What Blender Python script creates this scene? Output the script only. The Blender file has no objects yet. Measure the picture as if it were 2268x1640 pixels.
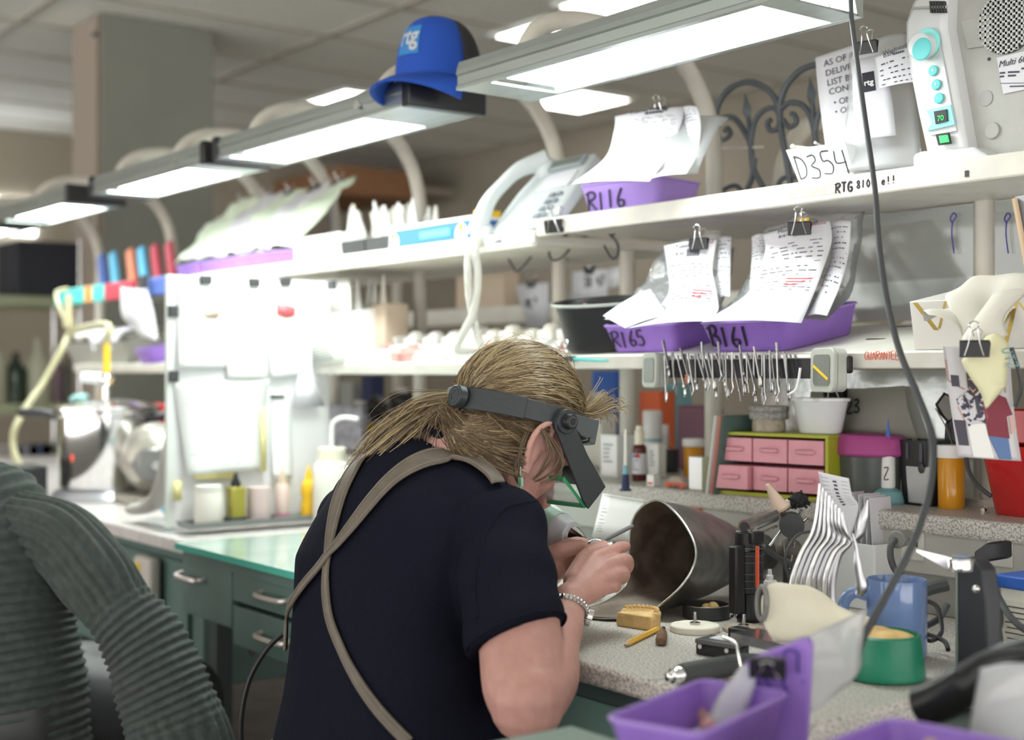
import bpy, bmesh, math, random
from math import sin, cos, pi, radians
from mathutils import Vector, Matrix, noise
random.seed(7)
SC = bpy.context.scene
COL = SC.collection
# ---------------------------------------------------------------- camera, world, exposure
FX = Vector((-0.7956, 0.6058, 0.0)); RX = Vector((0.6058, 0.7956, 0.0)); ZX = Vector((0, 0, 1)); EYE = Vector((0, 0, 1.17)); FL = 3000.0
cam_d = bpy.data.cameras.new('camera'); cam = bpy.data.objects.new('camera', cam_d); COL.objects.link(cam)
cam_d.sensor_width = 36.0; cam_d.lens = FL / 2268 * 36.0; cam_d.clip_start = 0.05
cam.matrix_world = Matrix.Translation(EYE) @ Matrix((RX, ZX, -FX)).transposed().to_4x4()
cam_d.dof.use_dof = True; cam_d.dof.focus_distance = 1.95; cam_d.dof.aperture_fstop = 2.6
SC.camera = cam
w = bpy.data.worlds.new('world'); SC.world = w; w.use_nodes = True
w.node_tree.nodes['Background'].inputs[0].default_value = (1.0, 0.98, 0.95, 1)
_n = w.node_tree.nodes; _l = w.node_tree.links; _g = _n.new('ShaderNodeNewGeometry'); _s = _n.new('ShaderNodeSeparateXYZ'); _r = _n.new('ShaderNodeMapRange')
_l.new(_g.outputs['Incoming'], _s.inputs[0]); _l.new(_s.outputs['Z'], _r.inputs[0])      # incoming points back at the viewer: +z means we look down
_r.inputs[1].default_value = -.03; _r.inputs[2].default_value = .05; _r.inputs[3].default_value = 1.25; _r.inputs[4].default_value = 3.6  # brighter below the horizon: light added there only to lift the ceiling
_l.new(_r.outputs[0], w.node_tree.nodes['Background'].inputs[1])
SC.view_settings.view_transform = 'Standard'; SC.view_settings.look = 'None'
SC.view_settings.gamma = 1; SC.view_settings.use_curve_mapping = False
SC.view_settings.exposure = 0.44
LAMP = 14.5      # radiance of the bench lamps
CEIL = 9.0      # radiance of the ceiling fixtures
# ---------------------------------------------------------------- helpers
def ray(px, py): return FX + RX * ((px - 1134) / FL) + ZX * ((820 - py) / FL)
def at(px, py, t): return EYE + ray(px, py) * t
def onz(px, py, z):
    d = ray(px, py); return EYE + d * ((z - EYE.z) / d.z)
def ony(px, py, y):
    d = ray(px, py); return EYE + d * (y / d.y)
def onx(px, py, x):
    d = ray(px, py); return EYE + d * (x / d.x)
def V(*a): return Vector(a)
def fr(o, x, up):
    "frame: x along x, y along up, z out of the plane"
    x = Vector(x).normalized(); up = Vector(up); z = x.cross(up).normalized(); y = z.cross(x)
    m = Matrix((x, y, z)).transposed().to_4x4(); m.translation = Vector(o); return m
def frz(o, z, hint=(0, 0, 1)):
    z = Vector(z).normalized(); h = Vector(hint)
    if abs(z.dot(h.normalized())) > .98: h = Vector((1, 0, 0))
    x = h.cross(z).normalized(); y = z.cross(x)
    m = Matrix((x, y, z)).transposed().to_4x4(); m.translation = Vector(o); return m
def loc(o, rz=0, rx=0, ry=0):
    return Matrix.Translation(Vector(o)) @ Matrix.Rotation(rz, 4, 'Z') @ Matrix.Rotation(rx, 4, 'X') @ Matrix.Rotation(ry, 4, 'Y')
def cat(pts, n=6, closed=False):
    P = [Vector(p) for p in pts]; out = []
    N = len(P); rng = range(N) if closed else range(N - 1)
    for i in rng:
        if closed: a, b, c, d = P[(i-1) % N], P[i], P[(i+1) % N], P[(i+2) % N]
        else: a, b, c, d = P[max(i-1, 0)], P[i], P[i+1], P[min(i+2, N-1)]
        for k in range(n):
            t = k / n
            out.append(0.5 * ((2*b) + (c-a)*t + (2*a-5*b+4*c-d)*t*t + (3*b-a-3*c+d)*t*t*t))
    if not closed: out.append(P[-1].copy())
    return out
def lerp(a, b, t): return a + (b - a) * t
def interp(keys, t):
    "piecewise smooth interpolation of rows [(t, v...)]"
    if t <= keys[0][0]: return list(keys[0][1:])
    for a, b in zip(keys, keys[1:]):
        if t <= b[0]:
            f = (t - a[0]) / (b[0] - a[0]); f = f*f*(3-2*f)
            return [lerp(x, y, f) for x, y in zip(a[1:], b[1:])]
    return list(keys[-1][1:])
class MB:
    def __init__(s): s.v = []; s.f = []; s.mi = []; s.m = 0; s.M = None
    def add(s, vs, fs):
        o = len(s.v)
        if s.M is not None: vs = [s.M @ Vector(p) for p in vs]
        s.v += [Vector(p) for p in vs]
        for f in fs: s.f.append([i + o for i in f]); s.mi.append(s.m)
        return s
    def box(s, c, d, M=None):
        x, y, z = d[0]/2, d[1]/2, d[2]/2; c = Vector(c)
        vs = [Vector((a*x, b*y, e*z)) for a in (-1, 1) for b in (-1, 1) for e in (-1, 1)]
        vs = [(M @ p if M is not None else p) + c for p in vs] if (M is None or len(M.row) == 3) else [M @ (p + c) for p in vs]
        return s.add(vs, [(0,1,3,2),(4,6,7,5),(0,4,5,1),(2,3,7,6),(0,2,6,4),(1,5,7,3)])
    def frus(s, c, b, t, h, open_top=False):
        "tapered box: bottom size b, top size t, height h, base centre c"
        c = Vector(c); vs = []
        for (w_, d_), z in ((b, 0), (t, h)):
            vs += [c + Vector((a*w_/2, e*d_/2, z)) for a, e in ((-1,-1),(1,-1),(1,1),(-1,1))]
        fs = [(3,2,1,0),(0,1,5,4),(1,2,6,5),(2,3,7,6),(3,0,4,7)]
        if not open_top: fs.append((4,5,6,7))
        return s.add(vs, fs)
    def tray(s, c, b, t, h, th=.003, r=.012, n=4, floor=None):
        "open tray with rounded corners and wall thickness"
        c = Vector(c); rings = []
        def ring(w_, d_, z, rr):
            out = []
            for k, (sx, sy) in enumerate(((1,-1),(1,1),(-1,1),(-1,-1))):
                for i in range(n+1):
                    a = -pi/2 + k*pi/2 + i/n*pi/2
                    out.append(c + Vector((sx*(w_/2-rr) + rr*cos(a), sy*(d_/2-rr) + rr*sin(a), z)))
            return out
        fl = floor or th
        rings = [ring(b[0]*.02, b[1]*.02, 0, .0001), ring(b[0]-.004, b[1]-.004, 0, r), ring(b[0], b[1], .002, r), ring(t[0], t[1], h, r), ring(t[0]-2*th, t[1]-2*th, h, max(r-th, .001)), ring(b[0]-2*th, b[1]-2*th, fl, max(r-th, .001)), ring(b[0]*.02, b[1]*.02, fl, .0001)]
        return s.loft(rings, True, False)
    def loft(s, rings, closed=True, caps=True):
        n = len(rings[0]); vs = [p for r in rings for p in r]; fs = []
        for i in range(len(rings)-1):
            for j in range(n if closed else n-1):
                k = (j+1) % n
                fs.append((i*n+j, i*n+k, (i+1)*n+k, (i+1)*n+j))
        if caps:
            fs.append(tuple(range(n-1, -1, -1))); fs.append(tuple((len(rings)-1)*n + j for j in range(n)))
        return s.add(vs, fs)
    def cyl(s, a, b, r, r2=None, n=20, caps=True):
        a, b = Vector(a), Vector(b); M = frz(a, b-a); L = (b-a).length; r2 = r if r2 is None else r2
        R = [[M @ Vector((q*cos(2*pi*i/n), q*sin(2*pi*i/n), z)) for i in range(n)] for q, z in ((r, 0), (r2, L))]
        return s.loft(R, True, caps)
    def lathe(s, prof, M=None, n=28, sq=1.0, a0=0, a1=None):
        M = M if M is not None else Matrix.Identity(4)
        if not isinstance(M, Matrix): M = Matrix.Translation(Vector(M))
        full = a1 is None; a1 = 2*pi if full else a1; m = n if full else n+1
        R = [[M @ Vector((max(r, 1e-5)*cos(a0+(a1-a0)*i/n), max(r, 1e-5)*sin(a0+(a1-a0)*i/n)*sq, z)) for i in range(m)] for r, z in prof]
        return s.loft(R, full, False)
    def tube(s, pts, r, n=8, closed=False, flat=1.0, up=None):
        P = [Vector(p) for p in pts]; N = len(P); R = []
        rad = r if isinstance(r, (list, tuple)) else [r]*N
        T = [((P[(i+1) % N] - P[i-1]) if closed else (P[min(i+1, N-1)] - P[max(i-1, 0)])).normalized() for i in range(N)]
        x = Vector(up) if up is not None else (Vector((0,0,1)) if abs(T[0].z) < .9 else Vector((1,0,0)))
        for i in range(N):
            x = (x - T[i]*x.dot(T[i]))
            if x.length < 1e-6: x = T[i].orthogonal()
            x.normalize(); y = T[i].cross(x)
            R.append([P[i] + (x*cos(2*pi*k/n)*flat + y*sin(2*pi*k/n))*rad[i] for k in range(n)])
        if closed: R.append(R[0])
        return s.loft(R, True, not closed)
    def prism(s, pts, z0, z1, M=None):
        M = M if M is not None else Matrix.Identity(4); n = len(pts)
        vs = [M @ Vector((p[0], p[1], z)) for z in (z0, z1) for p in pts]
        fs = [tuple(range(n-1, -1, -1)), tuple(range(n, 2*n))] + [(i, (i+1) % n, n+(i+1) % n, n+i) for i in range(n)]
        return s.add(vs, fs)
    def grid(s, P, closed=False):
        R = [list(map(Vector, r)) for r in P]; return s.loft(R, closed, False)
    def sph(s, c, r, n=16, m=10, M=None):
        if not isinstance(r, (tuple, list)): r = (r, r, r)
        R = [[Vector((r[0]*sin(pi*i/m)*cos(2*pi*j/n), r[1]*sin(pi*i/m)*sin(2*pi*j/n), -r[2]*cos(pi*i/m))) for j in range(n)] for i in range(m+1)]
        for i in (0, m):
            R[i] = [Vector((r[0]*.001*cos(2*pi*j/n), r[1]*.001*sin(2*pi*j/n), -r[2]*cos(pi*i/m))) for j in range(n)]
        if M is not None: R = [[M @ p for p in q] for q in R]
        return s.loft([[p + Vector(c) for p in q] for q in R], True, False)
    def quad(s, a, b, c, d): return s.add([a, b, c, d], [(0,1,2,3)])
    def build(s, name, mat, parent=None, world=False, bev=0, seg=2, thick=0, smooth=True, ang=40, sub=0, remesh=0, sm=0, at=None):
        me = bpy.data.meshes.new(name)
        vs = s.v
        if world and parent is not None:
            inv = MW[parent.name].inverted(); vs = [inv @ p for p in vs]
        if at is not None: vs = [p - Vector(at) for p in vs]
        me.from_pydata([tuple(p) for p in vs], [], s.f)
        mats = mat if isinstance(mat, (list, tuple)) else [mat]
        for m in mats: me.materials.append(m)
        if len(mats) > 1: me.polygons.foreach_set('material_index', s.mi)
        bm = bmesh.new(); bm.from_mesh(me); bmesh.ops.recalc_face_normals(bm, faces=bm.faces); bm.to_mesh(me); bm.free()
        if smooth:
            me.polygons.foreach_set('use_smooth', [True]*len(me.polygons)); me.set_sharp_from_angle(angle=radians(ang))
        o = bpy.data.objects.new(name, me); COL.objects.link(o)
        if at is not None: o.location = at
        if parent is not None: o.parent = parent; MW[o.name] = MW[parent.name]
        if remesh:
            q = o.modifiers.new('r', 'REMESH'); q.mode = 'VOXEL'; q.voxel_size = remesh; q.use_smooth_shade = True
        if sm:
            q = o.modifiers.new('s', 'SMOOTH'); q.factor = .5; q.iterations = sm
        if thick:
            q = o.modifiers.new('t', 'SOLIDIFY'); q.thickness = thick; q.offset = 0
        if bev:
            q = o.modifiers.new('b', 'BEVEL'); q.width = bev; q.segments = seg; q.limit_method = 'ANGLE'; q.angle_limit = radians(40)
        if sub:
            q = o.modifiers.new('u', 'SUBSURF'); q.levels = sub; q.render_levels = sub
        return o
MW = {}
def tagit(o, label=None, catg=None, group=None, kind=None):
    if label: o['label'] = label
    if catg: o['category'] = catg
    if group: o['group'] = group
    if kind: o['kind'] = kind
    return o
def thing(name, label, catg, p=(0,0,0), rz=0, group=None, rx=0, ry=0):
    o = bpy.data.objects.new(name, None); COL.objects.link(o); o.empty_display_size = .05
    M = loc(p, rz, rx, ry); o.matrix_world = M; MW[o.name] = M
    return tagit(o, label, catg, group)
def solo(mb, name, mat, label, catg, group=None, at=None, **k):
    "a thing that is one mesh, its vertices given in world coordinates"
    if at is None:
        zs = min(p.z for p in mb.v); n = len(mb.v); at = Vector((sum(p.x for p in mb.v)/n, sum(p.y for p in mb.v)/n, zs))
    return tagit(mb.build(name, mat, None, at=at, **k), label, catg, group)
def struct(mb, name, mat, **k): return tagit(mb.build(name, mat, **k), kind='structure')
def dup(root, p, rz=0, label=None, group=None, sc=None, rx=0, ry=0):
    r = root.copy(); COL.objects.link(r); M = loc(p, rz, rx, ry)
    if sc: M = M @ Matrix.Scale(sc, 4)
    r.matrix_world = M; MW[r.name] = M
    if label: r['label'] = label
    if group: r['group'] = group
    for ch in list(root.children):
        c = ch.copy(); COL.objects.link(c); c.parent = r; MW[c.name] = M
        for g in list(ch.children):
            d = g.copy(); COL.objects.link(d); d.parent = c; MW[d.name] = M
    return r
# ---------------------------------------------------------------- materials
def mat(name, col, rough=.5, metal=0, n1=0, nscale=40, bump=0, bscale=200, emit=0, alpha=1, trans=0, spec=.5, col2=None, lo=.4, hi=.6, sss=0, ior=1.45, coat=0, stretch=None, sheen=0):
    m = bpy.data.materials.new(name); m.use_nodes = True; nt = m.node_tree; b = nt.nodes['Principled BSDF']
    b.inputs['Base Color'].default_value = (*col, 1); b.inputs['Roughness'].default_value = rough
    b.inputs['Metallic'].default_value = metal; b.inputs['Specular IOR Level'].default_value = spec; b.inputs['IOR'].default_value = ior
    if coat: b.inputs['Coat Weight'].default_value = coat
    if sheen: b.inputs['Sheen Weight'].default_value = sheen
    if alpha < 1: b.inputs['Alpha'].default_value = alpha
    if trans: b.inputs['Transmission Weight'].default_value = trans
    if sss:
        b.inputs['Subsurface Weight'].default_value = sss; b.inputs['Subsurface Radius'].default_value = (.012, .004, .002); b.inputs['Subsurface Scale'].default_value = 1
    if emit:
        b.inputs['Emission Color'].default_value = (*col, 1); b.inputs['Emission Strength'].default_value = emit
    tc = nt.nodes.new('ShaderNodeTexCoord')
    src = tc.outputs['Object']
    if stretch:
        mp = nt.nodes.new('ShaderNodeMapping'); mp.inputs['Scale'].default_value = stretch; nt.links.new(src, mp.inputs['Vector']); src = mp.outputs['Vector']
    if n1 or col2:
        nz = nt.nodes.new('ShaderNodeTexNoise'); nz.inputs['Scale'].default_value = nscale; nz.inputs['Detail'].default_value = 4
        nt.links.new(src, nz.inputs['Vector'])
        rp = nt.nodes.new('ShaderNodeValToRGB'); rp.color_ramp.elements[0].position = lo; rp.color_ramp.elements[1].position = hi
        c2 = col2 if col2 else tuple(max(0, c*(1-n1)) for c in col)
        rp.color_ramp.elements[0].color = (*c2, 1); rp.color_ramp.elements[1].color = (*col, 1)
        nt.links.new(nz.outputs['Fac'], rp.inputs['Fac']); nt.links.new(rp.outputs['Color'], b.inputs['Base Color'])
    if bump:
        n2 = nt.nodes.new('ShaderNodeTexNoise'); n2.inputs['Scale'].default_value = bscale; n2.inputs['Detail'].default_value = 5
        nt.links.new(src, n2.inputs['Vector'])
        bp = nt.nodes.new('ShaderNodeBump'); bp.inputs['Strength'].default_value = bump; bp.inputs['Distance'].default_value = .002
        nt.links.new(n2.outputs['Fac'], bp.inputs['Height']); nt.links.new(bp.outputs['Normal'], b.inputs['Normal'])
    return m
M_ = {}
def mm(k, *a, **q): M_[k] = mat(k, *a, **q); return M_[k]
mm('ceiling', (.84,.84,.77), .9, n1=.12, nscale=60, bump=.3, bscale=300)
mm('grid', (.40,.37,.31), .6)
mm('wall', (.36,.32,.25), .8, n1=.08, nscale=3)
mm('wallback', (.30,.27,.215), .8, n1=.1, nscale=3)
mm('floor', (.12,.105,.09), .6, n1=.3, nscale=8)
mm('column', (.19,.195,.165), .55, n1=.06, nscale=5)
mm('columnedge', (.30,.25,.205), .6)
mm('panel_light', (1,.93,.9), .5, emit=CEIL)
mm('lamp_glow', (.93,1,.97), .5, emit=LAMP)
mm('lamp_glow_strong', (.93,1,.96), .5, emit=LAMP*2.1)
mm('paperw', (.84,.86,.85), .7)  # divider paper: overexposure under the lamps is put into this whiter colour
mm('lamp_metal', (.40,.44,.42), .32, metal=.7, n1=.12, nscale=9, stretch=(.3,4,4))
mm('lamp_in', (.75,.80,.76), .35)
mm('black', (.016,.016,.018), .4)
mm('blackm', (.02,.02,.022), .7, bump=.2)
mm('dark', (.05,.052,.055), .45)
mm('pipe', (.56,.53,.46), .38, n1=.1, nscale=12)
mm('shelf', (.74,.72,.65), .4, n1=.1, nscale=14, bump=.1)
mm('cab', (.13,.205,.185), .42, n1=.12, nscale=10)
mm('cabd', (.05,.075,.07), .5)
mm('laminate', (.66,.63,.58), .45, col2=(.30,.28,.27), nscale=330, lo=.40, hi=.54)
mm('laminate_worn', (.72,.70,.66), .35, col2=(.52,.50,.48), nscale=700, lo=.35, hi=.5)
mm('counter', (.72,.68,.66), .35, n1=.12, nscale=30)
mm('glass_edge', (.10,.52,.42), .15, spec=.7)
mm('glass_top', (.50,.74,.67), .12, n1=.12, nscale=6, coat=.5)
mm('handle', (.75,.68,.66), .3, metal=.6)
mm('chrome', (.82,.82,.82), .12, metal=1)
mm('steel', (.62,.62,.61), .25, metal=1, n1=.2, nscale=60)
mm('toolsteel', (.36,.36,.37), .24, metal=1)
mm('pewter', (.30,.29,.28), .42, metal=.85, n1=.35, nscale=22, bump=.3, bscale=60)
mm('funnel_in', (.30,.25,.215), .6, metal=.2, col2=(.15,.11,.08), nscale=14, bump=.6, bscale=40)
mm('iron', (.12,.135,.15), .5, metal=.5, bump=.3, bscale=120)
mm('paper', (.67,.67,.71), .7)
mm('paper2', (.80,.80,.74), .7)
mm('print', (.06,.06,.08), .7)
mm('faint', (.58,.58,.62), .7)  # divider print: pale colour carries the washing out by strong lamp light
mm('printlt', (.10,.10,.13), .7)
mm('redprint', (.55,.03,.04), .7)
mm('ink', (.02,.018,.03), .5)
mm('inkblue', (.04,.03,.25), .5)
mm('redink', (.7,.12,.06), .5)
mm('purple', (.32,.17,.62), .35, n1=.08, nscale=25, sss=.05)
mm('purplelt', (.40,.26,.70), .35, sss=.05)
mm('film', (.92,.94,.95), .12, alpha=.30, bump=1.0, bscale=25)
mm('filmc', (.80,.81,.83), .25, alpha=.40, bump=1.0, bscale=18)
mm('acrylic', (.78,.84,.84), .14, alpha=.42, bump=.25, bscale=12)
mm('white', (.82,.82,.80), .4)
mm('whitew', (.86,.84,.76), .45, n1=.06, nscale=8)
mm('white_gloss', (.82,.83,.84), .15, coat=.5)
mm('cream', (.84,.79,.64), .42, n1=.07, nscale=14, bump=.15)
mm('beige', (.62,.50,.38), .6)
mm('blue', (.03,.12,.48), .45)
mm('capblue', (.012,.07,.40), .8, bump=.3, bscale=600)
mm('mug', (.17,.26,.50), .16, coat=.6)
mm('mugin', (.10,.19,.46), .2, coat=.5)
mm('red', (.50,.02,.02), .25, coat=.3)
mm('maroon', (.22,.03,.05), .6)
mm('magenta', (.42,.07,.26), .55)
mm('pink', (.78,.36,.42), .45, n1=.05, nscale=60)
mm('pinkd', (.50,.10,.16), .5)
mm('olive', (.42,.44,.03), .4)
mm('orange', (.78,.14,.04), .45)
mm('amber', (.80,.36,.02), .12, alpha=.78, spec=.6)
mm('teal', (.10,.55,.55), .4)
mm('aqua', (.30,.78,.75), .4)
mm('tealm', (.20,.42,.45), .5)
mm('green', (.005,.20,.11), .35, n1=.15, nscale=12)
mm('plaster', (.82,.56,.24), .7, n1=.18, nscale=50, bump=.6, bscale=150)
mm('plasterpk', (.66,.36,.33), .7, n1=.3, nscale=60, bump=.6, bscale=150)
mm('yellow', (.90,.55,.02), .45)
mm('pencil', (.86,.50,.08), .4)
mm('wood', (.24,.13,.07), .5, n1=.4, nscale=30, bump=.3)
mm('woodlt', (.62,.46,.30), .6)
mm('cork', (.26,.13,.06), .8, n1=.15, nscale=30)
mm('cushion', (.10,.105,.11), .5, bump=.4, bscale=400)
mm('stone', (.50,.43,.34), .8, n1=.25, nscale=120)
mm('felt', (.80,.76,.66), .9, bump=.3, bscale=300)
mm('wax', (.62,.60,.30), .5)
mm('navy', (.02,.03,.10), .5)
mm('gold', (.62,.45,.12), .3, metal=1)
mm('skin', (.55,.30,.255), .5, sss=.15, n1=.07, nscale=70, bump=.35, bscale=260)
mm('lips', (.45,.16,.14), .5)
mm('shirt', (.010,.011,.020), .85, n1=.15, nscale=300, bump=.35, bscale=700, spec=.08)
mm('strap', (.155,.128,.102), .5, n1=.14, nscale=60, bump=.3, bscale=300)
mm('seam', (.27,.235,.195), .7)
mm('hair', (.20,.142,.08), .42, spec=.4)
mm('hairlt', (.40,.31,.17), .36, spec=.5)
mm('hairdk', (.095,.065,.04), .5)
mm('visor', (.030,.038,.041), .42, bump=.15)
mm('visoredge', (.08,.095,.10), .4)
mm('lens', (.75,.8,.78), .05, alpha=.35)
mm('lensgreen', (.05,.32,.14), .2)
mm('redled', (1,.08,.03), .4, emit=3)
mm('greenled', (.05,.8,.15), .3, emit=.7)
mm('rubber', (.055,.06,.062), .6, bump=.2)
mm('cord', (.055,.058,.062), .45)
mm('hose', (.55,.53,.33), .45)
mm('darkroom', (.02,.022,.03), .8)
mm('wirewht', (.72,.72,.66), .4)
def clear(name, tint=(1,1,1), dif=.08, rough=.1, bump=.5, bscale=20, gl=1.0):
    "thin clear plastic: lets light through, with glints and a little milkiness"
    m = bpy.data.materials.new(name); m.use_nodes = True; nt = m.node_tree; N = nt.nodes; N.clear(); L = nt.links
    out = N.new('ShaderNodeOutputMaterial'); tr = N.new('ShaderNodeBsdfTransparent'); tr.inputs[0].default_value = (*tint, 1)
    df = N.new('ShaderNodeBsdfDiffuse'); df.inputs[0].default_value = (.8, .82, .84, 1); gs = N.new('ShaderNodeBsdfGlossy'); gs.inputs['Roughness'].default_value = rough
    m1 = N.new('ShaderNodeMixShader'); m1.inputs[0].default_value = dif; L.new(tr.outputs[0], m1.inputs[1]); L.new(df.outputs[0], m1.inputs[2])
    fz = N.new('ShaderNodeFresnel'); fz.inputs[0].default_value = 1.45; mu = N.new('ShaderNodeMath'); mu.operation = 'MULTIPLY'; mu.use_clamp = True; mu.inputs[1].default_value = 2.2*gl; L.new(fz.outputs[0], mu.inputs[0])
    m2 = N.new('ShaderNodeMixShader'); L.new(mu.outputs[0], m2.inputs[0]); L.new(m1.outputs[0], m2.inputs[1]); L.new(gs.outputs[0], m2.inputs[2]); L.new(m2.outputs[0], out.inputs[0])
    tc = N.new('ShaderNodeTexCoord'); nz = N.new('ShaderNodeTexNoise'); nz.inputs['Scale'].default_value = bscale; nz.inputs['Detail'].default_value = 4; bp = N.new('ShaderNodeBump'); bp.inputs['Strength'].default_value = bump; bp.inputs['Distance'].default_value = .01
    L.new(tc.outputs['Object'], nz.inputs['Vector']); L.new(nz.outputs['Fac'], bp.inputs['Height']); L.new(bp.outputs[0], gs.inputs['Normal']); L.new(bp.outputs[0], fz.inputs['Normal'])
    M_[name] = m; return m
clear('film', dif=.16, rough=.16, bump=.45, bscale=28, gl=.40)
clear('filmc', dif=.34, rough=.25, bump=.4, bscale=22, gl=.35)
clear('filmm', dif=.50, rough=.3, bump=.3, bscale=18, gl=.35)
clear('acrylic', (.92,.97,.96), .14, .10, .08, 14, 1.2)
clear('clearpl', (.95,.96,.95), .10, .12, .1, 14)
# ---------------------------------------------------------------- text and handwriting
def text(s, size, m, parent, M, name='lettering', world=False, ex=.0002, shear=0, bold=0, align='LEFT', spacing=1.0):
    cu = bpy.data.curves.new('t', 'FONT'); cu.body = s; cu.size = size; cu.extrude = ex; cu.align_x = align; cu.shear = shear; cu.offset = bold; cu.space_character = spacing
    cu.resolution_u = 3
    o = bpy.data.objects.new('t', cu); COL.objects.link(o); bpy.context.view_layer.update()
    me = bpy.data.meshes.new_from_object(o.evaluated_get(bpy.context.evaluated_depsgraph_get()))
    bpy.data.objects.remove(o); bpy.data.curves.remove(cu)
    if world: M = MW[parent.name].inverted() @ M
    me.transform(M); me.materials.clear(); me.materials.append(m); me.name = name
    q = bpy.data.objects.new(name, me); COL.objects.link(q); q.parent = parent; MW[q.name] = MW[parent.name]
    return q
HW = {'R': [[(0,0),(.05,1)],[(-.1,.9),(.2,1.02),(.5,.95),(.5,.7),(.1,.5),(.3,.3),(.55,.0)]], 'B': [[(.05,0),(.08,1)],[(-.08,.9),(.3,1.05),(.5,.85),(.35,.6),(.1,.5),(.4,.5),(.55,.25),(.4,0),(.05,.02)]],
 '1': [[(.2,0),(.25,1)]], '6': [[(.4,1),(.15,.6),(.05,.25),(.2,0),(.45,.1),(.45,.35),(.1,.35)]], '5': [[(.5,1),(.12,.98),(.1,.6),(.35,.6),(.5,.35),(.35,.05),(0,.08)]],
 'D': [[(.1,0),(.1,1)],[(.1,1),(.4,.85),(.52,.5),(.4,.12),(.1,0)]], '3': [[(.05,.95),(.35,1),(.4,.75),(.15,.55),(.45,.35),(.35,.03),(0,.05)]], '4': [[(.1,1),(.05,.5),(.5,.5)],[(.48,1),(.45,0)]],
 'H': [[(0,0),(.05,1)],[(.45,0),(.5,1)],[(0,.5),(.5,.55)]], 'A': [[(0,0),(.25,1),(.5,0)],[(.1,.4),(.42,.4)]], 'G': [[(.5,.85),(.25,1),(.02,.6),(.1,.08),(.45,.05),(.48,.42),(.28,.42)]],
 'u': [[(0,.6),(.05,.1),(.3,.05),(.42,.6),(.45,0)]], 'U': [[(0,1),(.05,.1),(.35,.02),(.45,1)]], 'a': [[(.4,.5),(.1,.5),(.02,.15),(.25,0),(.4,.5),(.45,0)]], 'r': [[(.05,0),(.08,.6)],[(.08,.4),(.3,.6),(.42,.52)]], 'n': [[(.03,0),(.05,.6)],[(.05,.4),(.25,.62),(.4,.45),(.42,0)]],
 't': [[(.2,1),(.2,.1),(.4,.05)],[(0,.65),(.42,.68)]], 'e': [[(.03,.32),(.4,.36),(.3,.6),(.05,.45),(.08,.08),(.4,.08)]], 'T': [[(.25,0),(.25,1)],[(-.02,1),(.52,1)]], '8': [[(.3,.5),(.08,.75),(.25,1),(.45,.8),(.3,.5),(.05,.22),(.25,0),(.48,.22),(.3,.5)]], '0': [[(.25,1),(.03,.5),(.25,0),(.47,.5),(.25,1)]],
 '!': [[(.2,1),(.2,.3)],[(.2,.08),(.2,0)]], 'l': [[(.2,1),(.2,0)]], '?': [[(.02,.75),(.2,1),(.45,.8),(.3,.5),(.22,.3)],[(.22,.05),(.22,0)]], '7': [[(0,1),(.48,1),(.15,0)]], 'V': [[(0,1),(.2,0),(.45,1)]], 'Z': [[(0,1),(.45,1),(0,0),(.48,0)]], 'L': [[(0,1),(0,0),(.4,0)]], 'S': [[(.45,.9),(.1,.95),(.1,.6),(.42,.4),(.35,.05),(0,.08)]], 'W': [[(0,1),(.12,0),(.28,.7),(.42,0),(.55,1)]], ' ': [],
 'E': [[(.45,1),(0,1),(0,0),(.45,0)],[(0,.52),(.35,.52)]], 'N': [[(0,0),(.02,1),(.43,0),(.45,1)]], 'K': [[(0,0),(0,1)],[(.45,1),(.03,.5),(.45,0)]], '$': [[(.45,.9),(.1,.95),(.1,.6),(.42,.4),(.35,.05),(0,.08)]], '2': [[(0,.8),(.25,1),(.43,.75),(.02,0),(.48,.03)]]}
def hand(s, h, m, parent, M, r=.0012, name='handwriting', adv=.68, world=False, wob=.06, slant=0):
    b = MB(); x = 0; rnd = random.Random(len(s)*13+ord(s[0]))
    for c in s:
        dy = rnd.uniform(-wob, wob)*h
        for st in HW.get(c, []):
            pts = cat([(x + p[0]*h + p[1]*h*slant, p[1]*h + dy, 0) for p in st], 4) if len(st) > 2 else [Vector((x + p[0]*h + p[1]*h*slant, p[1]*h + dy, 0)) for p in st]
            b.tube([M @ p for p in pts], r, 6)
        x += h*adv
    return b.build(name, m, parent, world=world)
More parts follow.
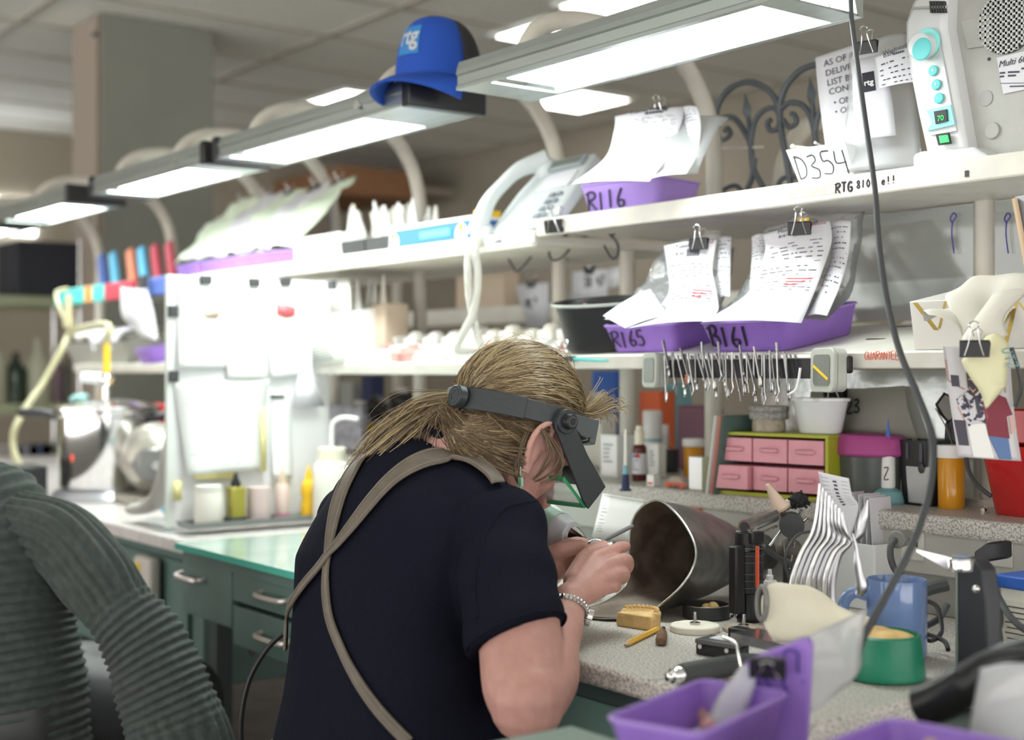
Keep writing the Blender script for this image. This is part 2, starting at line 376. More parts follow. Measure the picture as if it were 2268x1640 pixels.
class Sheet:
    "a curved sheet through rows of (left point, right point)"
    def __init__(s, rows, n=5, nu=6, bow=0, amp=0, seed=0):
        L = cat([r[0] for r in rows], n); R = cat([r[1] for r in rows], n); s.P = []
        for i, (a, b) in enumerate(zip(L, R)):
            row = []
            for j in range(nu+1):
                u = j/nu; p = a.lerp(b, u)
                row.append(p)
            s.P.append(row)
        nrm = s.normal()
        for i, row in enumerate(s.P):
            for j, p in enumerate(row):
                u = j/nu; k = bow*sin(pi*u)
                if amp: k += amp*noise.noise(p*22 + Vector((seed, seed*.7, 0)))
                row[j] = p + nrm*k
    def normal(s):
        a = s.P[0][0]; b = s.P[0][-1]; c = s.P[-1][0]; n = (b-a).cross(c-a)
        if n.length < 1e-9: n = Vector((0,0,1))
        n.normalize(); return n if n.dot(EYE - a) > 0 else -n
    def ev(s, u, v):
        y = v*(len(s.P)-1); x = u*(len(s.P[0])-1); i = min(int(y), len(s.P)-2); j = min(int(x), len(s.P[0])-2); fy, fx = y-i, x-j
        p = s.P[i][j].lerp(s.P[i][j+1], fx).lerp(s.P[i+1][j].lerp(s.P[i+1][j+1], fx), fy)
        n = (s.P[i][j+1]-s.P[i][j]).cross(s.P[i+1][j]-s.P[i][j]).normalized()
        return p, (n if n.dot(EYE-p) > 0 else -n)
    def mesh(s): return MB().grid(s.P)
    def mark(s, b, u0, v0, u1, v1, off=.0012):
        q = []
        for u, v in ((u0,v0),(u1,v0),(u1,v1),(u0,v1)):
            p, n = s.ev(min(max(u,0),1), min(max(v,0),1)); q.append(p + n*off)
        b.quad(*q)
    def frame(s, u, v):
        p, n = s.ev(u, v); p2, _ = s.ev(min(u+.05, 1), v) if u < .95 else s.ev(u, v); x = p2 - p
        return fr(p + n*.0013, x, n.cross(x))
def form_print(sh, parent, world=True, rows=14, seed=1, head=True, u0=.08, u1=.92, v0=.06, v1=.7, red=False, ink='printlt'):
    "small printed rules of text on a sheet"
    rnd = random.Random(seed); b = MB()
    for i in range(rows):
        v = v0 + (v1-v0)*(i+.5)/rows; hgt = (v1-v0)/rows*.22; u = u0 + rnd.choice((0, 0, .05))
        if i in (5, 9): sh.mark(b, u0, v, u1, v+.004); continue
        while u < u1 - .06:
            wd = rnd.uniform(.03, .12)
            if rnd.random() < .72: sh.mark(b, u, v, min(u+wd, u1), v+hgt)
            u += wd + rnd.uniform(.015, .09)
    if b.v: b.build('printed_text', M_[ink], parent, world=world)
    if head:
        b = MB(); x = .44
        for k in range(17): sh.mark(b, x, .09, x+.008+.004*(k % 3), .155); x += .016
        b.build('bar_code', M_['print'], parent, world=world)
    if red:
        b = MB()
        for k in range(3): sh.mark(b, .52, v1*.78+.035*k, .9-.1*k, v1*.78+.035*k+.012)
        for k in range(6): sh.mark(b, .74+.035*k, .03, .74+.035*k+.02, .05)
        b.build('red_print', M_['redprint'], parent, world=world)
def binder_clip(p, sc=1.0, rz=0, parent=None, label=None, group=None, tilt=0, color='black', up=1, wires=.8):
    "black binder clip gripping an edge; jaws point down"
    t = thing('binder_clip', label, 'clip', p, rz, group, rx=tilt)
    b = MB(); h = .018*sc*up; wd = .034*sc; d = .011*sc
    b.box((0, d*.25, h*.45), (wd, .0012, abs(h)), Matrix.Rotation(radians(-14), 3, 'X')); b.box((0, -d*.25, h*.45), (wd, .0012, abs(h)), Matrix.Rotation(radians(14), 3, 'X')); b.box((0, 0, h), (wd, d, .0015))
    b.build('clip_body', M_[color], t)
    for sy in (-1, 1):
        w_ = wd*.32; H = h*wires; pts = [(-w_, sy*d*.2, 0), (-w_*.55, sy*d*.55, H*1.1), (-w_*.35, sy*d*1.0, H*2.1), (-w_*.55, sy*d*1.2, H*2.5), (0, sy*d*1.25, H*2.75), (w_*.55, sy*d*1.2, H*2.5), (w_*.35, sy*d*1.0, H*2.1), (w_*.55, sy*d*.55, H*1.1), (w_, sy*d*.2, 0)]
        MB().tube(cat(pts, 3), .0008*sc, 5).build('wire_handle', M_['chrome'], t)
    return t
# ---------------------------------------------------------------- the room
M = M_
ZC = 2.72; XF = -8.9; YB = 5.6
b = MB(); b.box((-2.2, .8, -.02), (14.4, 10.6, .04)); struct(b, 'floor', M['floor'])
b = MB(); b.box((-2.2, .8, ZC+.03), (14.4, 10.6, .06)); struct(b, 'ceiling', M['ceiling'])
b = MB()
for k in range(24): b.box((-9.15+.6096*k, .8, ZC-.004), (.026, 10.6, .008))
for k in range(9): b.box((-2.2, -4.4+1.2192*k+.2, ZC-.0045), (14.4, .026, .009))
struct(b, 'trim_1', M['grid'])
b = MB(); b.box((XF-.06, .8, 1.36), (.12, 10.6, 2.72)); struct(b, 'wall_left', M['wall'])
b = MB(); b.box((-2.2, YB+.06, 1.36), (14.4, .12, 2.72)); struct(b, 'wall_back', M['wallback'])
# square column by the far wall
cl = onx(225, 25, -4.9*1.0)
tcol = 5.85; c0 = at(226, 400, tcol); c1 = at(405, 400, tcol)
cx, cy = c0.x, c0.y
b = MB(); b.box((cx-.17, cy+.26, 1.36), (.34, .52, 2.72)); col_o = struct(b, 'wall_column', M['column'], bev=.006)
b = MB(); b.box((cx-.012+.0, cy-.004, 1.36), (.02, .012, 2.70)); b.box((cx-.17, cy-.006, 1.36), (.34, .008, 2.7)); struct(b, 'trim_2', M['columnedge'])
for z in (2.62, 1.98, 1.50):
    p = V(cx-.02, cy-.02, z); bb = MB(); bb.cyl(p, p+V(0, -.015, 0), .012, .008); solo(bb, 'screw_cap', M['dark'], {2.62: 'dark screw cap at the top of the column edge', 1.98: 'dark screw cap halfway up the column edge', 1.5: 'lowest dark screw cap on the column edge'}[z], 'screw cap')
# ceiling fixtures: flat lit panels set in the grid
def ceil_light(corners, label, w_=.6, l_=1.2, rz=0):
    p = onz(*corners, ZC)
    t = thing('ceiling_light', label, 'ceiling light', (p.x, p.y, ZC), rz, 'recessed ceiling lights')
    b = MB()
    for sx in (-1, 1): b.box((sx*(w_/2+.012), 0, -.008), (.025, l_+.05, .014))
    for sy in (-1, 1): b.box((0, sy*(l_/2+.012), -.008), (w_, .025, .014))
    b.build('frame', M['lamp_in'], t); MB().box((0, 0, -.008), (w_, l_, .008)).build('diffuser', M['panel_light'], t)
ceil_light((1395, -6), 'lit ceiling panel above the top end of the nearest bench lamp', .5, .35)
ceil_light((1222, 70), 'lit ceiling panel peeping out behind the pipe hoop on the nearest lamp', .38, .36)
ceil_light((800, 224), 'lit ceiling panel seen behind the brim of the blue cap', .5, .5)
ceil_light((1285, 222), 'lit ceiling panel seen just under the near end of the big bench lamp', .45, .36)
# bright window in the far wall at the left edge
p0 = onx(-60, 520, XF+.02); 
wa, wb = onx(78, 445, XF+.02), onx(70, 522, XF+.02); b = MB(); b.box((XF+.02, wa.y-.6, (wa.z+wb.z)/2), (.02, 1.2, wa.z-wb.z)); tagit(b.build('window_1', mat('daylight', (.93,.97,1), .5, emit=7)), kind='structure')
# ---------------------------------------------------------------- main workbench
DZ = .80; YF = 1.11; YBK = 1.75
def P2(px, z=DZ): return None
XR = onz(1855, 1577, DZ).x + .02
b = MB()
def rrect(x0, x1, y0, y1, r, n=6):
    out = []
    for (cx_, cy_, a) in ((x1-r, y0+r, -90), (x1-r, y1-r, 0), (x0+r, y1-r, 90), (x0+r, y0+r, 180)):
        for i in range(n+1): out.append((cx_ + r*cos(radians(a+90*i/n)), cy_ + r*sin(radians(a+90*i/n))))
    return out
top = MB().prism(rrect(-2.02, XR, YF, YBK, .03), DZ-.028, DZ)
bench = thing('workbench', 'green metal workbench with a grey speckled top where the woman works', 'workbench', (-1.5, 1.4, 0))
top.build('worktop', M['laminate'], bench, world=True, bev=.006)
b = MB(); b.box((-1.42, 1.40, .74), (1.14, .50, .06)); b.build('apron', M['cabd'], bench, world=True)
def drawer(parent, x0, x1, y, z0, z1, hz=None, hx=None):
    d = MB().box(((x0+x1)/2, y, (z0+z1)/2), (x1-x0-.006, .02, z1-z0-.006)).build('drawer', M['cab'], parent, world=True, bev=.002)
    hx = (x0+x1)/2 if hx is None else hx; hz = (z0+z1)/2 if hz is None else hz
    MB().tube(cat([(hx-.055, y-.008, hz+.004), (hx-.045, y-.028, hz), (hx+.045, y-.028, hz), (hx+.055, y-.008, hz+.004)], 4), .0055, 8).build('handle', M['handle'], d, world=True)
    return d
drawer(bench, -1.99, -1.06, 1.155, .62, .745, hz=.70, hx=onz(1255, 1562, .70).x)
#
#
for x, y in ((-1.0, 1.2), (-1.0, 1.68), (-2.0, 1.2), (-2.0, 1.68)):
    MB().box((x, y, .385), (.04, .04, .77)).build('leg', M['cab'], bench, world=True)
# back riser with sockets and the raised ledge above it
led_z = .952
MB().box((-1.615, YBK+.012, .868), (2.2, .02, .136)).build('riser', mat('riser', (.33,.325,.30), .5), bench, world=True)
MB().box((-1.615, YBK-.004, .895), (2.2, .012, .07)).build('wire_channel', mat('channel', (.46,.455,.42), .45), bench, world=True, bev=.003)
lg = MB().box((-1.615, 2.06, led_z-.015), (2.22, .66, .030)); solo(lg, 'back_ledge', M['laminate'], 'raised grey speckled ledge along the back of the bench, holding bottles and the pink drawers', 'ledge', bev=.008, seg=3)
MB().box((-1.615, 2.36, .868), (2.2, .02, .136)).build('riser', M['cab'], bench, world=True)
# second bench left of her, under the glass
b2 = thing('desk', 'green metal desk with three drawers under a sheet of green glass', 'desk', (-2.45, 1.4, 0))
gx0 = onz(375, 1205, DZ+.012).x
MB().box(((gx0-2.03)/2, 1.44, DZ-.012), (-2.03-gx0-.02, .57, .02)).build('desk_top', M['cab'], b2, world=True)
drawer(b2, gx0+.02, -2.42, 1.17, .665, .785, hx=-2.60, hz=.745)
drawer(b2, -2.42, -2.06, 1.17, .72, .785)
drawer(b2, -2.42, -2.06, 1.17, .635, .717)
MB().box((-2.39, 1.45, .72), (.66, .52, .13)).build('carcass', M['cab'], b2, world=True)
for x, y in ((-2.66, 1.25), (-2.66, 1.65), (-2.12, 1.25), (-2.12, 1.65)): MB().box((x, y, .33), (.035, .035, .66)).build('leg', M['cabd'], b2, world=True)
g = MB().box(((gx0-2.03)/2, 1.44, DZ+.007), (-2.03-gx0, .60, .013))
g = g.build('glass_sheet', M['glass_top'], None, at=V((gx0-2.03)/2, 1.44, DZ)); tagit(g, 'thick sheet of green edged glass covering the desk beside the woman', 'glass sheet')
g.data.materials.append(M['glass_edge'])
for p in g.data.polygons:
    if abs(p.normal.z) < .5: p.material_index = 1
# far counter beyond the divider
b3 = thing('counter', 'long pale counter on green metal cabinets at the far end', 'counter', (-4.4, 1.5, 0))
MB().box((-4.33, 1.62, DZ-.015), (3.16, .82, .03)).build('counter_top', M['counter'], b3, world=True, bev=.004)
MB().box((-4.33, 1.64, .62), (3.12, .76, .30)).build('cabinet', M['cab'], b3, world=True, bev=.004)
for x in (-2.82, -3.6, -4.4, -5.2): MB().box((x, 1.26, .235), (.05, .04, .47)).build('leg', M['cab'], b3, world=True)
for x in (-3.2, -4.0, -4.8): MB().box((x, 1.255, .64), (.74, .014, .2)).build('door', M['cab'], b3, world=True, bev=.003)
# rear run of ledge for the far part
MB().box((-4.12, 2.1, .93), (2.56, .5, .02)).build('rear_ledge', M['shelf'], b3, world=True)
# ---------------------------------------------------------------- shelving: pipes, upper and middle shelves
PY = 1.93
sx = [(1580, 430), (1240, 340), (930, 420), (740, 430), (2181, 500), (1390, 530)]
px_x = [onx for onx in []]
post_x = [ony(px, py, PY).x for px, py in sx] + [-3.78, -4.5, -5.2]
UZ = 1.462; UYF = 1.65; UYB = 2.10; XRS = -.55
shelfL = thing('upper_shelf', 'far length of the long upper shelf that carries the blue carton and trays', 'shelf', (-3.4, UYF, UZ), 0, None)
MB().box((-3.40, (UYF+.0145+UYB)/2, 1.430), (2.6, UYB-UYF-.0145, .018)).build('board', M['shelf'], shelfL, world=True, bev=.003)
MB().box((-3.40, UYF+.008, 1.430), (2.6, .016, .034)).build('front_lip', M['shelf'], shelfL, world=True, bev=.003)
shelfR = thing('upper_shelf', 'near length of the upper shelf with handwriting along its front lip', 'shelf', (-1.4, UYF, UZ), 0, None)
MB().box(((XRS-2.09)/2, (UYF+.0145+UYB)/2, UZ-.011), (XRS+2.09, UYB-UYF-.0145, .018)).build('board', M['shelf'], shelfR, world=True, bev=.003)
lip = MB().box(((XRS-2.09)/2, UYF+.008, UZ-.013), (XRS+2.09, .016, .034)).build('front_lip', M['shelf'], shelfR, world=True, bev=.003)
MZ = 1.195; MYF = 1.62; TL = radians(10.5); MD = .29
def MS(x, d, h=0): return V(x, MYF + d*cos(TL) - h*sin(TL), MZ + d*sin(TL) + h*cos(TL))   # point on the tilted middle shelf
ROTM = Matrix.Rotation(TL, 3, 'X')
midR = thing('middle_shelf', 'near length of the tilted middle shelf behind the woman with red handwriting on its lip', 'shelf', (-1.5, MYF, MZ))
def mboard(par, x0, x1, zoff=0):
    c = MS((x0+x1)/2, MD/2+.005, -.009) + V(0, 0, zoff); MB().box(c, (x1-x0, MD-.010, .018), ROTM).build('board', M['shelf'], par, world=True, bev=.003)
    c = MS((x0+x1)/2, -.001, -.010) + V(0, 0, zoff); return MB().box(c, (x1-x0, .010, .026), ROTM).build('front_lip', M['shelf'], par, world=True, bev=.003)
mboard(midR, -2.08, -.60)
b = MB()
for px, py in ((1940, 752), (2003, 724)):
    d = ray(px, py); n_ = V(0, -sin(TL), cos(TL)); p = EYE + d*((MS(0, 0).dot(n_) - EYE.dot(n_))/d.dot(n_))
    b.M = loc((p.x, p.y, p.z+.0006), .3, TL); b.box((0, 0, 0), (.03, .008, .0008))
b.M = None; b.build('slot', M['dark'], midR, world=True)
midL = thing('middle_shelf', 'far length of the middle shelf loaded with plaster casts and a paper sign', 'shelf', (-2.6, MYF, MZ))
mboard(midL, -2.97, -2.085, -.012)
midF = thing('middle_shelf', 'far shelf of wire baskets beyond the white divider', 'shelf', (-4, MYF, MZ))
mboard(midF, -4.6, -3.0, -.01)
lowp = [('pipe_post', i) for i in range(len(post_x))]
LAB = ['pale pipe post curving to the nearest lamp, behind the upper shelf tray', 'pale steel pipe post curving up behind the blue cap lamp, left of the telephone top', 'pale steel pipe post rising behind the row of small white cups', 'far pale steel pipe post rising behind the green film packets', 'pale steel pipe post at the right, between the two clear panels', 'straight pale pipe post under the near shelf, above the black tub', 'pipe post beyond the divider holding the third lamp', 'pipe post beyond the divider holding the fourth lamp', 'farthest pipe post of the lamp row']
for i, x in enumerate(post_x):
    t = thing('pipe_post', LAB[i], 'pipe post', (x, PY, .952), 0, None)
    if i == 5: pts = [V(x, PY, .952), V(x, PY, 1.44)]
    else: pts = cat([V(x, PY, .952), V(x, PY, 1.2), V(x, PY, 1.48), V(x, PY, 1.60), V(x, PY-.03, 1.70), V(x, PY-.10, 1.775), V(x, PY-.20, 1.80), V(x, PY-.33, 1.805), V(x, PY-.41, 1.79), V(x, PY-.46, 1.75), V(x, PY-.475, 1.69)], 6)
    MB().tube(pts, .0175, 14).build('pipe', M['pipe'], t, world=True)
    MB().cyl((0,0,0), (0,0,.012), .035).build('foot_flange', M['pipe'], t)
# mirrored hoops of the bench behind
for k, (px, py) in enumerate([(1065, 420), (880, 430), (1730, 300), (2400, 300)]):
    y = 2.75 if k < 2 else 2.14
    x = ony(px, py, y).x
    zt = 1.62 if k < 2 else 1.66
    pts = cat([V(x, y, .96), V(x, y, 1.3), V(x, y, zt-.12), V(x, y+.03, zt-.03), V(x, y+.10, zt+.03), V(x, y+.22, zt+.045), V(x, y+.40, zt+.04)], 6)
    bb = MB().tube(pts, .018 if k < 2 else .02, 12)
    solo(bb, 'pipe_post', M['pipe'], ['thin hooped pipe of the bench behind, beside the telephone', 'thin hooped pipe of the bench behind, over the row of cups', 'hooped beige pipe of the bench behind the iron scrollwork', 'hooped pipe of the bench behind the white appliance'][k], 'pipe post')
# rear shelf rail of the back bench
b = MB().box((-2.4, 2.42, 1.335), (3.4, .02, .05)); b.box((-2.4, 2.52, 1.35), (3.4, .2, .014))
solo(b, 'rear_shelf', M['shelf'], 'pale shelf of the bench behind, seen below the upper shelf', 'shelf')
b = MB().box((-2.45, 2.80, .905), (4.0, .68, .05)); solo(b, 'rear_bench', M['counter'], 'pale bench top that backs onto the main bench', 'workbench')
# ---------------------------------------------------------------- lamps
LZ = 1.665; LY0 = 1.372; LY1 = 1.545
def lamp(x0, x1, lit0, lit1, label, capL=True, capR=True, screw=None, glow='lamp_glow'):
    t = thing('bench_lamp', label, 'lamp', ((x0+x1)/2, (LY0+LY1)/2, LZ), 0, 'row of bench lamps')
    W2 = (LY1-LY0)/2; L = x1-x0; h = .050
    prof = [(-W2, 0), (-W2, .006), (-W2+.003, .009), (-W2+.003, .024), (-W2, .027), (-W2+.001, .036), (-W2+.006, h), (W2-.006, h), (W2, .036), (W2, 0), (W2-.012, 0), (W2-.020, .03), (-W2+.020, .03), (-W2+.012, 0)]
    Mx = Matrix(((0,0,1,0),(1,0,0,0),(0,1,0,0),(0,0,0,1)))
    MB().prism(prof, -L/2, L/2, Mx).build('housing', M['lamp_metal'], t, smooth=False)
    a = lit0 - (x0+x1)/2; e = lit1 - (x0+x1)/2
    g = MB().box(((a+e)/2, 0, .018), (e-a, 2*W2-.040, .010)).build('diffuser', M[glow], t)
    bb = MB()
    if a > -L/2 + .004: MB().box(((-L/2+a)/2, 0, .002), (a+L/2, 2*W2-.022, .003)).build('end_plate', M['lamp_metal'], t)
    if e < L/2 - .004: MB().box(((L/2+e)/2, 0, .002), (L/2-e, 2*W2-.022, .003)).build('end_plate', M['lamp_metal'], t)
    
    bb = MB()
    for s_ in (-1, 1): bb.box(((a+e)/2, s_*(W2-.016), .014), (e-a, .004, .026), Matrix.Rotation(s_*.35, 3, 'X'))
    bb.build('reflector', M['lamp_in'], t)
    for s_, on in ((-1, capL), (1, capR)):
        if on: MB().box((s_*(L/2+.008), 0, h/2), (.026, 2*W2+.006, h+.006)).build('end_cap', M['black'], t, bev=.003)
    if screw is not None:
        MB().cyl((screw-(x0+x1)/2, -W2+.001, .026), (screw-(x0+x1)/2, -W2-.005, .026), .009).build('knob', M['chrome'], t)
    return t
lamp(-1.965, -1.215, -1.88, -1.26, 'long bench lamp nearest the camera, at top right, brightly lit', capL=False, capR=False)
lamp(-2.945, -2.135, -2.90, -2.30, 'lit bench lamp with the blue cap resting on its black end', screw=-2.30, glow='lamp_glow_strong')
lamp(-3.76, -3.03, -3.68, -3.14, 'third bench lamp along the row, over the white divider', screw=-3.18, glow='lamp_glow_strong')
lamp(-4.68, -3.97, -4.60, -4.05, 'fourth bench lamp along the row, beside the column', screw=-4.2)
lamp(-5.6, -4.80, -5.5, -4.9, 'farthest bench lamp of the row at the left edge of the picture')
# ---------------------------------------------------------------- the woman at the bench
from mathutils.bvhtree import BVHTree
def bvh_of(o):
    bpy.context.view_layer.update(); dg = bpy.context.evaluated_depsgraph_get(); e = o.evaluated_get(dg); me = e.to_mesh()
    mw = o.matrix_world
    t = BVHTree.FromPolygons([mw @ v.co for v in me.vertices], [tuple(p.vertices) for p in me.polygons]); e.to_mesh_clear(); return t
def cap_chain(b, pts, rs, n=16):
    "rounded tapered limb through points with radii (for the voxel union)"
    P = cat(pts, 5); R = [x[0] for x in [interp([(i*5, r) for i, r in enumerate(rs)], k) for k in range(len(P))]]
    b.tube(P, R, n)
    for p, r in ((P[0], R[0]), (P[-1], R[-1])): b.sph(p, r, 12, 8)
S = 1.07; PT = radians(38)
HO = Vector((-1.554, 1.163, 1.065))
HR = Vector((1, 0, 0)); HF = Vector((0, cos(PT), -sin(PT))); HU = Vector((0, sin(PT), cos(PT)))
HM = Matrix((HR*S, HF*S, HU*S)).transposed().to_4x4(); HM.translation = HO
def hp(x, y, z): return HM @ Vector((x, y, z))
woman = thing('person', 'woman in a black t-shirt and magnifying visor, bent over the bench with both hands raised', 'person', (-1.56, .93, 0))
sk = MB()
# head
sk.M = HM
sk.sph((0, .0, .048), (.070, .088, .082), 28, 20)
sk.sph((0, .038, .005), (.058, .056, .075), 24, 16)
sk.sph((0, .040, -.045), (.045, .048, .050), 20, 14)
sk.sph((0, .070, -.082), (.022, .020, .020), 16, 12)
for s_ in (-1, 1):
    sk.tube([(s_*.058, .0, -.035), (s_*.050, .03, -.065), (s_*.022, .066, -.085)], [.014, .014, .014], 12)
    sk.sph((s_*.040, .062, -.012), (.020, .016, .018), 12, 10)
    sk.tube(cat([(s_*.045, .078, .030), (s_*.025, .088, .034), (s_*.006, .088, .028)], 3), .007, 8)
    # ear
    E = [(s_*.071, .012, -.034), (s_*.074, .002, -.026), (s_*.080, -.012, -.004), (s_*.084, -.014, .018), (s_*.083, -.004, .034), (s_*.077, .010, .032), (s_*.072, .014, .018)]
    sk.tube(cat(E, 5), .0046, 10)
    sk.sph((s_*.074, .002, -.004), (.005, .013, .024), 12, 10, Matrix.Rotation(.25, 3, 'X'))
    sk.sph((s_*.073, .009, -.030), (.005, .007, .010), 10, 8)
    sk.sph((s_*.073, .012, .002), (.005, .006, .009), 10, 8)
sk.tube(cat([(0, .086, .025), (0, .098, .005), (0, .110, -.014), (0, .102, -.024)], 3), [.007]*4+[.010]*3+[.012]*2+[.010], 10)
sk.sph((0, .090, -.048), (.022, .010, .006), 12, 8); sk.sph((0, .088, -.058), (.019, .010, .006), 12, 8)
sk.M = None
# neck, hidden trunk and arms
cap_chain(sk, [(-1.605, 1.05, .985), (-1.595, 1.09, 1.03), hp(0, -.032, -.045), hp(0, -.02, -.01)], [.075, .060, .056, .060], 20)
cap_chain(sk, [(-1.55, .96, .60), (-1.565, .99, .76), (-1.59, 1.01, .87), (-1.61, 1.04, .95)], [.13, .12, .11, .095], 20)
SR = Vector((-1.44, 1.08, .955)); SL = Vector((-1.765, 1.045, .945))
cap_chain(sk, [SL, (-1.61, 1.05, .965), SR], [.04, .05, .04], 14)
EL = at(1168, 1562, 1.60); WR = at(1256, 1356, 1.80); W1 = at(1262, 1330, 1.815)
cap_chain(sk, [SR, SR.lerp(EL, .5)+V(.012, -.004, 0), SR.lerp(EL, .85)+V(.006, -.006, 0), EL], [.050, .052, .050, .045], 20)
cap_chain(sk, [EL+V(0, 0, .01), EL.lerp(WR, .3)+V(.004, 0, -.004), EL.lerp(WR, .7), WR, W1], [.047, .045, .032, .0245, .0245], 20)
EL2 = Vector((-1.80, 1.22, .80)); WL = at(1140, 1300, 1.90)
cap_chain(sk, [SL, SL.lerp(EL2, .5), EL2], [.050, .048, .042], 16); cap_chain(sk, [EL2, EL2.lerp(WL, .5), WL], [.042, .034, .025], 16)
def hand_mesh(Wp, mcps, fingers, thumb, heel, dep):
    "palm as overlapping fans from wrist to knuckles; each finger its own chain"
    for i, m in enumerate(mcps):
        cap_chain(sk, [Wp, Wp.lerp(m, .55), m], [.020, .0145, .0118], 12)
    for i in range(len(mcps)-1):
        q = mcps[i].lerp(mcps[i+1], .5); cap_chain(sk, [Wp.lerp(q, .2), Wp.lerp(q, .6), Wp.lerp(q, .93)], [.020, .0135, .0105], 12)
    for k, (f, r) in enumerate(zip(fingers, (.0096, .0096, .0090, .0080))):
        pts = [mcps[k]] + f; cap_chain(sk, pts, [r*1.14, r*1.05, r*.96, r*.82], 12)
    cap_chain(sk, thumb, [.0165, .0135, .0112, .0092], 12)
    cap_chain(sk, heel, [.021, .019, .016], 12)
# right hand: back towards us, fingers closing round the denture
mc = [at(1318, 1236, 1.885), at(1338, 1256, 1.872), at(1340, 1283, 1.858), at(1328, 1308, 1.842)]
hand_mesh(W1, mc, [[at(1352, 1222, 1.905), at(1376, 1213, 1.925), at(1386, 1211, 1.94)],
                   [at(1384, 1240, 1.893), at(1389, 1258, 1.915), at(1374, 1258, 1.932)],
                   [at(1380, 1270, 1.880), at(1376, 1284, 1.905), at(1352, 1274, 1.922)],
                   [at(1362, 1300, 1.865), at(1358, 1302, 1.888), at(1336, 1288, 1.903)]],
          [at(1272, 1288, 1.85), at(1290, 1248, 1.885), at(1312, 1222, 1.905), at(1336, 1210, 1.915)], [W1, at(1290, 1308, 1.835), at(1312, 1290, 1.85)], 1)
# left hand: palm side up, pinching
m2 = [at(1242, 1216, 1.985), at(1246, 1232, 2.0), at(1240, 1252, 2.005), at(1228, 1272, 2.0)]
hand_mesh(at(1168, 1280, 1.93), m2, [[at(1272, 1204, 1.975), at(1294, 1206, 1.962), at(1308, 1213, 1.952)],
                   [at(1282, 1224, 1.998), at(1300, 1232, 1.985), at(1308, 1240, 1.972)],
                   [at(1272, 1250, 2.012), at(1292, 1256, 2.0), at(1300, 1262, 1.985)],
                   [at(1256, 1272, 2.008), at(1272, 1280, 1.998), at(1282, 1284, 1.985)]],
          [at(1196, 1246, 1.94), at(1238, 1222, 1.925), at(1268, 1214, 1.928), at(1292, 1216, 1.936)], [at(1168, 1280, 1.93), at(1205, 1272, 1.93), at(1228, 1262, 1.93)], -1)
cap_chain(sk, [WL, at(1168, 1280, 1.93)], [.025, .0245], 14)
body = sk.build('body', M['skin'], woman, world=True, remesh=.0032, sm=3)
# sparse face details and nails
for s_ in (-1, 1):
    bb = MB(); bb.sph(hp(s_*.030, .078, .012), .0115, 14, 10); bb.build('eye', M['white'], woman, world=True)
    bb = MB(); bb.tube(cat([hp(s_*.044, .084, .030), hp(s_*.028, .094, .037), hp(s_*.010, .093, .032)], 3), .0018, 6); bb.build('eyebrow', M['hairdk'], woman, world=True)
bb = MB(); bb.tube(cat([hp(-.022, .088, -.053), hp(0, .099, -.052), hp(.022, .088, -.053)], 4), .0035, 8); bb.build('lips', M['lips'], woman, world=True)
# shirt
sh = MB()
def ring(c, a, bq, tilt=0, n=32):
    R_ = Matrix.Rotation(tilt, 3, 'X'); out = []
    for k in range(n):
        th = 2*pi*k/n; e = .86
        x = a*math.copysign(abs(cos(th))**e, cos(th)); y = bq*math.copysign(abs(sin(th))**e, sin(th)); out.append(Vector(c) + R_ @ Vector((x, y, 0)))
    return out
keys = [(.545, -1.535, .945, .185, .145, 0), (.60, -1.535, .955, .184, .143, -5), (.645, -1.538, .963, .182, .140, -8), (.70, -1.545, .976, .180, .134, -12), (.76, -1.56, .990, .180, .128, -14), (.82, -1.575, 1.000, .178, .126, -18), (.87, -1.59, 1.008, .176, .124, -22), (.92, -1.598, 1.028, .172, .112, -28), (.965, -1.608, 1.046, .160, .098, -34), (1.000, -1.612, 1.06, .125, .082, -40), (1.022, -1.612, 1.072, .092, .070, -44), (1.036, -1.610, 1.082, .072, .060, -48)]
sh.loft([ring((k[1], k[2], k[0]), k[3], k[4], radians(k[5])) for k in keys], True, True)
cap_chain(sh, [SL+V(.0, 0, -.01), (-1.70, 1.045, .985), (-1.61, 1.05, .995), (-1.52, 1.065, .985), SR+V(0, 0, -.008)], [.058, .062, .060, .062, .060], 18)
HEM = SR.lerp(EL, .64)+V(.004,-.004,0)
TILT = (-FX*.55 - RX*.25)
def sleeve(b, A, B, r0, r1, fl=1.0):
    ax = (B-A).normalized(); P = [A.lerp(B, i/9) for i in range(10)]
    P[4] += V(.01, -.006, 0)*0
    i0 = len(b.v); b.tube(P, [lerp(r0, r1, i/9) + .003*sin(i*1.7) for i in range(10)], 22)
    for i, p in enumerate(b.v[i0:]):
        k = (p-A).dot(ax)/(B-A).length
        if k > .5: c = A + ax*(p-A).dot(ax); b.v[i0+i] = p + ax*((p-c).dot(TILT))*(k-.5)*2
sh.sph(SR, .062, 18, 12); sh.sph(SL, .060, 18, 12)
sleeve(sh, SR + V(-.01, 0, .012), HEM, .064, .063); sleeve(sh, SL, SL.lerp(EL2, .62), .060, .058)
def wr(pts, r, sink=.6):
    sh.tube(cat(pts, 5), [r*(.25+.75*sin(pi*(i+.5)/(5*(len(pts)-1)+1))) for i in range(5*(len(pts)-1)+1)], 8)
for (pp, r) in [([(1120,1400),(1150,1370),(1190,1362)], .010), ([(1080,1330),(1130,1300),(1180,1305)], .009), ([(1060,1260),(1110,1225),(1165,1215)], .008), ([(1085,1380),(1120,1345),(1200,1335)], .007), ([(1075,1190),(1120,1160),(1160,1170)], .008)]:
    wr([at(x, y, 1.768 - (y-1180)*.00022) for x, y in pp], r)
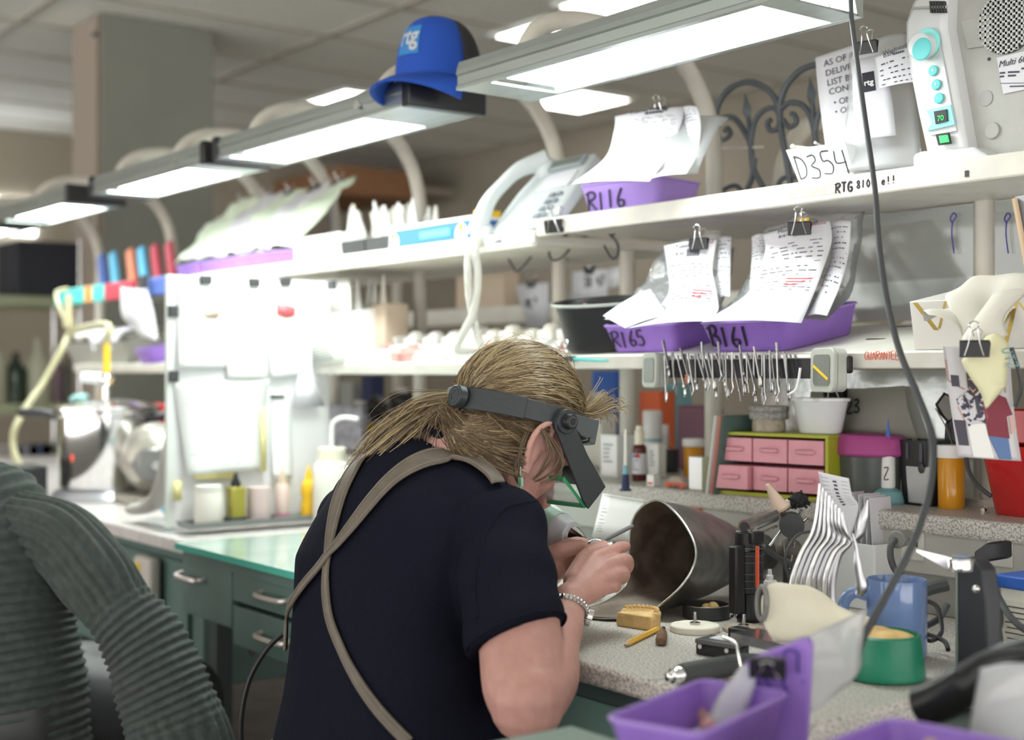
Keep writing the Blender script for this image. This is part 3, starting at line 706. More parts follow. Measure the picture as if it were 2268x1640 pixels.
for (pp, r) in [([(1040,1330),(985,1300),(900,1290),(800,1310)], .012), ([(1045,1380),(980,1390),(900,1420),(800,1480)], .012), ([(1050,1430),(1010,1480),(950,1540),(880,1590)], .011), ([(1035,1270),(970,1230),(880,1210),(800,1220)], .010)]:
    wr([at(x, y, 1.762 + abs(x-960)*.00012 - (y-1200)*.00010) for x, y in pp], r)
tx = bpy.data.textures.new('folds', 'CLOUDS'); tx.noise_scale = .16; tx.noise_depth = 1
shirt = sh.build('t_shirt', M['shirt'], woman, world=True, remesh=.006, sm=7)
q = shirt.modifiers.new('d', 'DISPLACE'); q.texture = tx; q.strength = .014; q.mid_level = .5; q.texture_coords = 'LOCAL'
# fold ridges over the back, radiating from the armpit, and at the sleeve
BS = bvh_of(shirt)
def on_shirt(px, py, off=.002, fb=1.9):
    d = ray(px, py).normalized(); h = BS.ray_cast(EYE, d)
    if h[0] is None:
        h2 = BS.find_nearest(at(px, py, fb)); return h2[0] + h2[1]*off, h2[1]
    return h[0] + h[1]*off, h[1]
fb_ = MB()
for path, r in [([(1195, 1110), (1120, 1125), (1075, 1185), (1052, 1280), (1058, 1370)], .0032)]:
    P = [on_shirt(x, y, -.0012)[0] for x, y in [tuple(c[:2]) for c in cat([(a, b_, 0) for a, b_ in path], 6)]]
    fb_.tube(P, r, 8)
fb_.build('sleeve_seam', M['shirt'], woman, world=True)
hem = []
axh = (HEM-SR).normalized(); fh = frz(HEM, axh)
def hemp(a):
    q = fh @ V(.0635*cos(a), .0635*sin(a), -.004); return q + axh*((q-HEM).dot(TILT))
MB().tube([hemp(2*pi*i/36) for i in range(36)], .0024, 8, closed=True, flat=1).build('sleeve_hem', M['shirt'], woman, world=True)
def strap_px(path, name, n=7, off=.0035, th=.0028):
    "leather strap laid over the shirt; path rows (px, py, width px)"
    C_ = cat([(a, b_, w_) for a, b_, w_ in path], n); L = []; R = []; Cn = []
    for i, c in enumerate(C_):
        d = C_[min(i+1, len(C_)-1)] - C_[max(i-1, 0)]; nx, ny = -d.y, d.x; l = math.hypot(nx, ny) or 1; nx /= l; ny /= l
        m_, nn = on_shirt(c.x, c.y, off)
        wm = c.z*(m_ - EYE).dot(FX)/FL
        tdir = (on_shirt(C_[min(i+1, len(C_)-1)].x, C_[min(i+1, len(C_)-1)].y, off)[0] - on_shirt(C_[max(i-1, 0)].x, C_[max(i-1, 0)].y, off)[0])
        side = tdir.cross(nn)
        if side.length < 1e-6: side = Vector((1, 0, 0))
        side.normalize(); L.append(m_ - side*wm/2); R.append(m_ + side*wm/2); Cn.append((m_, nn, side, wm))
    for _ in range(4):
        for A in (L, R):
            B_ = [A[0]] + [(A[i-1] + A[i]*2 + A[i+1])/4 for i in range(1, len(A)-1)] + [A[-1]]; A[:] = B_
    g_ = MB(); rows = []
    for a, b_, (m_, nn, side, wm) in zip(L, R, Cn): rows.append([a, a.lerp(b_, .15)+nn*.0012, a.lerp(b_, .5)+nn*.0016, a.lerp(b_, .85)+nn*.0012, b_])
    o = g_.grid(rows).build(name, M['strap'], woman, world=True, thick=th)
    for f_ in (.13, .87):
        MB().tube([a.lerp(b_, f_)+nn*.0030 for a, b_, (m_, nn, s2, w2) in zip(L, R, Cn)], .0006, 5).build('stitching', M['seam'], o, world=True)
    return o
strap_px([(818, 1003, 40), (786, 1040, 52), (757, 1100, 50), (742, 1160, 42), (733, 1215, 26), (728, 1262, 20), (727, 1310, 26), (735, 1370, 26), (757, 1430, 24), (785, 1490, 24), (820, 1548, 25), (862, 1600, 26), (905, 1645, 26)], 'apron_strap')
strap_px([(1104, 1080, 30), (1078, 1052, 44), (1040, 1028, 52), (985, 1016, 56), (930, 1030, 58), (880, 1062, 54), (835, 1108, 46), (790, 1165, 38), (752, 1214, 26), (735, 1232, 20), (712, 1262, 20), (680, 1300, 22), (652, 1345, 22), (634, 1395, 20), (624, 1440, 16)], 'apron_strap', off=.0068)
# apron skirt wrapping the hips, seen under the elbow
ap = MB(); rows = []
for z in (.50, .56, .60, .615): rows.append([p for p in ring((-1.545, .945, z), .212, .163, 0, 40)[:40]])
rows=rows; ap.loft(rows, True, False).build('apron_skirt', M['strap'], woman, world=True, thick=.003)
# trousers, shoes
tr = MB()
for s_ in (-1, 1):
    x = -1.55 + s_*.10
    cap_chain(tr, [(x, .90, .535), (x+s_*.02, 1.10, .53), (x+s_*.04, 1.30, .52)], [.092, .080, .062], 16)
    cap_chain(tr, [(x+s_*.04, 1.30, .52), (x+s_*.04, 1.28, .30), (x+s_*.04, 1.26, .10)], [.062, .056, .042], 16)
cap_chain(tr, [(-1.66, .90, .56), (-1.44, .90, .56)], [.11, .11], 18)
tr.build('trousers', M['dark'], woman, world=True, remesh=.012, sm=3)
for s_ in (-1, 1):
    x = -1.55 + s_*.14; bb = MB(); cap_chain(bb, [(x, 1.23, .05), (x, 1.32, .045), (x, 1.42, .035)], [.045, .042, .034], 14); bb.build('shoe', M['black'], woman, world=True)
st = thing('work_stool', 'round stool under the bending woman', 'stool', (-1.55, .90, 0))
MB().lathe([(0, .39), (.17, .39), (.185, .405), (.185, .43), (.17, .44), (0, .44)]).build('seat', M['black'], st)
MB().cyl((0,0,.06), (0,0,.39), .022).build('column', M['steel'], st)
for k in range(5):
    a = k*2*pi/5; MB().tube([(0,0,.09), (.24*cos(a), .24*sin(a), .05)], .016, 8).build('base_leg', M['black'], st); MB().sph((.24*cos(a), .24*sin(a), .025), .025, 10, 8).build('caster', M['black'], st)
# ---- hair
CR = (.0765, .094, .093)   # scalp radii in head frame
CC = Vector((0, -.002, .050))
def scalp(d, off=0):
    d = d.normalized(); k = 1/math.sqrt((d.x/CR[0])**2 + (d.y/CR[1])**2 + (d.z/CR[2])**2); return CC + d*(k + off)
tie = Vector((.0, -.80, -.42)).normalized()
hb = MB(); hb.m = 0
rows = []
NA, NB = 44, 26
for i in range(NB+1):
    row = []
    for j in range(NA):
        th = 2*pi*j/NA; ph = pi*i/NB
        d = Vector((sin(ph)*cos(th), sin(ph)*sin(th), cos(ph)))
        d2 = d.copy()
        p = scalp(d2, .000)
        # cut the cap along the hairline: face side pulled inside
        face = d.y > .62 and d.z < .35 or (d.y > .18 and d.z < -.18) or d.z < -.80 and d.y > -.2
        if face: p = CC + (p-CC)*.86
        row.append(HM @ p)
    rows.append(row)
hb.loft(rows, True, False)
rnd = random.Random(3)
def strand(pts, r, mi):
    hb.m = mi; n = len(pts)
    hb.tube(pts, [r*(.55 + .45*sin(pi*min(1, (i+.6)/n))) for i in range(n)], 3)
def hm(): return rnd.choices((0, 1, 2), (.50, .14, .36))[0]
for k in range(4200):
    a = rnd.uniform(-pi, pi); z = rnd.uniform(-.62, 1.0); rr = math.sqrt(max(0, 1-z*z)); d = Vector((rr*cos(a), rr*sin(a), z))
    if (d.y > .60 and d.z < .38) or (d.y > .12 and d.z < -.12) or (abs(d.x) > .8 and d.z < -.22 and d.y > -.05): continue
    if d.x < -.55 and rnd.random() < .6: continue
    if d.angle(tie) < .25: continue
    lift = rnd.uniform(.0005, .0065) * (1 if d.z > 0 else .7); pts = []; n = 11
    wob = rnd.uniform(-.06, .06); f1 = rnd.uniform(.45, 1.0)
    tt = (tie + Vector((rnd.uniform(-.12, .12), 0, rnd.uniform(-.10, .12)))).normalized()
    sw = Vector((.35 if d.x > 0 else -.35, 0, .10))
    for i in range(n):
        s_ = i/(n-1)*f1; q = d.lerp(tt, s_) + sw*sin(pi*s_)*.25 + Vector((0, 0, 1))*wob*sin(2*pi*s_)
        if q.length < .2: q = q + Vector((.3, 0, 0))
        pts.append(HM @ scalp(q, lift*sin(pi*min(.95, s_*.9+.08))+.0008))
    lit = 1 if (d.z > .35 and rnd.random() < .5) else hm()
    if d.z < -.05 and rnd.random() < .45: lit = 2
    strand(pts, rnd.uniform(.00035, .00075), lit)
TP = HM @ scalp(tie, .004)
PTL = [TP, at(950, 912, 1.925), at(905, 942, 1.92), at(860, 980, 1.925), at(822, 1010, 1.935), at(800, 1030, 1.94)]
for k in range(950):
    o = Vector((rnd.gauss(0, 1), rnd.gauss(0, 1), rnd.gauss(0, 1)))*.0085; ln = rnd.uniform(.55, 1.0); C_ = cat(PTL, 4); m_ = max(5, int(len(C_)*ln)); pts = []
    dr = Vector((rnd.gauss(0, .012), rnd.gauss(0, .012), rnd.gauss(-.006, .010)))
    for i in range(m_):
        f_ = i/len(C_); pts.append(C_[i] + o*(.45 + 1.3*sin(pi*min(1, f_*1.15))*.9) + dr*f_ + V(0, 0, -.010)*f_*rnd.random()*0)
    strand(pts, rnd.uniform(.00035, .0008), hm() if k % 4 else 1)
# loop of hair tucked back through the tie, stubs hanging at the nape
for k in range(200):
    o = Vector((rnd.gauss(0, 1), rnd.gauss(0, 1), rnd.gauss(0, 1)))*.006
    P = cat([TP + V(0, 0, .004), at(975, 925, 1.905), at(955, 950, 1.90), at(950, 975, 1.905), at(962, 992, 1.915)], 3)
    strand([p + o*(1+i*.10) for i, p in enumerate(P)], rnd.uniform(.0005, .001), hm())
# fringe tuft sticking out over the band
for k in range(110):
    o = Vector((rnd.gauss(0, 1), rnd.gauss(0, 1), rnd.gauss(0, 1)))
    a = at(1300, 915, 2.0) + o*.006; e = at(1338, 893, 2.02) + o*.012
    strand(cat([at(1272, 905, 1.99)+o*.004, a, e, e + V(0, .004, -.006) + o*.004], 3), .0006, 1 if k % 2 else 0)
BB = bvh_of(body)
def on_body(px, py, off, fb=1.9):
    d = ray(px, py).normalized(); h = BB.ray_cast(EYE, d); p = h[0] if h[0] is not None else at(px, py, fb)
    return p - d*off
for k in range(1200):
    x0 = rnd.uniform(1000, 1168); y1 = lerp(1010, 1062, (x0-1000)/168); y0 = rnd.uniform(905, y1) if x0 < 1140 else rnd.uniform(950, 1062)
    ex, ey = rnd.gauss(985, 8), rnd.gauss(912, 12); P = []
    for i in range(8):
        s_ = i/7*rnd.uniform(.9, 1); x = lerp(x0, ex, s_); y = lerp(y0, ey, s_) + 26*sin(pi*s_); P.append(on_body(x, y, lerp(.003, .011, s_) + .004*sin(pi*s_)*rnd.random()))
    for _ in range(2): P = [P[0]] + [(P[i-1]+P[i]*2+P[i+1])/4 for i in range(1, 7)] + [P[-1]]
    strand(P, rnd.uniform(.0004, .0008), rnd.choices((0, 1, 2), (.42, .06, .52))[0])
# wisps over the cheek and flyaways
for k, P in enumerate([[(1205, 955), (1228, 1005), (1200, 1045), (1180, 1062)], [(1210, 960), (1240, 1010), (1215, 1050), (1184, 1066)], [(1200, 950), (1215, 1000), (1192, 1050)], [(1215, 965), (1246, 1020), (1230, 1055), (1195, 1070)], [(1165, 960), (1150, 1010), (1148, 1060)], [(1160, 980), (1140, 1040), (1152, 1075)]]):
    for j in range(9):
        o = Vector((rnd.gauss(0, 1), rnd.gauss(0, 1), rnd.gauss(0, 1)))*.0016
        strand(cat([at(x, y, 1.865) + o for x, y in P], 4), .0005, 0 if j % 2 else 2)
for k in range(60):
    d = Vector((rnd.uniform(-.2, 1), rnd.uniform(-.8, .8), rnd.uniform(.1, 1))); p = scalp(d, .004); q = scalp(d + Vector((rnd.uniform(-.3, .3), -.4, rnd.uniform(-.2, .2))), rnd.uniform(.008, .018)); r_ = scalp(d + Vector((0, -.9, -.2)), .004)
    strand(cat([HM @ p, HM @ q, HM @ r_], 4), .00035, 1)
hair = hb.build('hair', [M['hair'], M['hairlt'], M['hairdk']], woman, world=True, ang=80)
bb = MB(); tf = frz(TP, (TP - HM @ CC)); bb.tube([tf @ V(.014*cos(2*pi*i/20), .014*sin(2*pi*i/20), .004) for i in range(20)], .0035, 8, closed=True); bb.build('hair_tie', M['black'], woman, world=True)
# collar ring and red undershirt edge
bb = MB(); bb.tube([Vector((-1.603, 1.092, 1.040)) + Matrix.Rotation(radians(-50), 3, 'X') @ V(.075*cos(2*pi*i/36), .064*sin(2*pi*i/36), 0) for i in range(36)], .006, 8, closed=True); bb.build('collar', M['shirt'], woman, world=True)
bb = MB(); bb.tube([at(x, y, 1.915) for x, y in ((905, 1000), (935, 1003), (970, 1004))], .004, 6); bb.build('undershirt_edge', M['red'], woman, world=True)
# earring
bb = MB(); e0 = at(1153, 1034, 1.855); bb.tube([e0, e0+V(0, 0, -.012)], .0008, 5); bb.box(e0+V(0, 0, -.021), (.007, .004, .012)); bb.tube([e0+V(0,0,-.027), e0+V(0,0,-.031)], .0018, 6)
bb.build('earring', mat('jade', (.30, .55, .42), .25), woman, world=True)
# wrist watch
wt = thing('wrist_watch', 'narrow silver bracelet watch on the woman\'s near wrist', 'watch', WR)
ax = (W1 - WR).normalized(); f_ = frz(WR + ax*.004, ax)
for k in range(30):
    a = 2*pi*k/30; bb = MB(); bb.M = f_ @ Matrix.Rotation(a, 4, 'Z'); bb.box((.0265, 0, 0), (.003, .0050, .0085)); bb.build('bracelet_link', M['chrome'], wt, world=True, bev=.0006)
cdir = max(((f_ @ V(cos(a), sin(a), 0) - f_.translation).dot(RX*.8 - FX*.2 - ZX*.5), a) for a in [i*.1 for i in range(63)])[1]
bb = MB(); bb.M = f_ @ Matrix.Rotation(cdir, 4, 'Z'); bb.cyl((.0265, 0, 0), (.033, 0, 0), .0125); bb.build('watch_case', M['chrome'], wt, world=True)
bb = MB(); bb.M = f_ @ Matrix.Rotation(cdir, 4, 'Z'); bb.cyl((.033, 0, 0), (.0336, 0, 0), .0105); bb.build('watch_face', M['white'], wt, world=True)
# ---- magnifying visor
vz = thing('magnifier_visor', 'dark grey magnifying headband visor worn on the woman\'s head', 'visor', HO)
BT = radians(14); BC = HM @ Vector(CC) + V(0, .002, -.004)
bm_ = Matrix((Vector((1,0,0)), Vector((0, cos(BT), -sin(BT))), Vector((0, sin(BT), cos(BT))))).transposed().to_4x4(); bm_.translation = BC
def band(a0, a1, rx, ry, h, th, name, m, n=44):
    R = []
    for i in range(n+1):
        a = a0 + (a1-a0)*i/n; c, s_ = cos(a), sin(a)
        R.append([bm_ @ V(rx*c, ry*s_, -h/2), bm_ @ V((rx+th)*c, (ry+th)*s_, -h/2), bm_ @ V((rx+th)*c, (ry+th)*s_, h/2), bm_ @ V(rx*c, ry*s_, h/2)])
    return MB().loft(R, True, True).build(name, m, vz, world=True, bev=.0012)
RXb, RYb = .0905, .110
band(radians(-92), radians(-28), RXb, RYb, .031, .0045, 'rear_band', M['visor'])
band(radians(-36), radians(78), RXb, RYb, .028, .003, 'side_band', M['visor'])
band(radians(102), radians(216), RXb, RYb, .028, .003, 'side_band', M['visor'])
band(radians(208), radians(272), RXb, RYb, .031, .0045, 'rear_band', M['visor'])
band(radians(60), radians(120), RXb+.004, RYb+.004, .036, .010, 'front_pad', M['visoredge'])
kb = bm_ @ V(.012, -RYb-.004, .0); kd = (bm_ @ V(-.012, -RYb-.02, .0)) - (bm_ @ V(-.012, -RYb-.004, .0)); kd = kd.normalized()
bb = MB().cyl(kb, kb+kd*.012, .0165, .0155, 28); kn = bb.build('size_knob', M['visor'], vz, world=True, bev=.001)
for r_ in (.0135, .009): MB().tube([frz(kb+kd*.0125, kd) @ V(r_*cos(2*pi*i/28), r_*sin(2*pi*i/28), 0) for i in range(28)], .0007, 5, closed=True).build('knob_ring', M['visoredge'], kn, world=True)
X0 = BC.x + RXb + .008; X1 = BC.x - RXb - .008
def pl(px, py, x=X0): return onx(px, py, x)
pv = pl(1252, 934)
for x, s_ in ((X0, 1), (X1, -1)):
    off = V(x-X0, 0, 0)
    poly = [(1229, 950), (1231, 925), (1245, 912), (1262, 912), (1274, 926), (1275, 948), (1290, 985), (1300, 1008), (1340, 1079), (1302, 1128), (1290, 1108)]
    P = [pl(a, b_) + off for a, b_ in poly]; n = len(P); t_ = .004
    bb = MB(); bb.add([p + V(-t_/2, 0, 0) for p in P] + [p + V(t_/2, 0, 0) for p in P], [tuple(range(n)), tuple(range(n, 2*n))] + [(i, (i+1) % n, n+(i+1) % n, n+i) for i in range(n)])
    sp = bb.build('side_plate', M['visor'], vz, world=True, bev=.0008, smooth=False)
    c = pv + off
    MB().cyl(c + V(-.010*s_, 0, 0), c + V(s_*.006, 0, 0), .0175, n=28).build('pivot_boss', M['visor'], vz, world=True, bev=.0012)
    kk = MB().cyl(c + V(s_*.006, 0, 0), c + V(s_*.016, 0, 0), .0115, .010, n=28).build('pivot_knob', M['black'], vz, world=True, bev=.001)
    MB().tube([c + V(s_*.0162, .0065*cos(a), .0065*sin(a)) for a in [2*pi*i/24 for i in range(24)]], .0008, 5, closed=True).build('knob_ring', M['visoredge'], kk, world=True)
    # bracket forward of the pivot
    Q = [pl(a, b_) + off + V(-s_*.004, 0, 0) for a, b_ in ((1268, 914), (1296, 922), (1322, 930), (1320, 972), (1292, 966), (1278, 948))]; n = len(Q)
    bb = MB(); bb.add([p for p in Q] + [p + V(-s_*.005, 0, 0) for p in Q], [tuple(range(n)), tuple(range(n, 2*n))] + [(i, (i+1) % n, n+(i+1) % n, n+i) for i in range(n)]); bb.build('front_bracket', M['visoredge'], vz, world=True, bev=.001, smooth=False)
# hood between the plates and the lens with its green rim
hA, hB = pl(1300, 1008), pl(1340, 1079)
bb = MB().quad(hA+V(-.004,0,0), hB+V(-.004,0,0), hB+V(X1-X0+.004,0,0), hA+V(X1-X0+.004,0,0)); bb.build('visor_hood', M['visor'], vz, world=True, thick=.003)
lA, lB = pl(1256, 1062), pl(1300, 1122)
ld = (lB-lA); 
for a_, b2_ in ((lA, lA+ld*.0), ): pass
fr_pts = [lA+V(-.006,0,0), lB+V(-.006,0,0), lB+V(X1-X0+.006,0,0), lA+V(X1-X0+.006,0,0)]
MB().tube(fr_pts, .0035, 8, closed=True).build('lens_rim', M['lensgreen'], vz, world=True)
MB().quad(*fr_pts).build('lens', M['lens'], vz, world=True, thick=.002)
# ---------------------------------------------------------------- things on and round the upper shelf
def lab_tray(p, rz, label, word=None, sc=1.0, rx=0, ry=0, group='purple case trays', m='purple', hh=.046, w_=.19, d_=.135, flap=False, wy=.012, wx=-.075, ink='ink', wr=.0016, wh=.027):
    t = thing('case_tray', label, 'tray', p, rz, group, rx=rx, ry=ry)
    MB().tray((0, 0, 0), (w_-.022, d_-.022), (w_, d_), hh, .0028, .014).build('tray_body', M[m], t)
    rim = MB()
    out = []
    for k, (sx_, sy_) in enumerate(((1,-1),(1,1),(-1,1),(-1,-1))):
        for i in range(5):
            a = -pi/2 + k*pi/2 + i/4*pi/2; out.append(V(sx_*(w_/2-.014) + .014*cos(a), sy_*(d_/2-.014) + .014*sin(a), hh))
    rim.tube(out, .0024, 6, closed=True).build('rim', M['purplelt'] if m == 'purple' else M[m], t)
    if word:
        f = fr((wx, -(d_-.022)/2-.0045, .010), (1, 0, 0), (0, -.011/hh, 1))
        hand(word, wh, M[ink], t, f, r=wr)
    return t
# ---- blue cap on the second lamp
cp = onz(948, 186, LZ+.054)
capM = (onz(955, 190, LZ+.05).x, 1.468, LZ+.050)
cap_t = thing('baseball_cap', 'bright blue cap with black mesh back and logo patch, on the bench lamp', 'cap', capM, radians(201), None, rx=radians(2))
def crown(a, v):
    "a = angle from the front, v = 0 rim .. 1 top"
    ph = v*pi/2; r = cos(ph)**.62; h = .128*sin(ph)**.95
    return V(.078*r*sin(a), .095*r*cos(a) + (.006 if abs(a) < 1.2 else 0)*sin(ph), h)
for nm, a0, a1, mt_ in (('front_panel', -1.28, 1.28, 'capblue'), ('mesh_back', 1.28, 2*pi-1.28, 'capmesh')):
    if mt_ == 'capmesh': mm('capmesh', (.035, .035, .04), .8, alpha=.86, bump=.6, bscale=900)
    MB().grid([[crown(a0 + (a1-a0)*i/24, j/14) for j in range(15)] for i in range(25)]).build(nm, M[mt_], cap_t, thick=.0015)
MB().tube([crown(a, .0)*1.006 for a in [1.62 + (2*pi-3.24)*i/20 for i in range(21)]], .007, 8, flat=.5).build('back_strap', M['black'], cap_t)
MB().sph(crown(0, 1)+V(0, 0, .002), (.007, .007, .004)).build('top_button', M['capblue'], cap_t)
MB().tube([crown(pi+.35*k, .08)*1.02 for k in (-1.2, -.6, 0, .6, 1.2)], .004, 6).build('size_strap', M['blue'], cap_t)
br = []
for i in range(17):
    a = -1.25 + 2.5*i/16; e = V(.080*sin(a)*1.02, .098*cos(a), .002)
    L = .072*max(0, cos(a*1.18))**.6; row = []
    for j in range(6):
        f = j/5; row.append(e + V(sin(a)*L*f*.35, L*f, -.012*f - .016*f*f - .055*(e.x/.08)**2*f*.35 + .001))
    br.append(row)
MB().grid(br).build('brim', M['capblue'], cap_t, thick=.003)
def bend(o, fn):
    for v in o.data.vertices: v.co = fn(v.co)
def cpatch(co, off): return (crown(-co.x/.085, co.y/.150 + .12) + (crown(-co.x/.085, co.y/.150 + .12) - V(0, 0, .03)).normalized()*off)
pt = MB(); G = [[V(-.030 + .060*i/8 - .012, .012 + .052*j/6, 0) for j in range(7)] for i in range(9)]
patch = pt.grid(G).build('logo_patch', mat('patchblue', (.03, .20, .50), .6), cap_t); bend(patch, lambda c: cpatch(c, .0024))
lt = text('rtg', .044, M['white'], cap_t, Matrix.Translation((-.037, .028, 0)), name='logo_lettering', bold=.0012); bend(lt, lambda c: cpatch(c, .0032))
# ---- telephone
BL = ony(1078, 520, 1.665); BR_ = ony(1212, 496, 1.665)
xh = (BR_-BL).normalized(); TR = ony(1296, 345, 1.80); TLp = ony(1195, 352, 1.80)
upv = (TR-BR_); 
ph = thing('desk_telephone', 'pale grey desk telephone propped up steeply on the upper shelf, handset on its left', 'telephone', BL)
f = fr(BL, xh, upv); Wp = (BR_-BL).length; Hp = (TR-BR_).length
FI = f
bb = MB(); bb.M = f; bb.prism([(0, 0), (Wp, 0), (Wp+.002, Hp*.5), (Wp-.01, Hp), (.02, Hp), (0, Hp*.6)], -.03, 0); bb.build('housing', mat('phone', (.56, .60, .61), .4), ph, world=True, bev=.006)
bb = MB(); bb.M = f; bb.box((Wp*.62, Hp*.88, .004), (Wp*.55, Hp*.14, .012)); sc_ = bb.build('display_housing', mat('phoned', (.30, .33, .34), .4), ph, world=True, bev=.003)
bb = MB(); bb.M = f; bb.box((Wp*.62, Hp*.88, .0105), (Wp*.46, Hp*.085, .001)); bb.build('display', mat('lcd', (.16, .19, .17), .2), sc_, world=True)
keym = mat('keys', (.72, .76, .78), .4); keyd = mat('keysd', (.24, .27, .30), .4)
bb = MB(); bb.M = f; bb.box((Wp*.64, Hp*.64, .002), (Wp*.5, Hp*.22, .003)); bb.build('paper_index', M['paper'], ph, world=True)
for r_ in range(4):
    for c_ in range(5):
        bb = MB(); bb.M = f; bb.box((Wp*(.44 + c_*.105), Hp*(.42 - r_*.095), .003), (Wp*(.075), Hp*.045, .007)); bb.build('key', keyd if c_ > 2 else keym, ph, world=True, bev=.001)
hs = thing('telephone_handset', 'pale grey handset resting on the propped up desk telephone, its cord hanging down', 'handset', BL)
def fp(x, y, z): return f @ V(x, y, z)
P = cat([fp(-.012, -.012, .012), fp(.000, .05, .040), fp(.012, .10, .044), fp(.030, .15, .040), fp(.056, .196, .016)], 5)
bb = MB(); bb.tube(P, [.024 - .010*sin(pi*i/(len(P)-1)) for i in range(len(P))], 16, flat=.8); bb.build('grip', mat('phonel', (.66, .71, .71), .35), hs, world=True)
for c_, nm in ((fp(-.008, -.002, .004), 'mouthpiece'), (fp(.052, .185, .004), 'earpiece')):
    bb = MB(); bb.sph(c_, (.027, .027, .020), 18, 12, f.to_3x3()); bb.build(nm, M['phonel'] if 'phonel' in M else bpy.data.materials['phonel'], hs, world=True)
# coiled cord of the handset
cp_ = cat([fp(-.008, -.02, .006), at(1040, 560, 2.70), at(1037, 600, 2.69), at(1040, 660, 2.69), at(1052, 720, 2.69), at(1063, 768, 2.69), at(1040, 776, 2.69), at(1012, 772, 2.69), at(1028, 735, 2.68), at(1045, 700, 2.68), at(1056, 650, 2.68), at(1058, 600, 2.68), at(1052, 560, 2.69), ony(1058, 535, 1.66)], 12)
T_ = []; n = len(cp_); ang = 0
for i in range(n-1):
    for k in range(10):
        p = cp_[i].lerp(cp_[i+1], k/10); d = (cp_[i+1]-cp_[i]).normalized(); x = d.orthogonal().normalized(); x = (RX - d*RX.dot(d)).normalized(); y = d.cross(x); ang += 2*pi/9*1.0
        T_.append(p + (x*cos(ang) + y*sin(ang))*.0068)
bb = MB().tube(T_, .0020, 4); solo(bb, 'coiled_cord', M['wirewht'], 'white coiled telephone cord looping down below the upper shelf', 'cord')
# shelf edge sticker and wooden clip
def lipsticker(px0, px1, py, h, label, m='paper', word=None, wm='print', size=.012):
    a = ony(px0, py, UYF-.003); b_ = ony(px1, py, UYF-.003); z = 1.432 if a.x < -2.09 else UZ-.012
    t = thing('shelf_label', label, 'label', (a.x, UYF-.0015, z-h/2))
    MB().box(((b_.x-a.x)/2, 0, h/2), (b_.x-a.x, .001, h)).build('label_strip', M[m], t)
    if word: text(word, size, M[wm], t, fr((.004, -.001, h*.28), (1, 0, 0), (0, 0, 1)))
    return t
lipsticker(1090, 1182, 536, .020, 'white printed strip stuck to the shelf lip below the telephone', word='OPER')
lipsticker(425, 505, 600, .03, 'white tag with dark lettering on the shelf lip over the divider', word='W 1', size=.026)
# handwriting on the near lip
hwp = ony(1852, 415, UYF-.0005)
hand('RTG', .0145, M['ink'], shelfR, fr((ony(1852, 412, UYF).x, UYF-.0008, UZ-.021), (1, 0, 0), (0, 0, 1)), r=.0016, world=True, wob=.05, adv=.8)
hand('8100 e!!', .0115, M['ink'], shelfR, fr((ony(1898, 405, UYF).x, UYF-.0008, UZ-.018), (1, 0, 0), (0, 0, 1)), r=.0010, world=True, wob=.05, adv=.8)
MB().box((ony(1800, 420, UYF).x, UYF-.0005, UZ-.014), (.10, .0008, .014)).build('stain', mat('stain', (.72, .62, .42), .6, n1=.3, nscale=90), shelfR, world=True)
hand('GUARANTEE', .011, M['redink'], midR, fr(ony(1915, 797, MYF-.0075), (1, 0, 0), (0, 0, 1)), r=.0006, world=True, adv=.62)
# ---- near tray with slip on the upper shelf
def film_bag(rows, label, group='clear film bags', amp=.008, seed=1, bow=.01, m='film', nu=10, name='plastic_bag'):
    S_ = Sheet(rows, 5, nu, bow, amp, seed); o = S_.mesh(); c = S_.P[-1][len(S_.P[0])//2]
    return solo(o, name, M[m], label, 'bag', group, at=c, thick=.0008), S_
def slip(rows, label, seed=1, bow=.004, amp=.0, red=False, v1=.7, head=True, title=None, logo=False, num=None, name='work_slip', m='paper', rowsn=14):
    S_ = Sheet(rows, 6, 8, bow, amp, seed); c = S_.P[-1][4]; t = thing(name, label, 'paper', c)
    S_.mesh().build('sheet', M[m], t, world=True, thick=.0005)
    form_print(S_, t, rows=rowsn, seed=seed, head=head, v0=.2 if head else .06, v1=v1, red=red, ink='print')
    if title: text(title, .0105, M['print'], t, S_.frame(.22, .075), name='heading', world=True)
    if num: text(num, .0075, M['print'], t, S_.frame(.22, .135), name='number', world=True)
    return t, S_
def R2(*a):
    "rows (xl, yl, tl, xr, yr, tr) in pixels and depth"
    return [(at(r[0], r[1], r[2]), at(r[3], r[4], r[5])) for r in a]
TM = lambda x, y=0: (ony(x, 400, 1.70) - EYE).dot(FX)
p = ony(1338, 470, 1.73); 
lab_tray((ony(1392, 470, 1.715).x, 1.745, UZ), radians(9), 'pale purple case tray on the upper shelf with big handwritten letters on its front', 'R116', wh=.034, wr=.0019, m='purplelt', hh=.058)
bagA, _ = film_bag(R2((1370, 262, 2.52, 1615, 262, 2.42), (1362, 300, 2.48, 1585, 292, 2.38), (1330, 360, 2.44, 1560, 345, 2.34), (1262, 405, 2.42, 1545, 385, 2.34)), 'clear film bag standing over the tray on the upper shelf', seed=3, m='filmc')
slip(R2((1362, 258, 2.47, 1515, 236, 2.44), (1360, 290, 2.44, 1510, 270, 2.41), (1340, 350, 2.39, 1480, 345, 2.37), (1266, 408, 2.33, 1438, 402, 2.29)), 'white slip with bar code clipped over the tray on the upper shelf', 2, title='Tuesday August 2', v1=.55)
slip(R2((1505, 240, 2.45, 1545, 236, 2.41), (1510, 290, 2.42, 1552, 275, 2.38), (1470, 370, 2.38, 1545, 340, 2.35), (1420, 402, 2.31, 1520, 385, 2.27)), 'second folded sheet behind the slip over the upper tray', 4, head=False)
binder_clip(at(1460, 262, 2.45), 1.0, radians(20), label='black binder clip holding the slip over the upper shelf tray', group='binder clips')
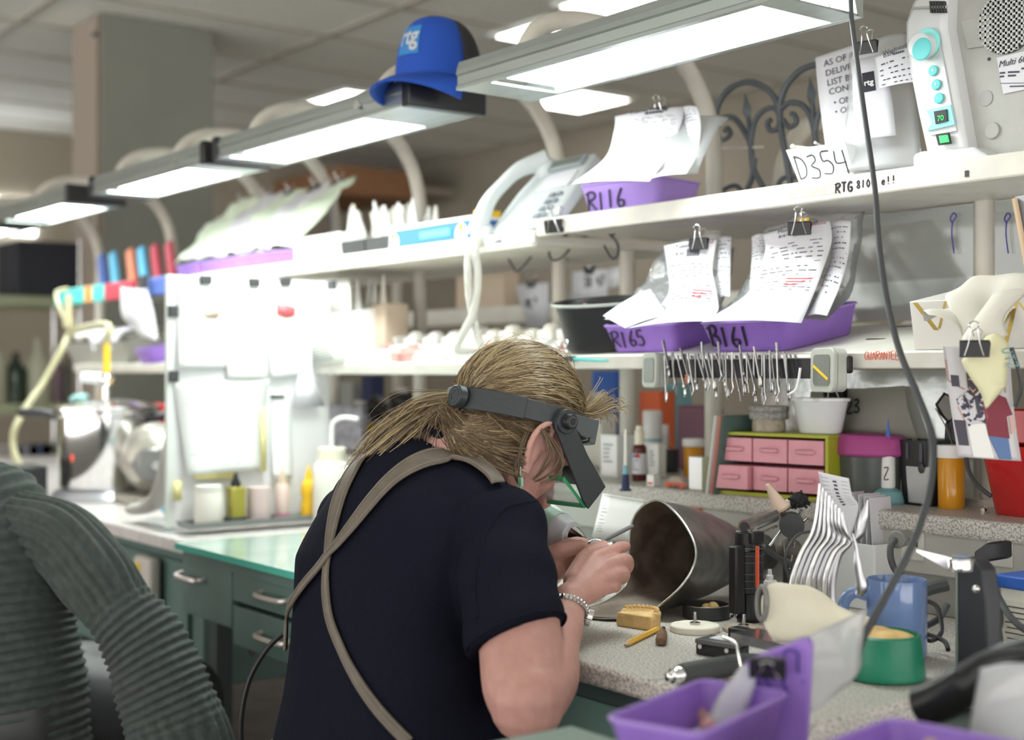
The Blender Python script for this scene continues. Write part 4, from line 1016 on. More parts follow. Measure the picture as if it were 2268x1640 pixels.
# ---- iron scrollwork
sc = thing('iron_scroll', 'black wrought iron scrollwork with two pointed finials standing at the back of the upper shelf', 'ironwork', (ony(1700, 420, 1.98).x, 1.98, UZ))
def ip(px, py): return ony(px, py, 1.98)
def iron(pts, r=.0062): return MB().tube(cat([ip(*q) for q in pts], 7), r, 8)
n_ = [0]
for pts, r in [([(1590, 425), (1582, 350), (1580, 290), (1590, 235), (1615, 198), (1655, 182), (1695, 195), (1722, 230), (1730, 290), (1742, 350), (1752, 420)], .0065),
    ([(1730, 290), (1728, 235), (1742, 190), (1775, 155), (1815, 143), (1850, 160), (1872, 200), (1880, 260)], .0065),
    ([(1580, 300), (1600, 310), (1617, 298), (1612, 285), (1604, 290)], .0055), ([(1584, 280), (1600, 262), (1625, 262), (1645, 285), (1662, 320), (1668, 370), (1690, 415)], .0060),
    ([(1662, 320), (1672, 270), (1692, 245), (1715, 240), (1728, 262), (1722, 285), (1705, 288), (1700, 272), (1708, 266)], .0055),
    ([(1735, 265), (1748, 282), (1764, 272), (1760, 255), (1752, 252)], .005), ([(1732, 240), (1748, 228), (1775, 232), (1795, 258), (1805, 300), (1810, 360), (1800, 410)], .0060),
    ([(1805, 290), (1815, 250), (1835, 228), (1860, 225)], .0055), ([(1672, 350), (1665, 395), (1655, 420)], .0055), ([(1600, 425), (1612, 415), (1630, 412), (1645, 425)], .005), ([(1720, 415), (1735, 395), (1765, 392), (1785, 405)], .005)]:
    iron(pts, r).build('scroll_bar', M['iron'], sc, world=True)
for (a, b_) in (((1650, 205), (1664, 322)), ((1793, 168), (1806, 300))):
    A, B_ = ip(*a), ip(*b_); MB().tube([A.lerp(B_, .35), B_], .005, 8).build('finial_stem', M['iron'], sc, world=True)
    Mf = frz(A, (B_-A)); MB().lathe([(0, 0), (.006, .018), (.0125, .036), (.008, .046), (.005, .052)], Mf, 4).build('finial_point', M['iron'], sc, world=True)
MB().tube([ip(1545, 331), ip(1690, 326)], .003, 6).build('cross_rod', M['pipe'], sc, world=True)
# ---- open white box D354
bx = ony(1822, 405, 1.70)
bt = thing('white_box', 'open white box with a handwritten number, crammed with cast sprues', 'box', (bx.x+.012, 1.745, UZ), radians(8), None)
q = MB(); hgt = .062
q.M = Matrix.Identity(4); q.M[0][2] = -.34
q.tray((0, 0, 0), (.10, .12), (.108, .13), hgt, .003, .006); q.build('box_body', M['white_gloss'], bt)
hand('D354', .038, M['ink'], bt, Matrix(((1,0,-.34,-.048),(0,1,0,-.0645),(0,0,1,.012),(0,0,0,1))) @ fr((0,0,0), (1, 0, 0), (0, -.04, 1)), r=.0012, adv=.64)
rnd2 = random.Random(5)
for k in range(7):
    a = V(bx.x-.02+rnd2.uniform(-.035, .05), 1.735+rnd2.uniform(-.03, .03), UZ+.060+rnd2.uniform(0, .012)); d = V(rnd2.uniform(-1, 1), rnd2.uniform(-.6, .6), rnd2.uniform(-.1, .35)).normalized()
    bb = MB().tube([a-d*.030, a, a+d*.030+V(0,0,.004)], .0024, 6); bb.sph(a-d*.030, .0042, 8, 6)
    solo(bb, 'casting_sprue', M['whitew'] if k % 3 else M['gold'], 'thin cast sprue lying in the open white box', 'sprue', 'sprues in the white box')
# ---- notice, bags and slips behind the box
nt_ = thing('notice_sheet', 'white notice in capital letters standing behind the white box', 'paper', at(1880, 390, 2.22))
S_ = Sheet(R2((1806, 128, 2.26, 1945, 85, 2.20), (1812, 200, 2.25, 1955, 165, 2.19), (1822, 280, 2.24, 1965, 250, 2.18), (1838, 395, 2.20, 1985, 380, 2.14)), 5, 6, .002)
S_.mesh().build('sheet', M['paper'], nt_, world=True, thick=.0006)
for k, s_ in enumerate(('AS OF APR', 'DELIVERIE', 'LIST BELO', 'CONSTR')): text(s_, .0150, M['printlt'], nt_, S_.frame(.13+.012*k, .145+k*.088), world=True)
for k, s_ in enumerate(('• ONC', '• ONE')): text(s_, .0145, M['printlt'], nt_, S_.frame(.22, .52+k*.082), world=True)
film_bag(R2((1880, 120, 2.18, 2010, 72, 2.14), (1880, 200, 2.17, 2020, 150, 2.13), (1872, 300, 2.15, 2035, 270, 2.10), (1868, 385, 2.11, 2045, 372, 2.06)), 'milky film bag with paperwork, hanging beside the white appliance', seed=9, m='filmc')
t_, S2 = slip(R2((1938, 128, 2.08, 2032, 98, 2.04), (1944, 165, 2.08, 2035, 140, 2.04), (1948, 196, 2.07, 2035, 180, 2.03)), 'small dated label with bar code inside the milky bag', 6, v1=.95, title='Wednesday, Augu', num='D354', rowsn=5)
lg_ = thing('logo_sheet', 'white page with a small black square logo inside the milky bag', 'paper', at(1940, 300, 2.14))
S3 = Sheet(R2((1885, 135, 2.12, 1960, 118, 2.10), (1890, 230, 2.11, 1975, 215, 2.09), (1890, 310, 2.09, 1985, 300, 2.07)), 4, 5)
S3.mesh().build('sheet', M['paper'], lg_, world=True, thick=.0005)
b_ = MB(); S3.mark(b_, .28, .20, .62, .40, .001); b_.build('logo_square', M['ink'], lg_, world=True); text('rtg', .0125, M['white'], lg_, S3.frame(.32, .335) @ Matrix.Translation((0, 0, .001)), world=True, bold=.0003)
binder_clip(at(1920, 118, 2.10), 1.0, radians(15), label='black binder clip with tall wire handles above the milky bag', group='binder clips', color='dark')
# ---- white appliance with round dial
X_ = ony(2095, 360, 1.68)
ap_ = thing('white_appliance', 'white tabletop appliance with a turquoise dial, buttons and a round vent grille', 'appliance', (X_.x, 1.72, UZ))
def yp(px, py, y=1.70): return ony(px, py, y)
def slab(poly, y0, y1, name, m, parent=ap_, bev=.003, **k):
    P = [yp(a, b2, y0) for a, b2 in poly]; n = len(P); bb = MB(); dy = V(0, y1-y0, 0)
    bb.add(P + [p + dy for p in P], [tuple(range(n)), tuple(range(n, 2*n))] + [(i, (i+1) % n, n+(i+1) % n, n+i) for i in range(n)]); return bb.build(name, m, parent, world=True, bev=bev, **k)
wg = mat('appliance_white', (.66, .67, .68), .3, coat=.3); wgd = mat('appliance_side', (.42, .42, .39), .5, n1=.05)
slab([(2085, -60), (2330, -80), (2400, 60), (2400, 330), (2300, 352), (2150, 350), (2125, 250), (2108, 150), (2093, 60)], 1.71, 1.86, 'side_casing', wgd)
slab([(2003, 98), (2003, 50), (2018, 5), (2045, -30), (2095, -50), (2092, 60), (2108, 150), (2140, 335), (2052, 350), (2030, 250), (2012, 160)], 1.68, 1.75, 'front_pillar', wg, bev=.008)
slab([(2021, 350), (2024, 340), (2040, 335), (2155, 325), (2170, 335), (2185, 343), (2215, 341), (2228, 352), (2236, 366), (2200, 376), (2021, 378)], 1.665, 1.78, 'base', wg, bev=.004)
tq = M['teal']; aq = M['aqua']
def disc(px, py, r, y, d, name, m, parent=ap_):
    c = yp(px, py, y); return MB().cyl(c, c+V(0, -d, 0), r, r*.96, 32).build(name, m, parent, world=True, bev=.001)
recess = slab([(2020, 130), (2015, 85), (2030, 66), (2055, 62), (2076, 78), (2092, 150), (2118, 290), (2060, 300), (2040, 220)], 1.676, 1.679, 'control_panel', mat('panelgrey', (.60, .64, .64), .35), bev=0)
disc(2055, 96, .022, 1.675, .006, 'dial_ring', aq); kd_ = disc(2050, 104, .0185, 1.670, .018, 'dial', wg); disc(2042, 109, .0165, 1.6515, .002, 'dial_cap', tq)
for (x, y_), s_ in (((2068, 157), '+'), ((2075, 188), '+'), ((2081, 218), '-')):
    o = disc(x, y_, .0078, 1.6745, .003, 'button', tq); c = yp(x, y_, 1.6745) + V(-.0025, -.0036, -.003)
    text(s_, .010, M['white'], o, fr(c, (1, 0, 0), (0, 0, 1)), name='symbol', world=True)
slab([(2052, 245), (2105, 232), (2114, 276), (2053, 290), (2064, 270)], 1.672, 1.675, 'turquoise_plate', aq, bev=0)
dd = slab([(2068, 247), (2096, 242), (2098, 268), (2072, 275)], 1.669, 1.6715, 'display', M['black'], bev=0); text('70', .011, M['greenled'], dd, fr(yp(2076, 269, 1.6685), (1, 0, .05), (0, 0, 1)), world=True)
sw = slab([(2072, 298), (2100, 294), (2105, 318), (2078, 322)], 1.671, 1.6745, 'switch_frame', M['black'], bev=0); slab([(2079, 301), (2097, 299), (2100, 314), (2082, 317)], 1.668, 1.671, 'rocker', M['greenled'], sw, bev=0)
slab([(2018, 20), (2020, 15), (2095, 12), (2094, 18)], 1.676, 1.68, 'seam', wgd, bev=0)
for k in range(6): slab([(2058+k*6, 2), (2061+k*6, 2), (2064+k*6, 28), (2060+k*6, 28)], 1.675, 1.68, 'vent_slot', M['dark'], bev=0)
# grille: crossed bars over a dark disc
gc = yp(2232, 48, 1.708); MB().cyl(gc, gc+V(0, .004, 0), .045, n=36).build('grille_recess', M['dark'], ap_, world=True)
gr = MB()
for k in range(-5, 6):
    h = math.sqrt(max(0, .045**2-(k*.0082)**2))
    gr.box(gc + V(0, -.003, k*.0082), (2*h, .003, .0032)); gr.box(gc + V(k*.0082, -.003, 0), (.0032, .003, 2*h))
gr.build('grille', mat('grille', (.52, .54, .52), .45), ap_, world=True)
slab([(2127, 45), (2190, 30), (2200, 100), (2142, 108)], 1.706, 1.71, 'raised_badge', wgd, bev=.001)
lb = slab([(2207, 128), (2275, 112), (2285, 195), (2222, 208)], 1.7065, 1.709, 'rating_label', M['paper'], bev=0)
text('Multi 600', .013, M['print'], lb, fr(yp(2211, 150, 1.7058), (1, 0, .02), (0, 0, 1)), name='lettering', world=True, shear=.3)
slm = MB()
for (x0, y0, x1, y1) in ((2214, 160, 2226, 164), (2232, 158, 2258, 162), (2214, 168, 2224, 172), (2232, 166, 2250, 170), (2262, 150, 2275, 154), (2216, 184, 2280, 185.5), (2236, 190, 2275, 193)): slm.quad(*[yp(a, b2, 1.7058) for a, b2 in ((x0, y0), (x1, y0-1), (x1, y1-1), (x0, y1))])
slm.build('small_print', M['print'], lb, world=True)
disc(2183, 218, .0115, 1.709, .0005, 'recycle_mark', mat('emb', (.36, .36, .34), .5)); disc(2109, 31, .004, 1.7095, .002, 'screw', M['dark']); disc(2191, 131, .0025, 1.7095, .002, 'screw', M['dark']); disc(2199, 290, .012, 1.7095, .004, 'foot_boss', wgd); disc(2152, 322, .005, 1.7095, .002, 'screw', M['dark'])
# small slot screws under the near shelf edge
solo(MB().box((ony(2142, 396, UYF).x, UYF-.001, UZ-.018), (.006, .001, .009)), 'shelf_screw', M['dark'], 'tiny dark fixing in the lip of the shelf below the appliance', 'screw')
# ---- blue carton, black bins, cup trays, packets farther along
ZL = 1.4395
c0, c1 = ony(862, 545, 1.69), ony(1052, 520, 1.69)
ct = thing('blue_carton', 'long blue carton with white top and round emblems on the upper shelf beside the telephone', 'box', ((c0.x+c1.x)/2, 1.76, ZL))
L_ = c1.x-c0.x; MB().box((0, 0, .027), (L_, .14, .054)).build('carton_body', mat('cartonblue', (.03, .13, .42), .45), ct, bev=.001)
MB().box((0, .0, .058), (L_+.002, .142, .008)).build('lid_edge', M['white'], ct, bev=.001)
MB().box((.02, -.0712, .034), (L_*.34, .001, .014)).build('light_bar', mat('sky', (.10, .50, .85), .4), ct)
for x in (-L_*.44, L_*.36):
    e = MB().cyl((x, -.0712, .026), (x, -.0722, .026), .022, n=24).build('emblem', M['white'], ct); MB().cyl((x, -.0723, .040), (x, -.0729, .040), .009, n=16).build('emblem_crest', M['yellow'], e); MB().cyl((x, -.0723, .024), (x, -.0729, .024), .012, n=16).build('emblem_figure', mat('figblue', (.25,.35,.6), .5), e)
MB().box((L_*.47, -.03, .068), (.03, .05, .012)).build('yellow_flap', M['yellow'], ct)
for k, (a, b2) in enumerate(((752, 802), (806, 858))):
    A, B2 = ony(a, 570, 1.68), ony(b2, 560, 1.68)
    tt = thing('black_bin', ['small black bin under the cups, farther from the blue carton', 'small black bin touching the end of the blue carton'][k], 'bin', ((A.x+B2.x)/2, 1.74, ZL), 0, 'small black bins')
    MB().tray((0, 0, 0), (B2.x-A.x-.008, .11), (B2.x-A.x-.002, .12), .045, .003, .006).build('bin_body', M['dark'], tt)
def cone_tray(p, nx, ny, w_, d_, h, label, rnd, hcol=('white', 'whitew'), grp='pointed plaster dies', ch=.032, z0=.03):
    t = thing('die_tray', label, 'tray', p); MB().tray((0, 0, 0), (w_-.006, d_-.006), (w_, d_), h, .003, .006).build('tray_body', M['white'], t)
    for i in range(nx):
        for j in range(ny):
            x = p[0] - w_/2 + w_*(i+.5)/nx + rnd.uniform(-.004, .004); y = p[1] - d_/2 + d_*(j+.5)/ny + rnd.uniform(-.004, .004); hh = ch*rnd.uniform(.75, 1.25)
            b = MB().lathe([(0, 0), (.011, 0), (.011, z0), (.009, z0+hh*.3), (.004, z0+hh), (0, z0+hh+.002)], Matrix.Translation((x, y, p[2]+.004)) @ Matrix.Rotation(rnd.uniform(-.25, .25), 4, 'X') @ Matrix.Rotation(rnd.uniform(-.2, .2), 4, 'Y'), 10)
            solo(b, 'plaster_die', M[rnd.choice(hcol)], grp[1], 'plaster die', grp[0])
r5 = random.Random(11)
xa, xb = ony(700, 560, 1.72).x, ony(895, 520, 1.80).x
cone_tray(((xa+xb)/2+.04, 1.83, ZL), 10, 3, xb-xa, .12, .055, 'white tray of upright white points on the upper shelf above the black bins', r5, grp=('white points in the upper tray', 'white pointed plaster die standing in the upper shelf tray'), ch=.06, z0=.075)
A, B2 = ony(648, 600, 1.68), ony(748, 590, 1.68)
solo(MB().box(((A.x+B2.x)/2, 1.72, ZL+.036), (B2.x-A.x, .07, .072)), 'white_carton', M['white'], 'plain white carton at the shelf edge left of the black bins', 'box', bev=.002)
# green-white packets in purple trays
xs = [ony(px, 590, 1.72).x for px in (440, 490, 535, 585, 632)]
for k, x in enumerate(xs):
    lab_tray((x, 1.745, ZL), radians(4*k-6), ['purple tray nearly hidden by packets, farthest along the shelf above the divider', 'purple tray under pale packets, second along above the divider', 'purple tray showing its side, third along above the divider', 'dark purple tray in the middle above the divider', 'purple tray next to the white carton above the divider'][k], m='purple')
    S_ = Sheet([(V(x-.11, 1.87, ZL+.245-.010*k), V(x+.10, 1.88, ZL+.255)), (V(x-.12, 1.80, ZL+.17), V(x+.11, 1.80, ZL+.17)), (V(x-.11, 1.69, ZL+.055), V(x+.11, 1.69, ZL+.055))], 5, 8, .01, .02, k)
    solo(S_.mesh(), 'paper_packet', mat('packet', (.72, .82, .66), .5) if k == 0 else bpy.data.materials['packet'] if k % 2 == 0 else M['paper'], ['pale green packet over the farthest purple tray', 'white packet leaning behind the second tray above the divider', 'pale green packet leaning in the third tray above the divider', 'white packet leaning in the dark middle tray above the divider', 'pale green packet beside the white carton'][k], 'packet', 'packets over the far trays', thick=.001)
    binder_clip((x-.02+.01*k, 1.872, ZL+.235), 1.0, .1, label='black binder clip on top of a packet above the divider', group='clips on the far packets', up=1, color='dark')
# books leaning at the far end and colourful strips
for k, (px, m, tp) in enumerate(((232, 'navy', 560), (258, 'teal', 550), (297, 'orange', 540), (322, 'teal', 530), (352, 'maroon', 522), (384, 'maroon', 518))):
    p = ony(px, 590, 1.74)
    cl_ = {'navy': (.05,.10,.35), 'teal': (.10,.38,.60), 'orange': (.60,.20,.12), 'maroon': (.38,.04,.07)}[m]
    b = MB(); b.M = loc((p.x, 1.74, ZL), 0, 0, radians(-16)); b.box((0, 0, .07), (.045, .012, .14)); b.M = None
    solo(b, 'colour_tab', mat('tab'+str(k), cl_, .5), ['navy upright tab at the far end of the upper shelf', 'farthest light blue upright tab on the upper shelf', 'orange upright tab between the two blue tabs', 'light blue upright tab beside the red tabs', 'red upright tab next to the blue one', 'last red upright tab before the packets'][k], 'tab', 'coloured tabs on the far shelf')
for k, (a, b2, m, l) in enumerate(((130, 195, (.10,.60,.55), 'turquoise flat case at the far end of the shelf'), (195, 213, (.75,.30,.08), 'orange flat case between turquoise ones'), (213, 240, (.10,.55,.52), 'small turquoise case beside the red one'), (240, 300, (.50,.06,.09), 'red flat case hanging over the far shelf edge'), (318, 385, (.12,.20,.60), 'blue flat case beside the hanging white sheet'))):
    A, B2 = ony(a, 650, 1.64), ony(b2, 640, 1.64)
    solo(MB().box(((A.x+B2.x)/2, 1.636, 1.425), (B2.x-A.x, .022, .055)), 'flat_case', mat('case'+str(k), m, .4), l, 'case', 'flat cases on the far shelf edge', bev=.003)
# ---------------------------------------------------------------- middle shelf
def msp(px, py, d=None):
    "point of the tilted shelf surface under a pixel"
    r = ray(px, py); n_ = V(0, -sin(TL), cos(TL)); return EYE + r*((MS(0, 0).dot(n_) - EYE.dot(n_))/r.dot(n_))
def mtray(px0, px1, d, rz, label, word, **k):
    xc = (ony(px0, 775, MYF+.012).x + ony(px1, 775, MYF+.012).x)/2; p = MS(xc, d, .001)
    return lab_tray(p, rz, label, word, rx=TL, **k)
# local rx is applied after rz in loc(): keep small rz so trays stay on the slope
mtray(1573, 1722, .108, 0, 'purple case tray at the near end of the middle shelf with a handwritten number', 'B161', wh=.034, wr=.0021, d_=.185, hh=.050)
mtray(1340, 1470, .115, radians(4), 'purple case tray between the black tub and the nearest tray of the middle shelf', 'R165', wh=.030, wr=.0015, d_=.185, hh=.050, w_=.175, wx=-.068)
film_bag(R2((1690, 505, 2.34, 1915, 465, 2.24), (1665, 570, 2.31, 1905, 560, 2.21), (1640, 640, 2.27, 1880, 660, 2.17), (1545, 712, 2.20, 1830, 712, 2.13)), 'clear film bag rising out of the nearest middle shelf tray', seed=21, nu=12, amp=.012)
slip(R2((1690, 520, 2.27, 1838, 490, 2.23), (1694, 560, 2.25, 1842, 535, 2.21), (1670, 620, 2.23, 1818, 610, 2.18), (1645, 660, 2.20, 1798, 662, 2.14), (1555, 714, 2.10, 1775, 716, 2.07)), 'white slip dated Monday clipped over the nearest middle shelf tray', 22, title='Monday, August', num='B161', red=True, v1=.68)
slip(R2((1838, 495, 2.25, 1885, 490, 2.22), (1842, 560, 2.23, 1880, 560, 2.20), (1825, 620, 2.20, 1862, 630, 2.16), (1790, 700, 2.14, 1832, 700, 2.11)), 'second page behind the Monday slip over the nearest tray', 23, head=False, v1=.8)
slip(R2((1665, 525, 2.31, 1695, 519, 2.30), (1665, 570, 2.29, 1695, 565, 2.28), (1660, 640, 2.25, 1690, 635, 2.24)), 'narrow left edge of the page behind the Monday slip', 24, head=False, v1=.9)
binder_clip(at(1770, 520, 2.20), 1.1, radians(25), label='black binder clip with a bright wire handle on the Monday slip', group='binder clips', tilt=-.2)
binder_clip(at(1780, 497, 2.27), .55, radians(25), label='small yellow clip behind the clip of the Monday slip', color='yellow')
film_bag(R2((1470, 545, 2.40, 1625, 520, 2.36), (1440, 600, 2.37, 1620, 600, 2.32), (1400, 660, 2.33, 1600, 665, 2.28), (1335, 705, 2.28, 1590, 690, 2.22)), 'clear film bag rising out of the tray next to the black tub', seed=31, nu=12, amp=.014)
slip(R2((1470, 545, 2.36, 1588, 532, 2.33), (1478, 600, 2.34, 1578, 595, 2.30), (1480, 650, 2.30, 1588, 650, 2.26), (1440, 700, 2.24, 1590, 690, 2.19), (1390, 728, 2.18, 1560, 712, 2.14)), 'lilac white slip dated Tuesday clipped over the tray next to the black tub', 32, title='Tuesday, August', num='R165', red=True, v1=.62)
slip(R2((1335, 700, 2.24, 1440, 640, 2.31), (1385, 728, 2.18, 1480, 700, 2.22)), 'blank white sheet fanning out over the tray next to the black tub', 33, head=False, rowsn=0)
slip(R2((1592, 528, 2.35, 1620, 525, 2.34), (1588, 600, 2.32, 1618, 600, 2.31), (1595, 660, 2.29, 1618, 660, 2.28)), 'page edge sticking out right of the Tuesday slip', 34, head=False, v1=.9)
binder_clip(at(1547, 552, 2.32), 1.0, radians(20), label='black binder clip holding the Tuesday slip', group='binder clips', tilt=-.15)
# black oval tub
tb = MS(ony(1330, 775, 1.68).x+.01, .075, .001)
tt = thing('black_tub', 'black oval tub with a pale rim, full of scraps, on the middle shelf', 'tub', tb, radians(12), None, rx=TL)
MB().lathe([(0, 0), (.062, 0), (.064, .004), (.074, .085), (.079, .088), (.079, .094), (.075, .094), (.070, .088), (.060, .006), (0, .006)], Matrix.Scale(1.45, 4, (1, 0, 0)) @ Matrix.Scale(.82, 4, (0, 1, 0)), 40).build('tub_body', M['black'], tt)
MB().tube([V(.079*1.45*cos(2*pi*i/40), .079*.82*sin(2*pi*i/40), .0905) for i in range(40)], .0030, 8, closed=True).build('rim', mat('rim', (.42, .45, .42), .4), tt)
r7 = random.Random(4); TMx = MW[tt.name]
for k in range(12):
    p = TMx @ V(r7.uniform(-.08, .08), r7.uniform(-.035, .035), .070 + r7.uniform(0, .010)); b = MB(); b.sph(p, (.012, .009, .008), 7, 5, Matrix.Rotation(r7.uniform(0, 3), 3, 'X'))
    solo(b, 'plaster_scrap', M[r7.choice(['white', 'plasterpk', 'redink', 'whitew'])], 'scrap of cast material lying in the black tub', 'scrap', 'scraps in the black tub')
c = at(1253, 800, 2.53)
t = thing('tweezer_clip', 'small silver clip with an eye standing at the shelf lip below the black tub', 'clip', c)
MB().tube(cat([c, c+V(0, 0, .02), c+V(-.004, 0, .034), c+V(0, 0, .040), c+V(.005, 0, .034), c+V(.002, 0, .02), c+V(.003, 0, 0)], 5), .0018, 6).build('eye', M['chrome'], t, world=True)
MB().box(c+V(0, 0, .004), (.010, .006, .018)).build('jaw', M['chrome'], t, world=True)
a, b2 = at(1262, 795, 2.515), at(1345, 800, 2.432)
t = thing('plastic_tool', 'turquoise handled tool lying along the middle shelf lip by the woman\'s head', 'tool', a)
MB().tube([a, a.lerp(b2, .5), b2], [.004, .0028, .002], 8).build('handle', M['teal'], t, world=True); MB().box(a+V(.002, 0, 0), (.02, .012, .010)).build('clip_head', M['dark'], t, world=True)
# ---- rack of hand tools on the lip, with a lidded case at each end
RY = MYF - .03
rl, rr = ony(1440, 800, RY), ony(1850, 800, RY)
rk = thing('tool_rack', 'black and steel magnetic rack on the shelf lip, bristling with small dental tools', 'rack', (rl.x, RY, 1.165))
MB().box(((rl.x+rr.x)/2, RY+.006, 1.172), (rr.x-rl.x, .010, .030)).build('magnet_bar', M['black'], rk, world=True)
MB().box(((rl.x+rr.x)/2, RY+.001, 1.191), (rr.x-rl.x, .004, .005)).build('top_strip', M['steel'], rk, world=True)
MB().box((ony(1868, 800, RY).x, RY+.004, 1.178), (.022, .012, .026)).build('end_block', M['black'], rk, world=True, bev=.003)
r8 = random.Random(8)
for k in range(34):
    px = lerp(1478, 1752, k/33) + r8.uniform(-4, 4); x = ony(px, 800, RY).x; y = RY - .008 - .004*(k % 2); zt = 1.196 + (r8.uniform(.008, .024) if k % 5 == 0 else r8.uniform(-.004, .004)); ln = r8.uniform(.040, .062); dx = r8.uniform(.004, .022)
    a, e = V(x, y, zt), V(x+dx, y-.004, zt-ln); mt_ = M['steel'] if k % 3 == 1 else M['toolsteel']
    t = thing('dental_tool', 'slim steel tool hanging from the rack, tip down', 'dental tool', a, 0, 'steel tools hanging on the rack')
    MB().cyl(a, e, .0019 if k % 3 else .0027, .0016, 8).build('shank', mt_, t, world=True)
    k2 = k % 4
    if k2 == 0: b = MB().cyl(e, e+V(.001, 0, -.004), .0036, .0036, 10); b.sph(e+V(.002, 0, -.012), (.003, .002, .009), 8, 6)
    elif k2 == 1: b = MB().sph(e+V(.001, 0, -.006), (.0042, .0012, .010), 8, 6)
    elif k2 == 2: b = MB().cyl(e, e+V(.001, 0, -.003), .0032, n=8); b.cyl(e, e+V(.003, 0, -.018), .0008, n=6)
    else: b = MB().tube([e, e+V(.002, 0, -.010), e+V(-.002, 0, -.018)], .0010, 6)
    b.build('tip', mt_, t, world=True)
for x, m in ((1522, 'orange'),):
    p = ony(x, 830, RY-.012); solo(MB().cyl(p, p+V(.003, 0, -.016), .0035, n=8), 'orange_sleeve', M[m], 'orange plastic sleeve on a tool in the rack', 'sleeve')
hk = ony(1768, 830, RY-.014); solo(MB().tube(cat([hk+V(.004,0,.01), hk+V(0, 0, -.012), hk+V(-.006, 0, -.024), hk+V(-.02, 0, -.030)], 4), .0022, 6), 'hook_tool', M['white_gloss'], 'white hooked pick at the near end of the tool rack', 'dental tool')
for (px, sgn, label) in ((1430, 1, 'clear square lidded case at the far end of the tool rack'), (1812, 1, 'clear square lidded case with a yellow strip at the near end of the tool rack')):
    c = ony(px, 820, RY-.018); t = thing('lidded_case', label, 'case', c)
    f = fr(c, V(1, -.35, 0), V(-.22, .1, 1)); w_ = .058 if px < 1500 else .064
    for z0, z1, nm, m_, sc_ in ((.0, .016, 'case_base', mat('case_grey', (.50, .52, .47), .35, alpha=.85) if px < 1500 else bpy.data.materials['case_grey'], 1.0), (.0165, .024, 'case_lid', bpy.data.materials['case_grey'], 1.03)):
        b = MB(); b.M = f; q = rrect(-w_/2*sc_, w_/2*sc_, -w_/2*sc_, w_/2*sc_, .012); b.prism(q, z0-.03, z1-.03); b.build(nm, m_, t, world=True, bev=.0015)
    b = MB(); b.M = f; b.prism(rrect(-w_*.36, w_*.36, -w_*.36, w_*.36, .007), -.0058, -.0050); b.build('window', mat('dkglass', (.16, .17, .15), .15) if px < 1500 else bpy.data.materials['dkglass'], t, world=True)
    if px > 1500: b = MB(); b.M = f @ Matrix.Rotation(-.45, 4, 'Z'); b.box((0, -.004, -.0046), (w_*.72, .004, .0006)); b.build('strip', M['yellow'], t, world=True)
# ---- clear panels hung behind the near end
def panel(x0, x1, y, z0, z1, label, name='clear_panel', m='acrylic', lean=0):
    b = MB().box(((x0+x1)/2, y, (z0+z1)/2), (x1-x0, .003, z1-z0)); return solo(b, name, M[m], label, 'panel')
pa = panel(ony(1868, 600, 1.915).x, ony(2158, 600, 1.915).x, 1.913, 1.255, 1.438, 'smeared clear plastic panel behind the near end of the middle shelf')
pb = panel(ony(2206, 600, 1.915).x, ony(2400, 600, 1.915).x, 1.913, 1.245, 1.438, 'second clear plastic panel right of the pipe post')
for px, lb_ in ((2112, 'purple knotted twist tie on the first clear panel'), (2232, 'purple twist tie on the second clear panel')):
    tie_ = cat([ony(x, y, 1.905) for x, y in ((px-2, 496), (px-7, 485), (px, 472), (px+6, 480), (px-2, 492), (px-4, 520), (px+1, 562))], 4); solo(MB().tube(tie_, .0012, 5), 'twist_tie', M['inkblue'], lb_, 'tie')
lo_ = panel(ony(1700, 900, 1.90).x, ony(2180, 900, 1.90).x, 1.885, .960, 1.170, 'grey green clear panel hanging under the middle shelf behind the tubs')
sh_ = thing('hanging_sheet', 'grey sheet with a handwritten 3 clipped behind the white tub', 'paper', ony(1900, 940, 1.87))
P_ = [ony(x, y, 1.868) for x, y in ((1795, 868), (2003, 855), (2010, 905), (2040, 1000), (1795, 1000))]; b = MB(); b.add(P_, [tuple(range(5))]); b.build('sheet', mat('greysheet', (.30, .29, .25), .7), sh_, world=True, thick=.0008)
hand('23', .022, M['ink'], sh_, fr(ony(1876, 915, 1.864), (1, 0, 0), (0, 0, 1)), r=.0018, world=True)
binder_clip(ony(1850, 892, 1.862), 1.3, 0, label='black binder clip on the grey sheet above the white tub', group='binder clips', up=1)
# things seen through the panels on the bench behind
bx_ = [((1965, 640), 2.35, (.16, .10, .05), 'white', 'blurred white packet seen through the clear panel'), ((2050, 690), 2.30, (.26, .10, .035), 'redink', 'blurred red tray seen through the clear panel'), ((2060, 640), 2.34, (.10, .08, .06), 'white', 'white tub on the red tray seen through the clear panel'), ((1905, 690), 2.38, (.08, .08, .06), 'whitew', 'pale tub behind the clear panel, left of the white packet'), ((2235, 640), 2.4, (.2, .1, .14), 'white', 'white stack behind the second clear panel')]
for (px, y, d, m, l) in bx_:
    p = ony(*px, y); solo(MB().box((p.x, y, 1.21+d[2]/2), d), 'storage_tub', M[m], l, 'tub', bev=.012)
# back bench's shelf under them
solo(MB().box((-1.35, 2.36, 1.20), (1.9, .30, .016)), 'rear_shelf', M['shelf'], 'lower pale shelf of the bench behind, behind the clear panels', 'shelf')
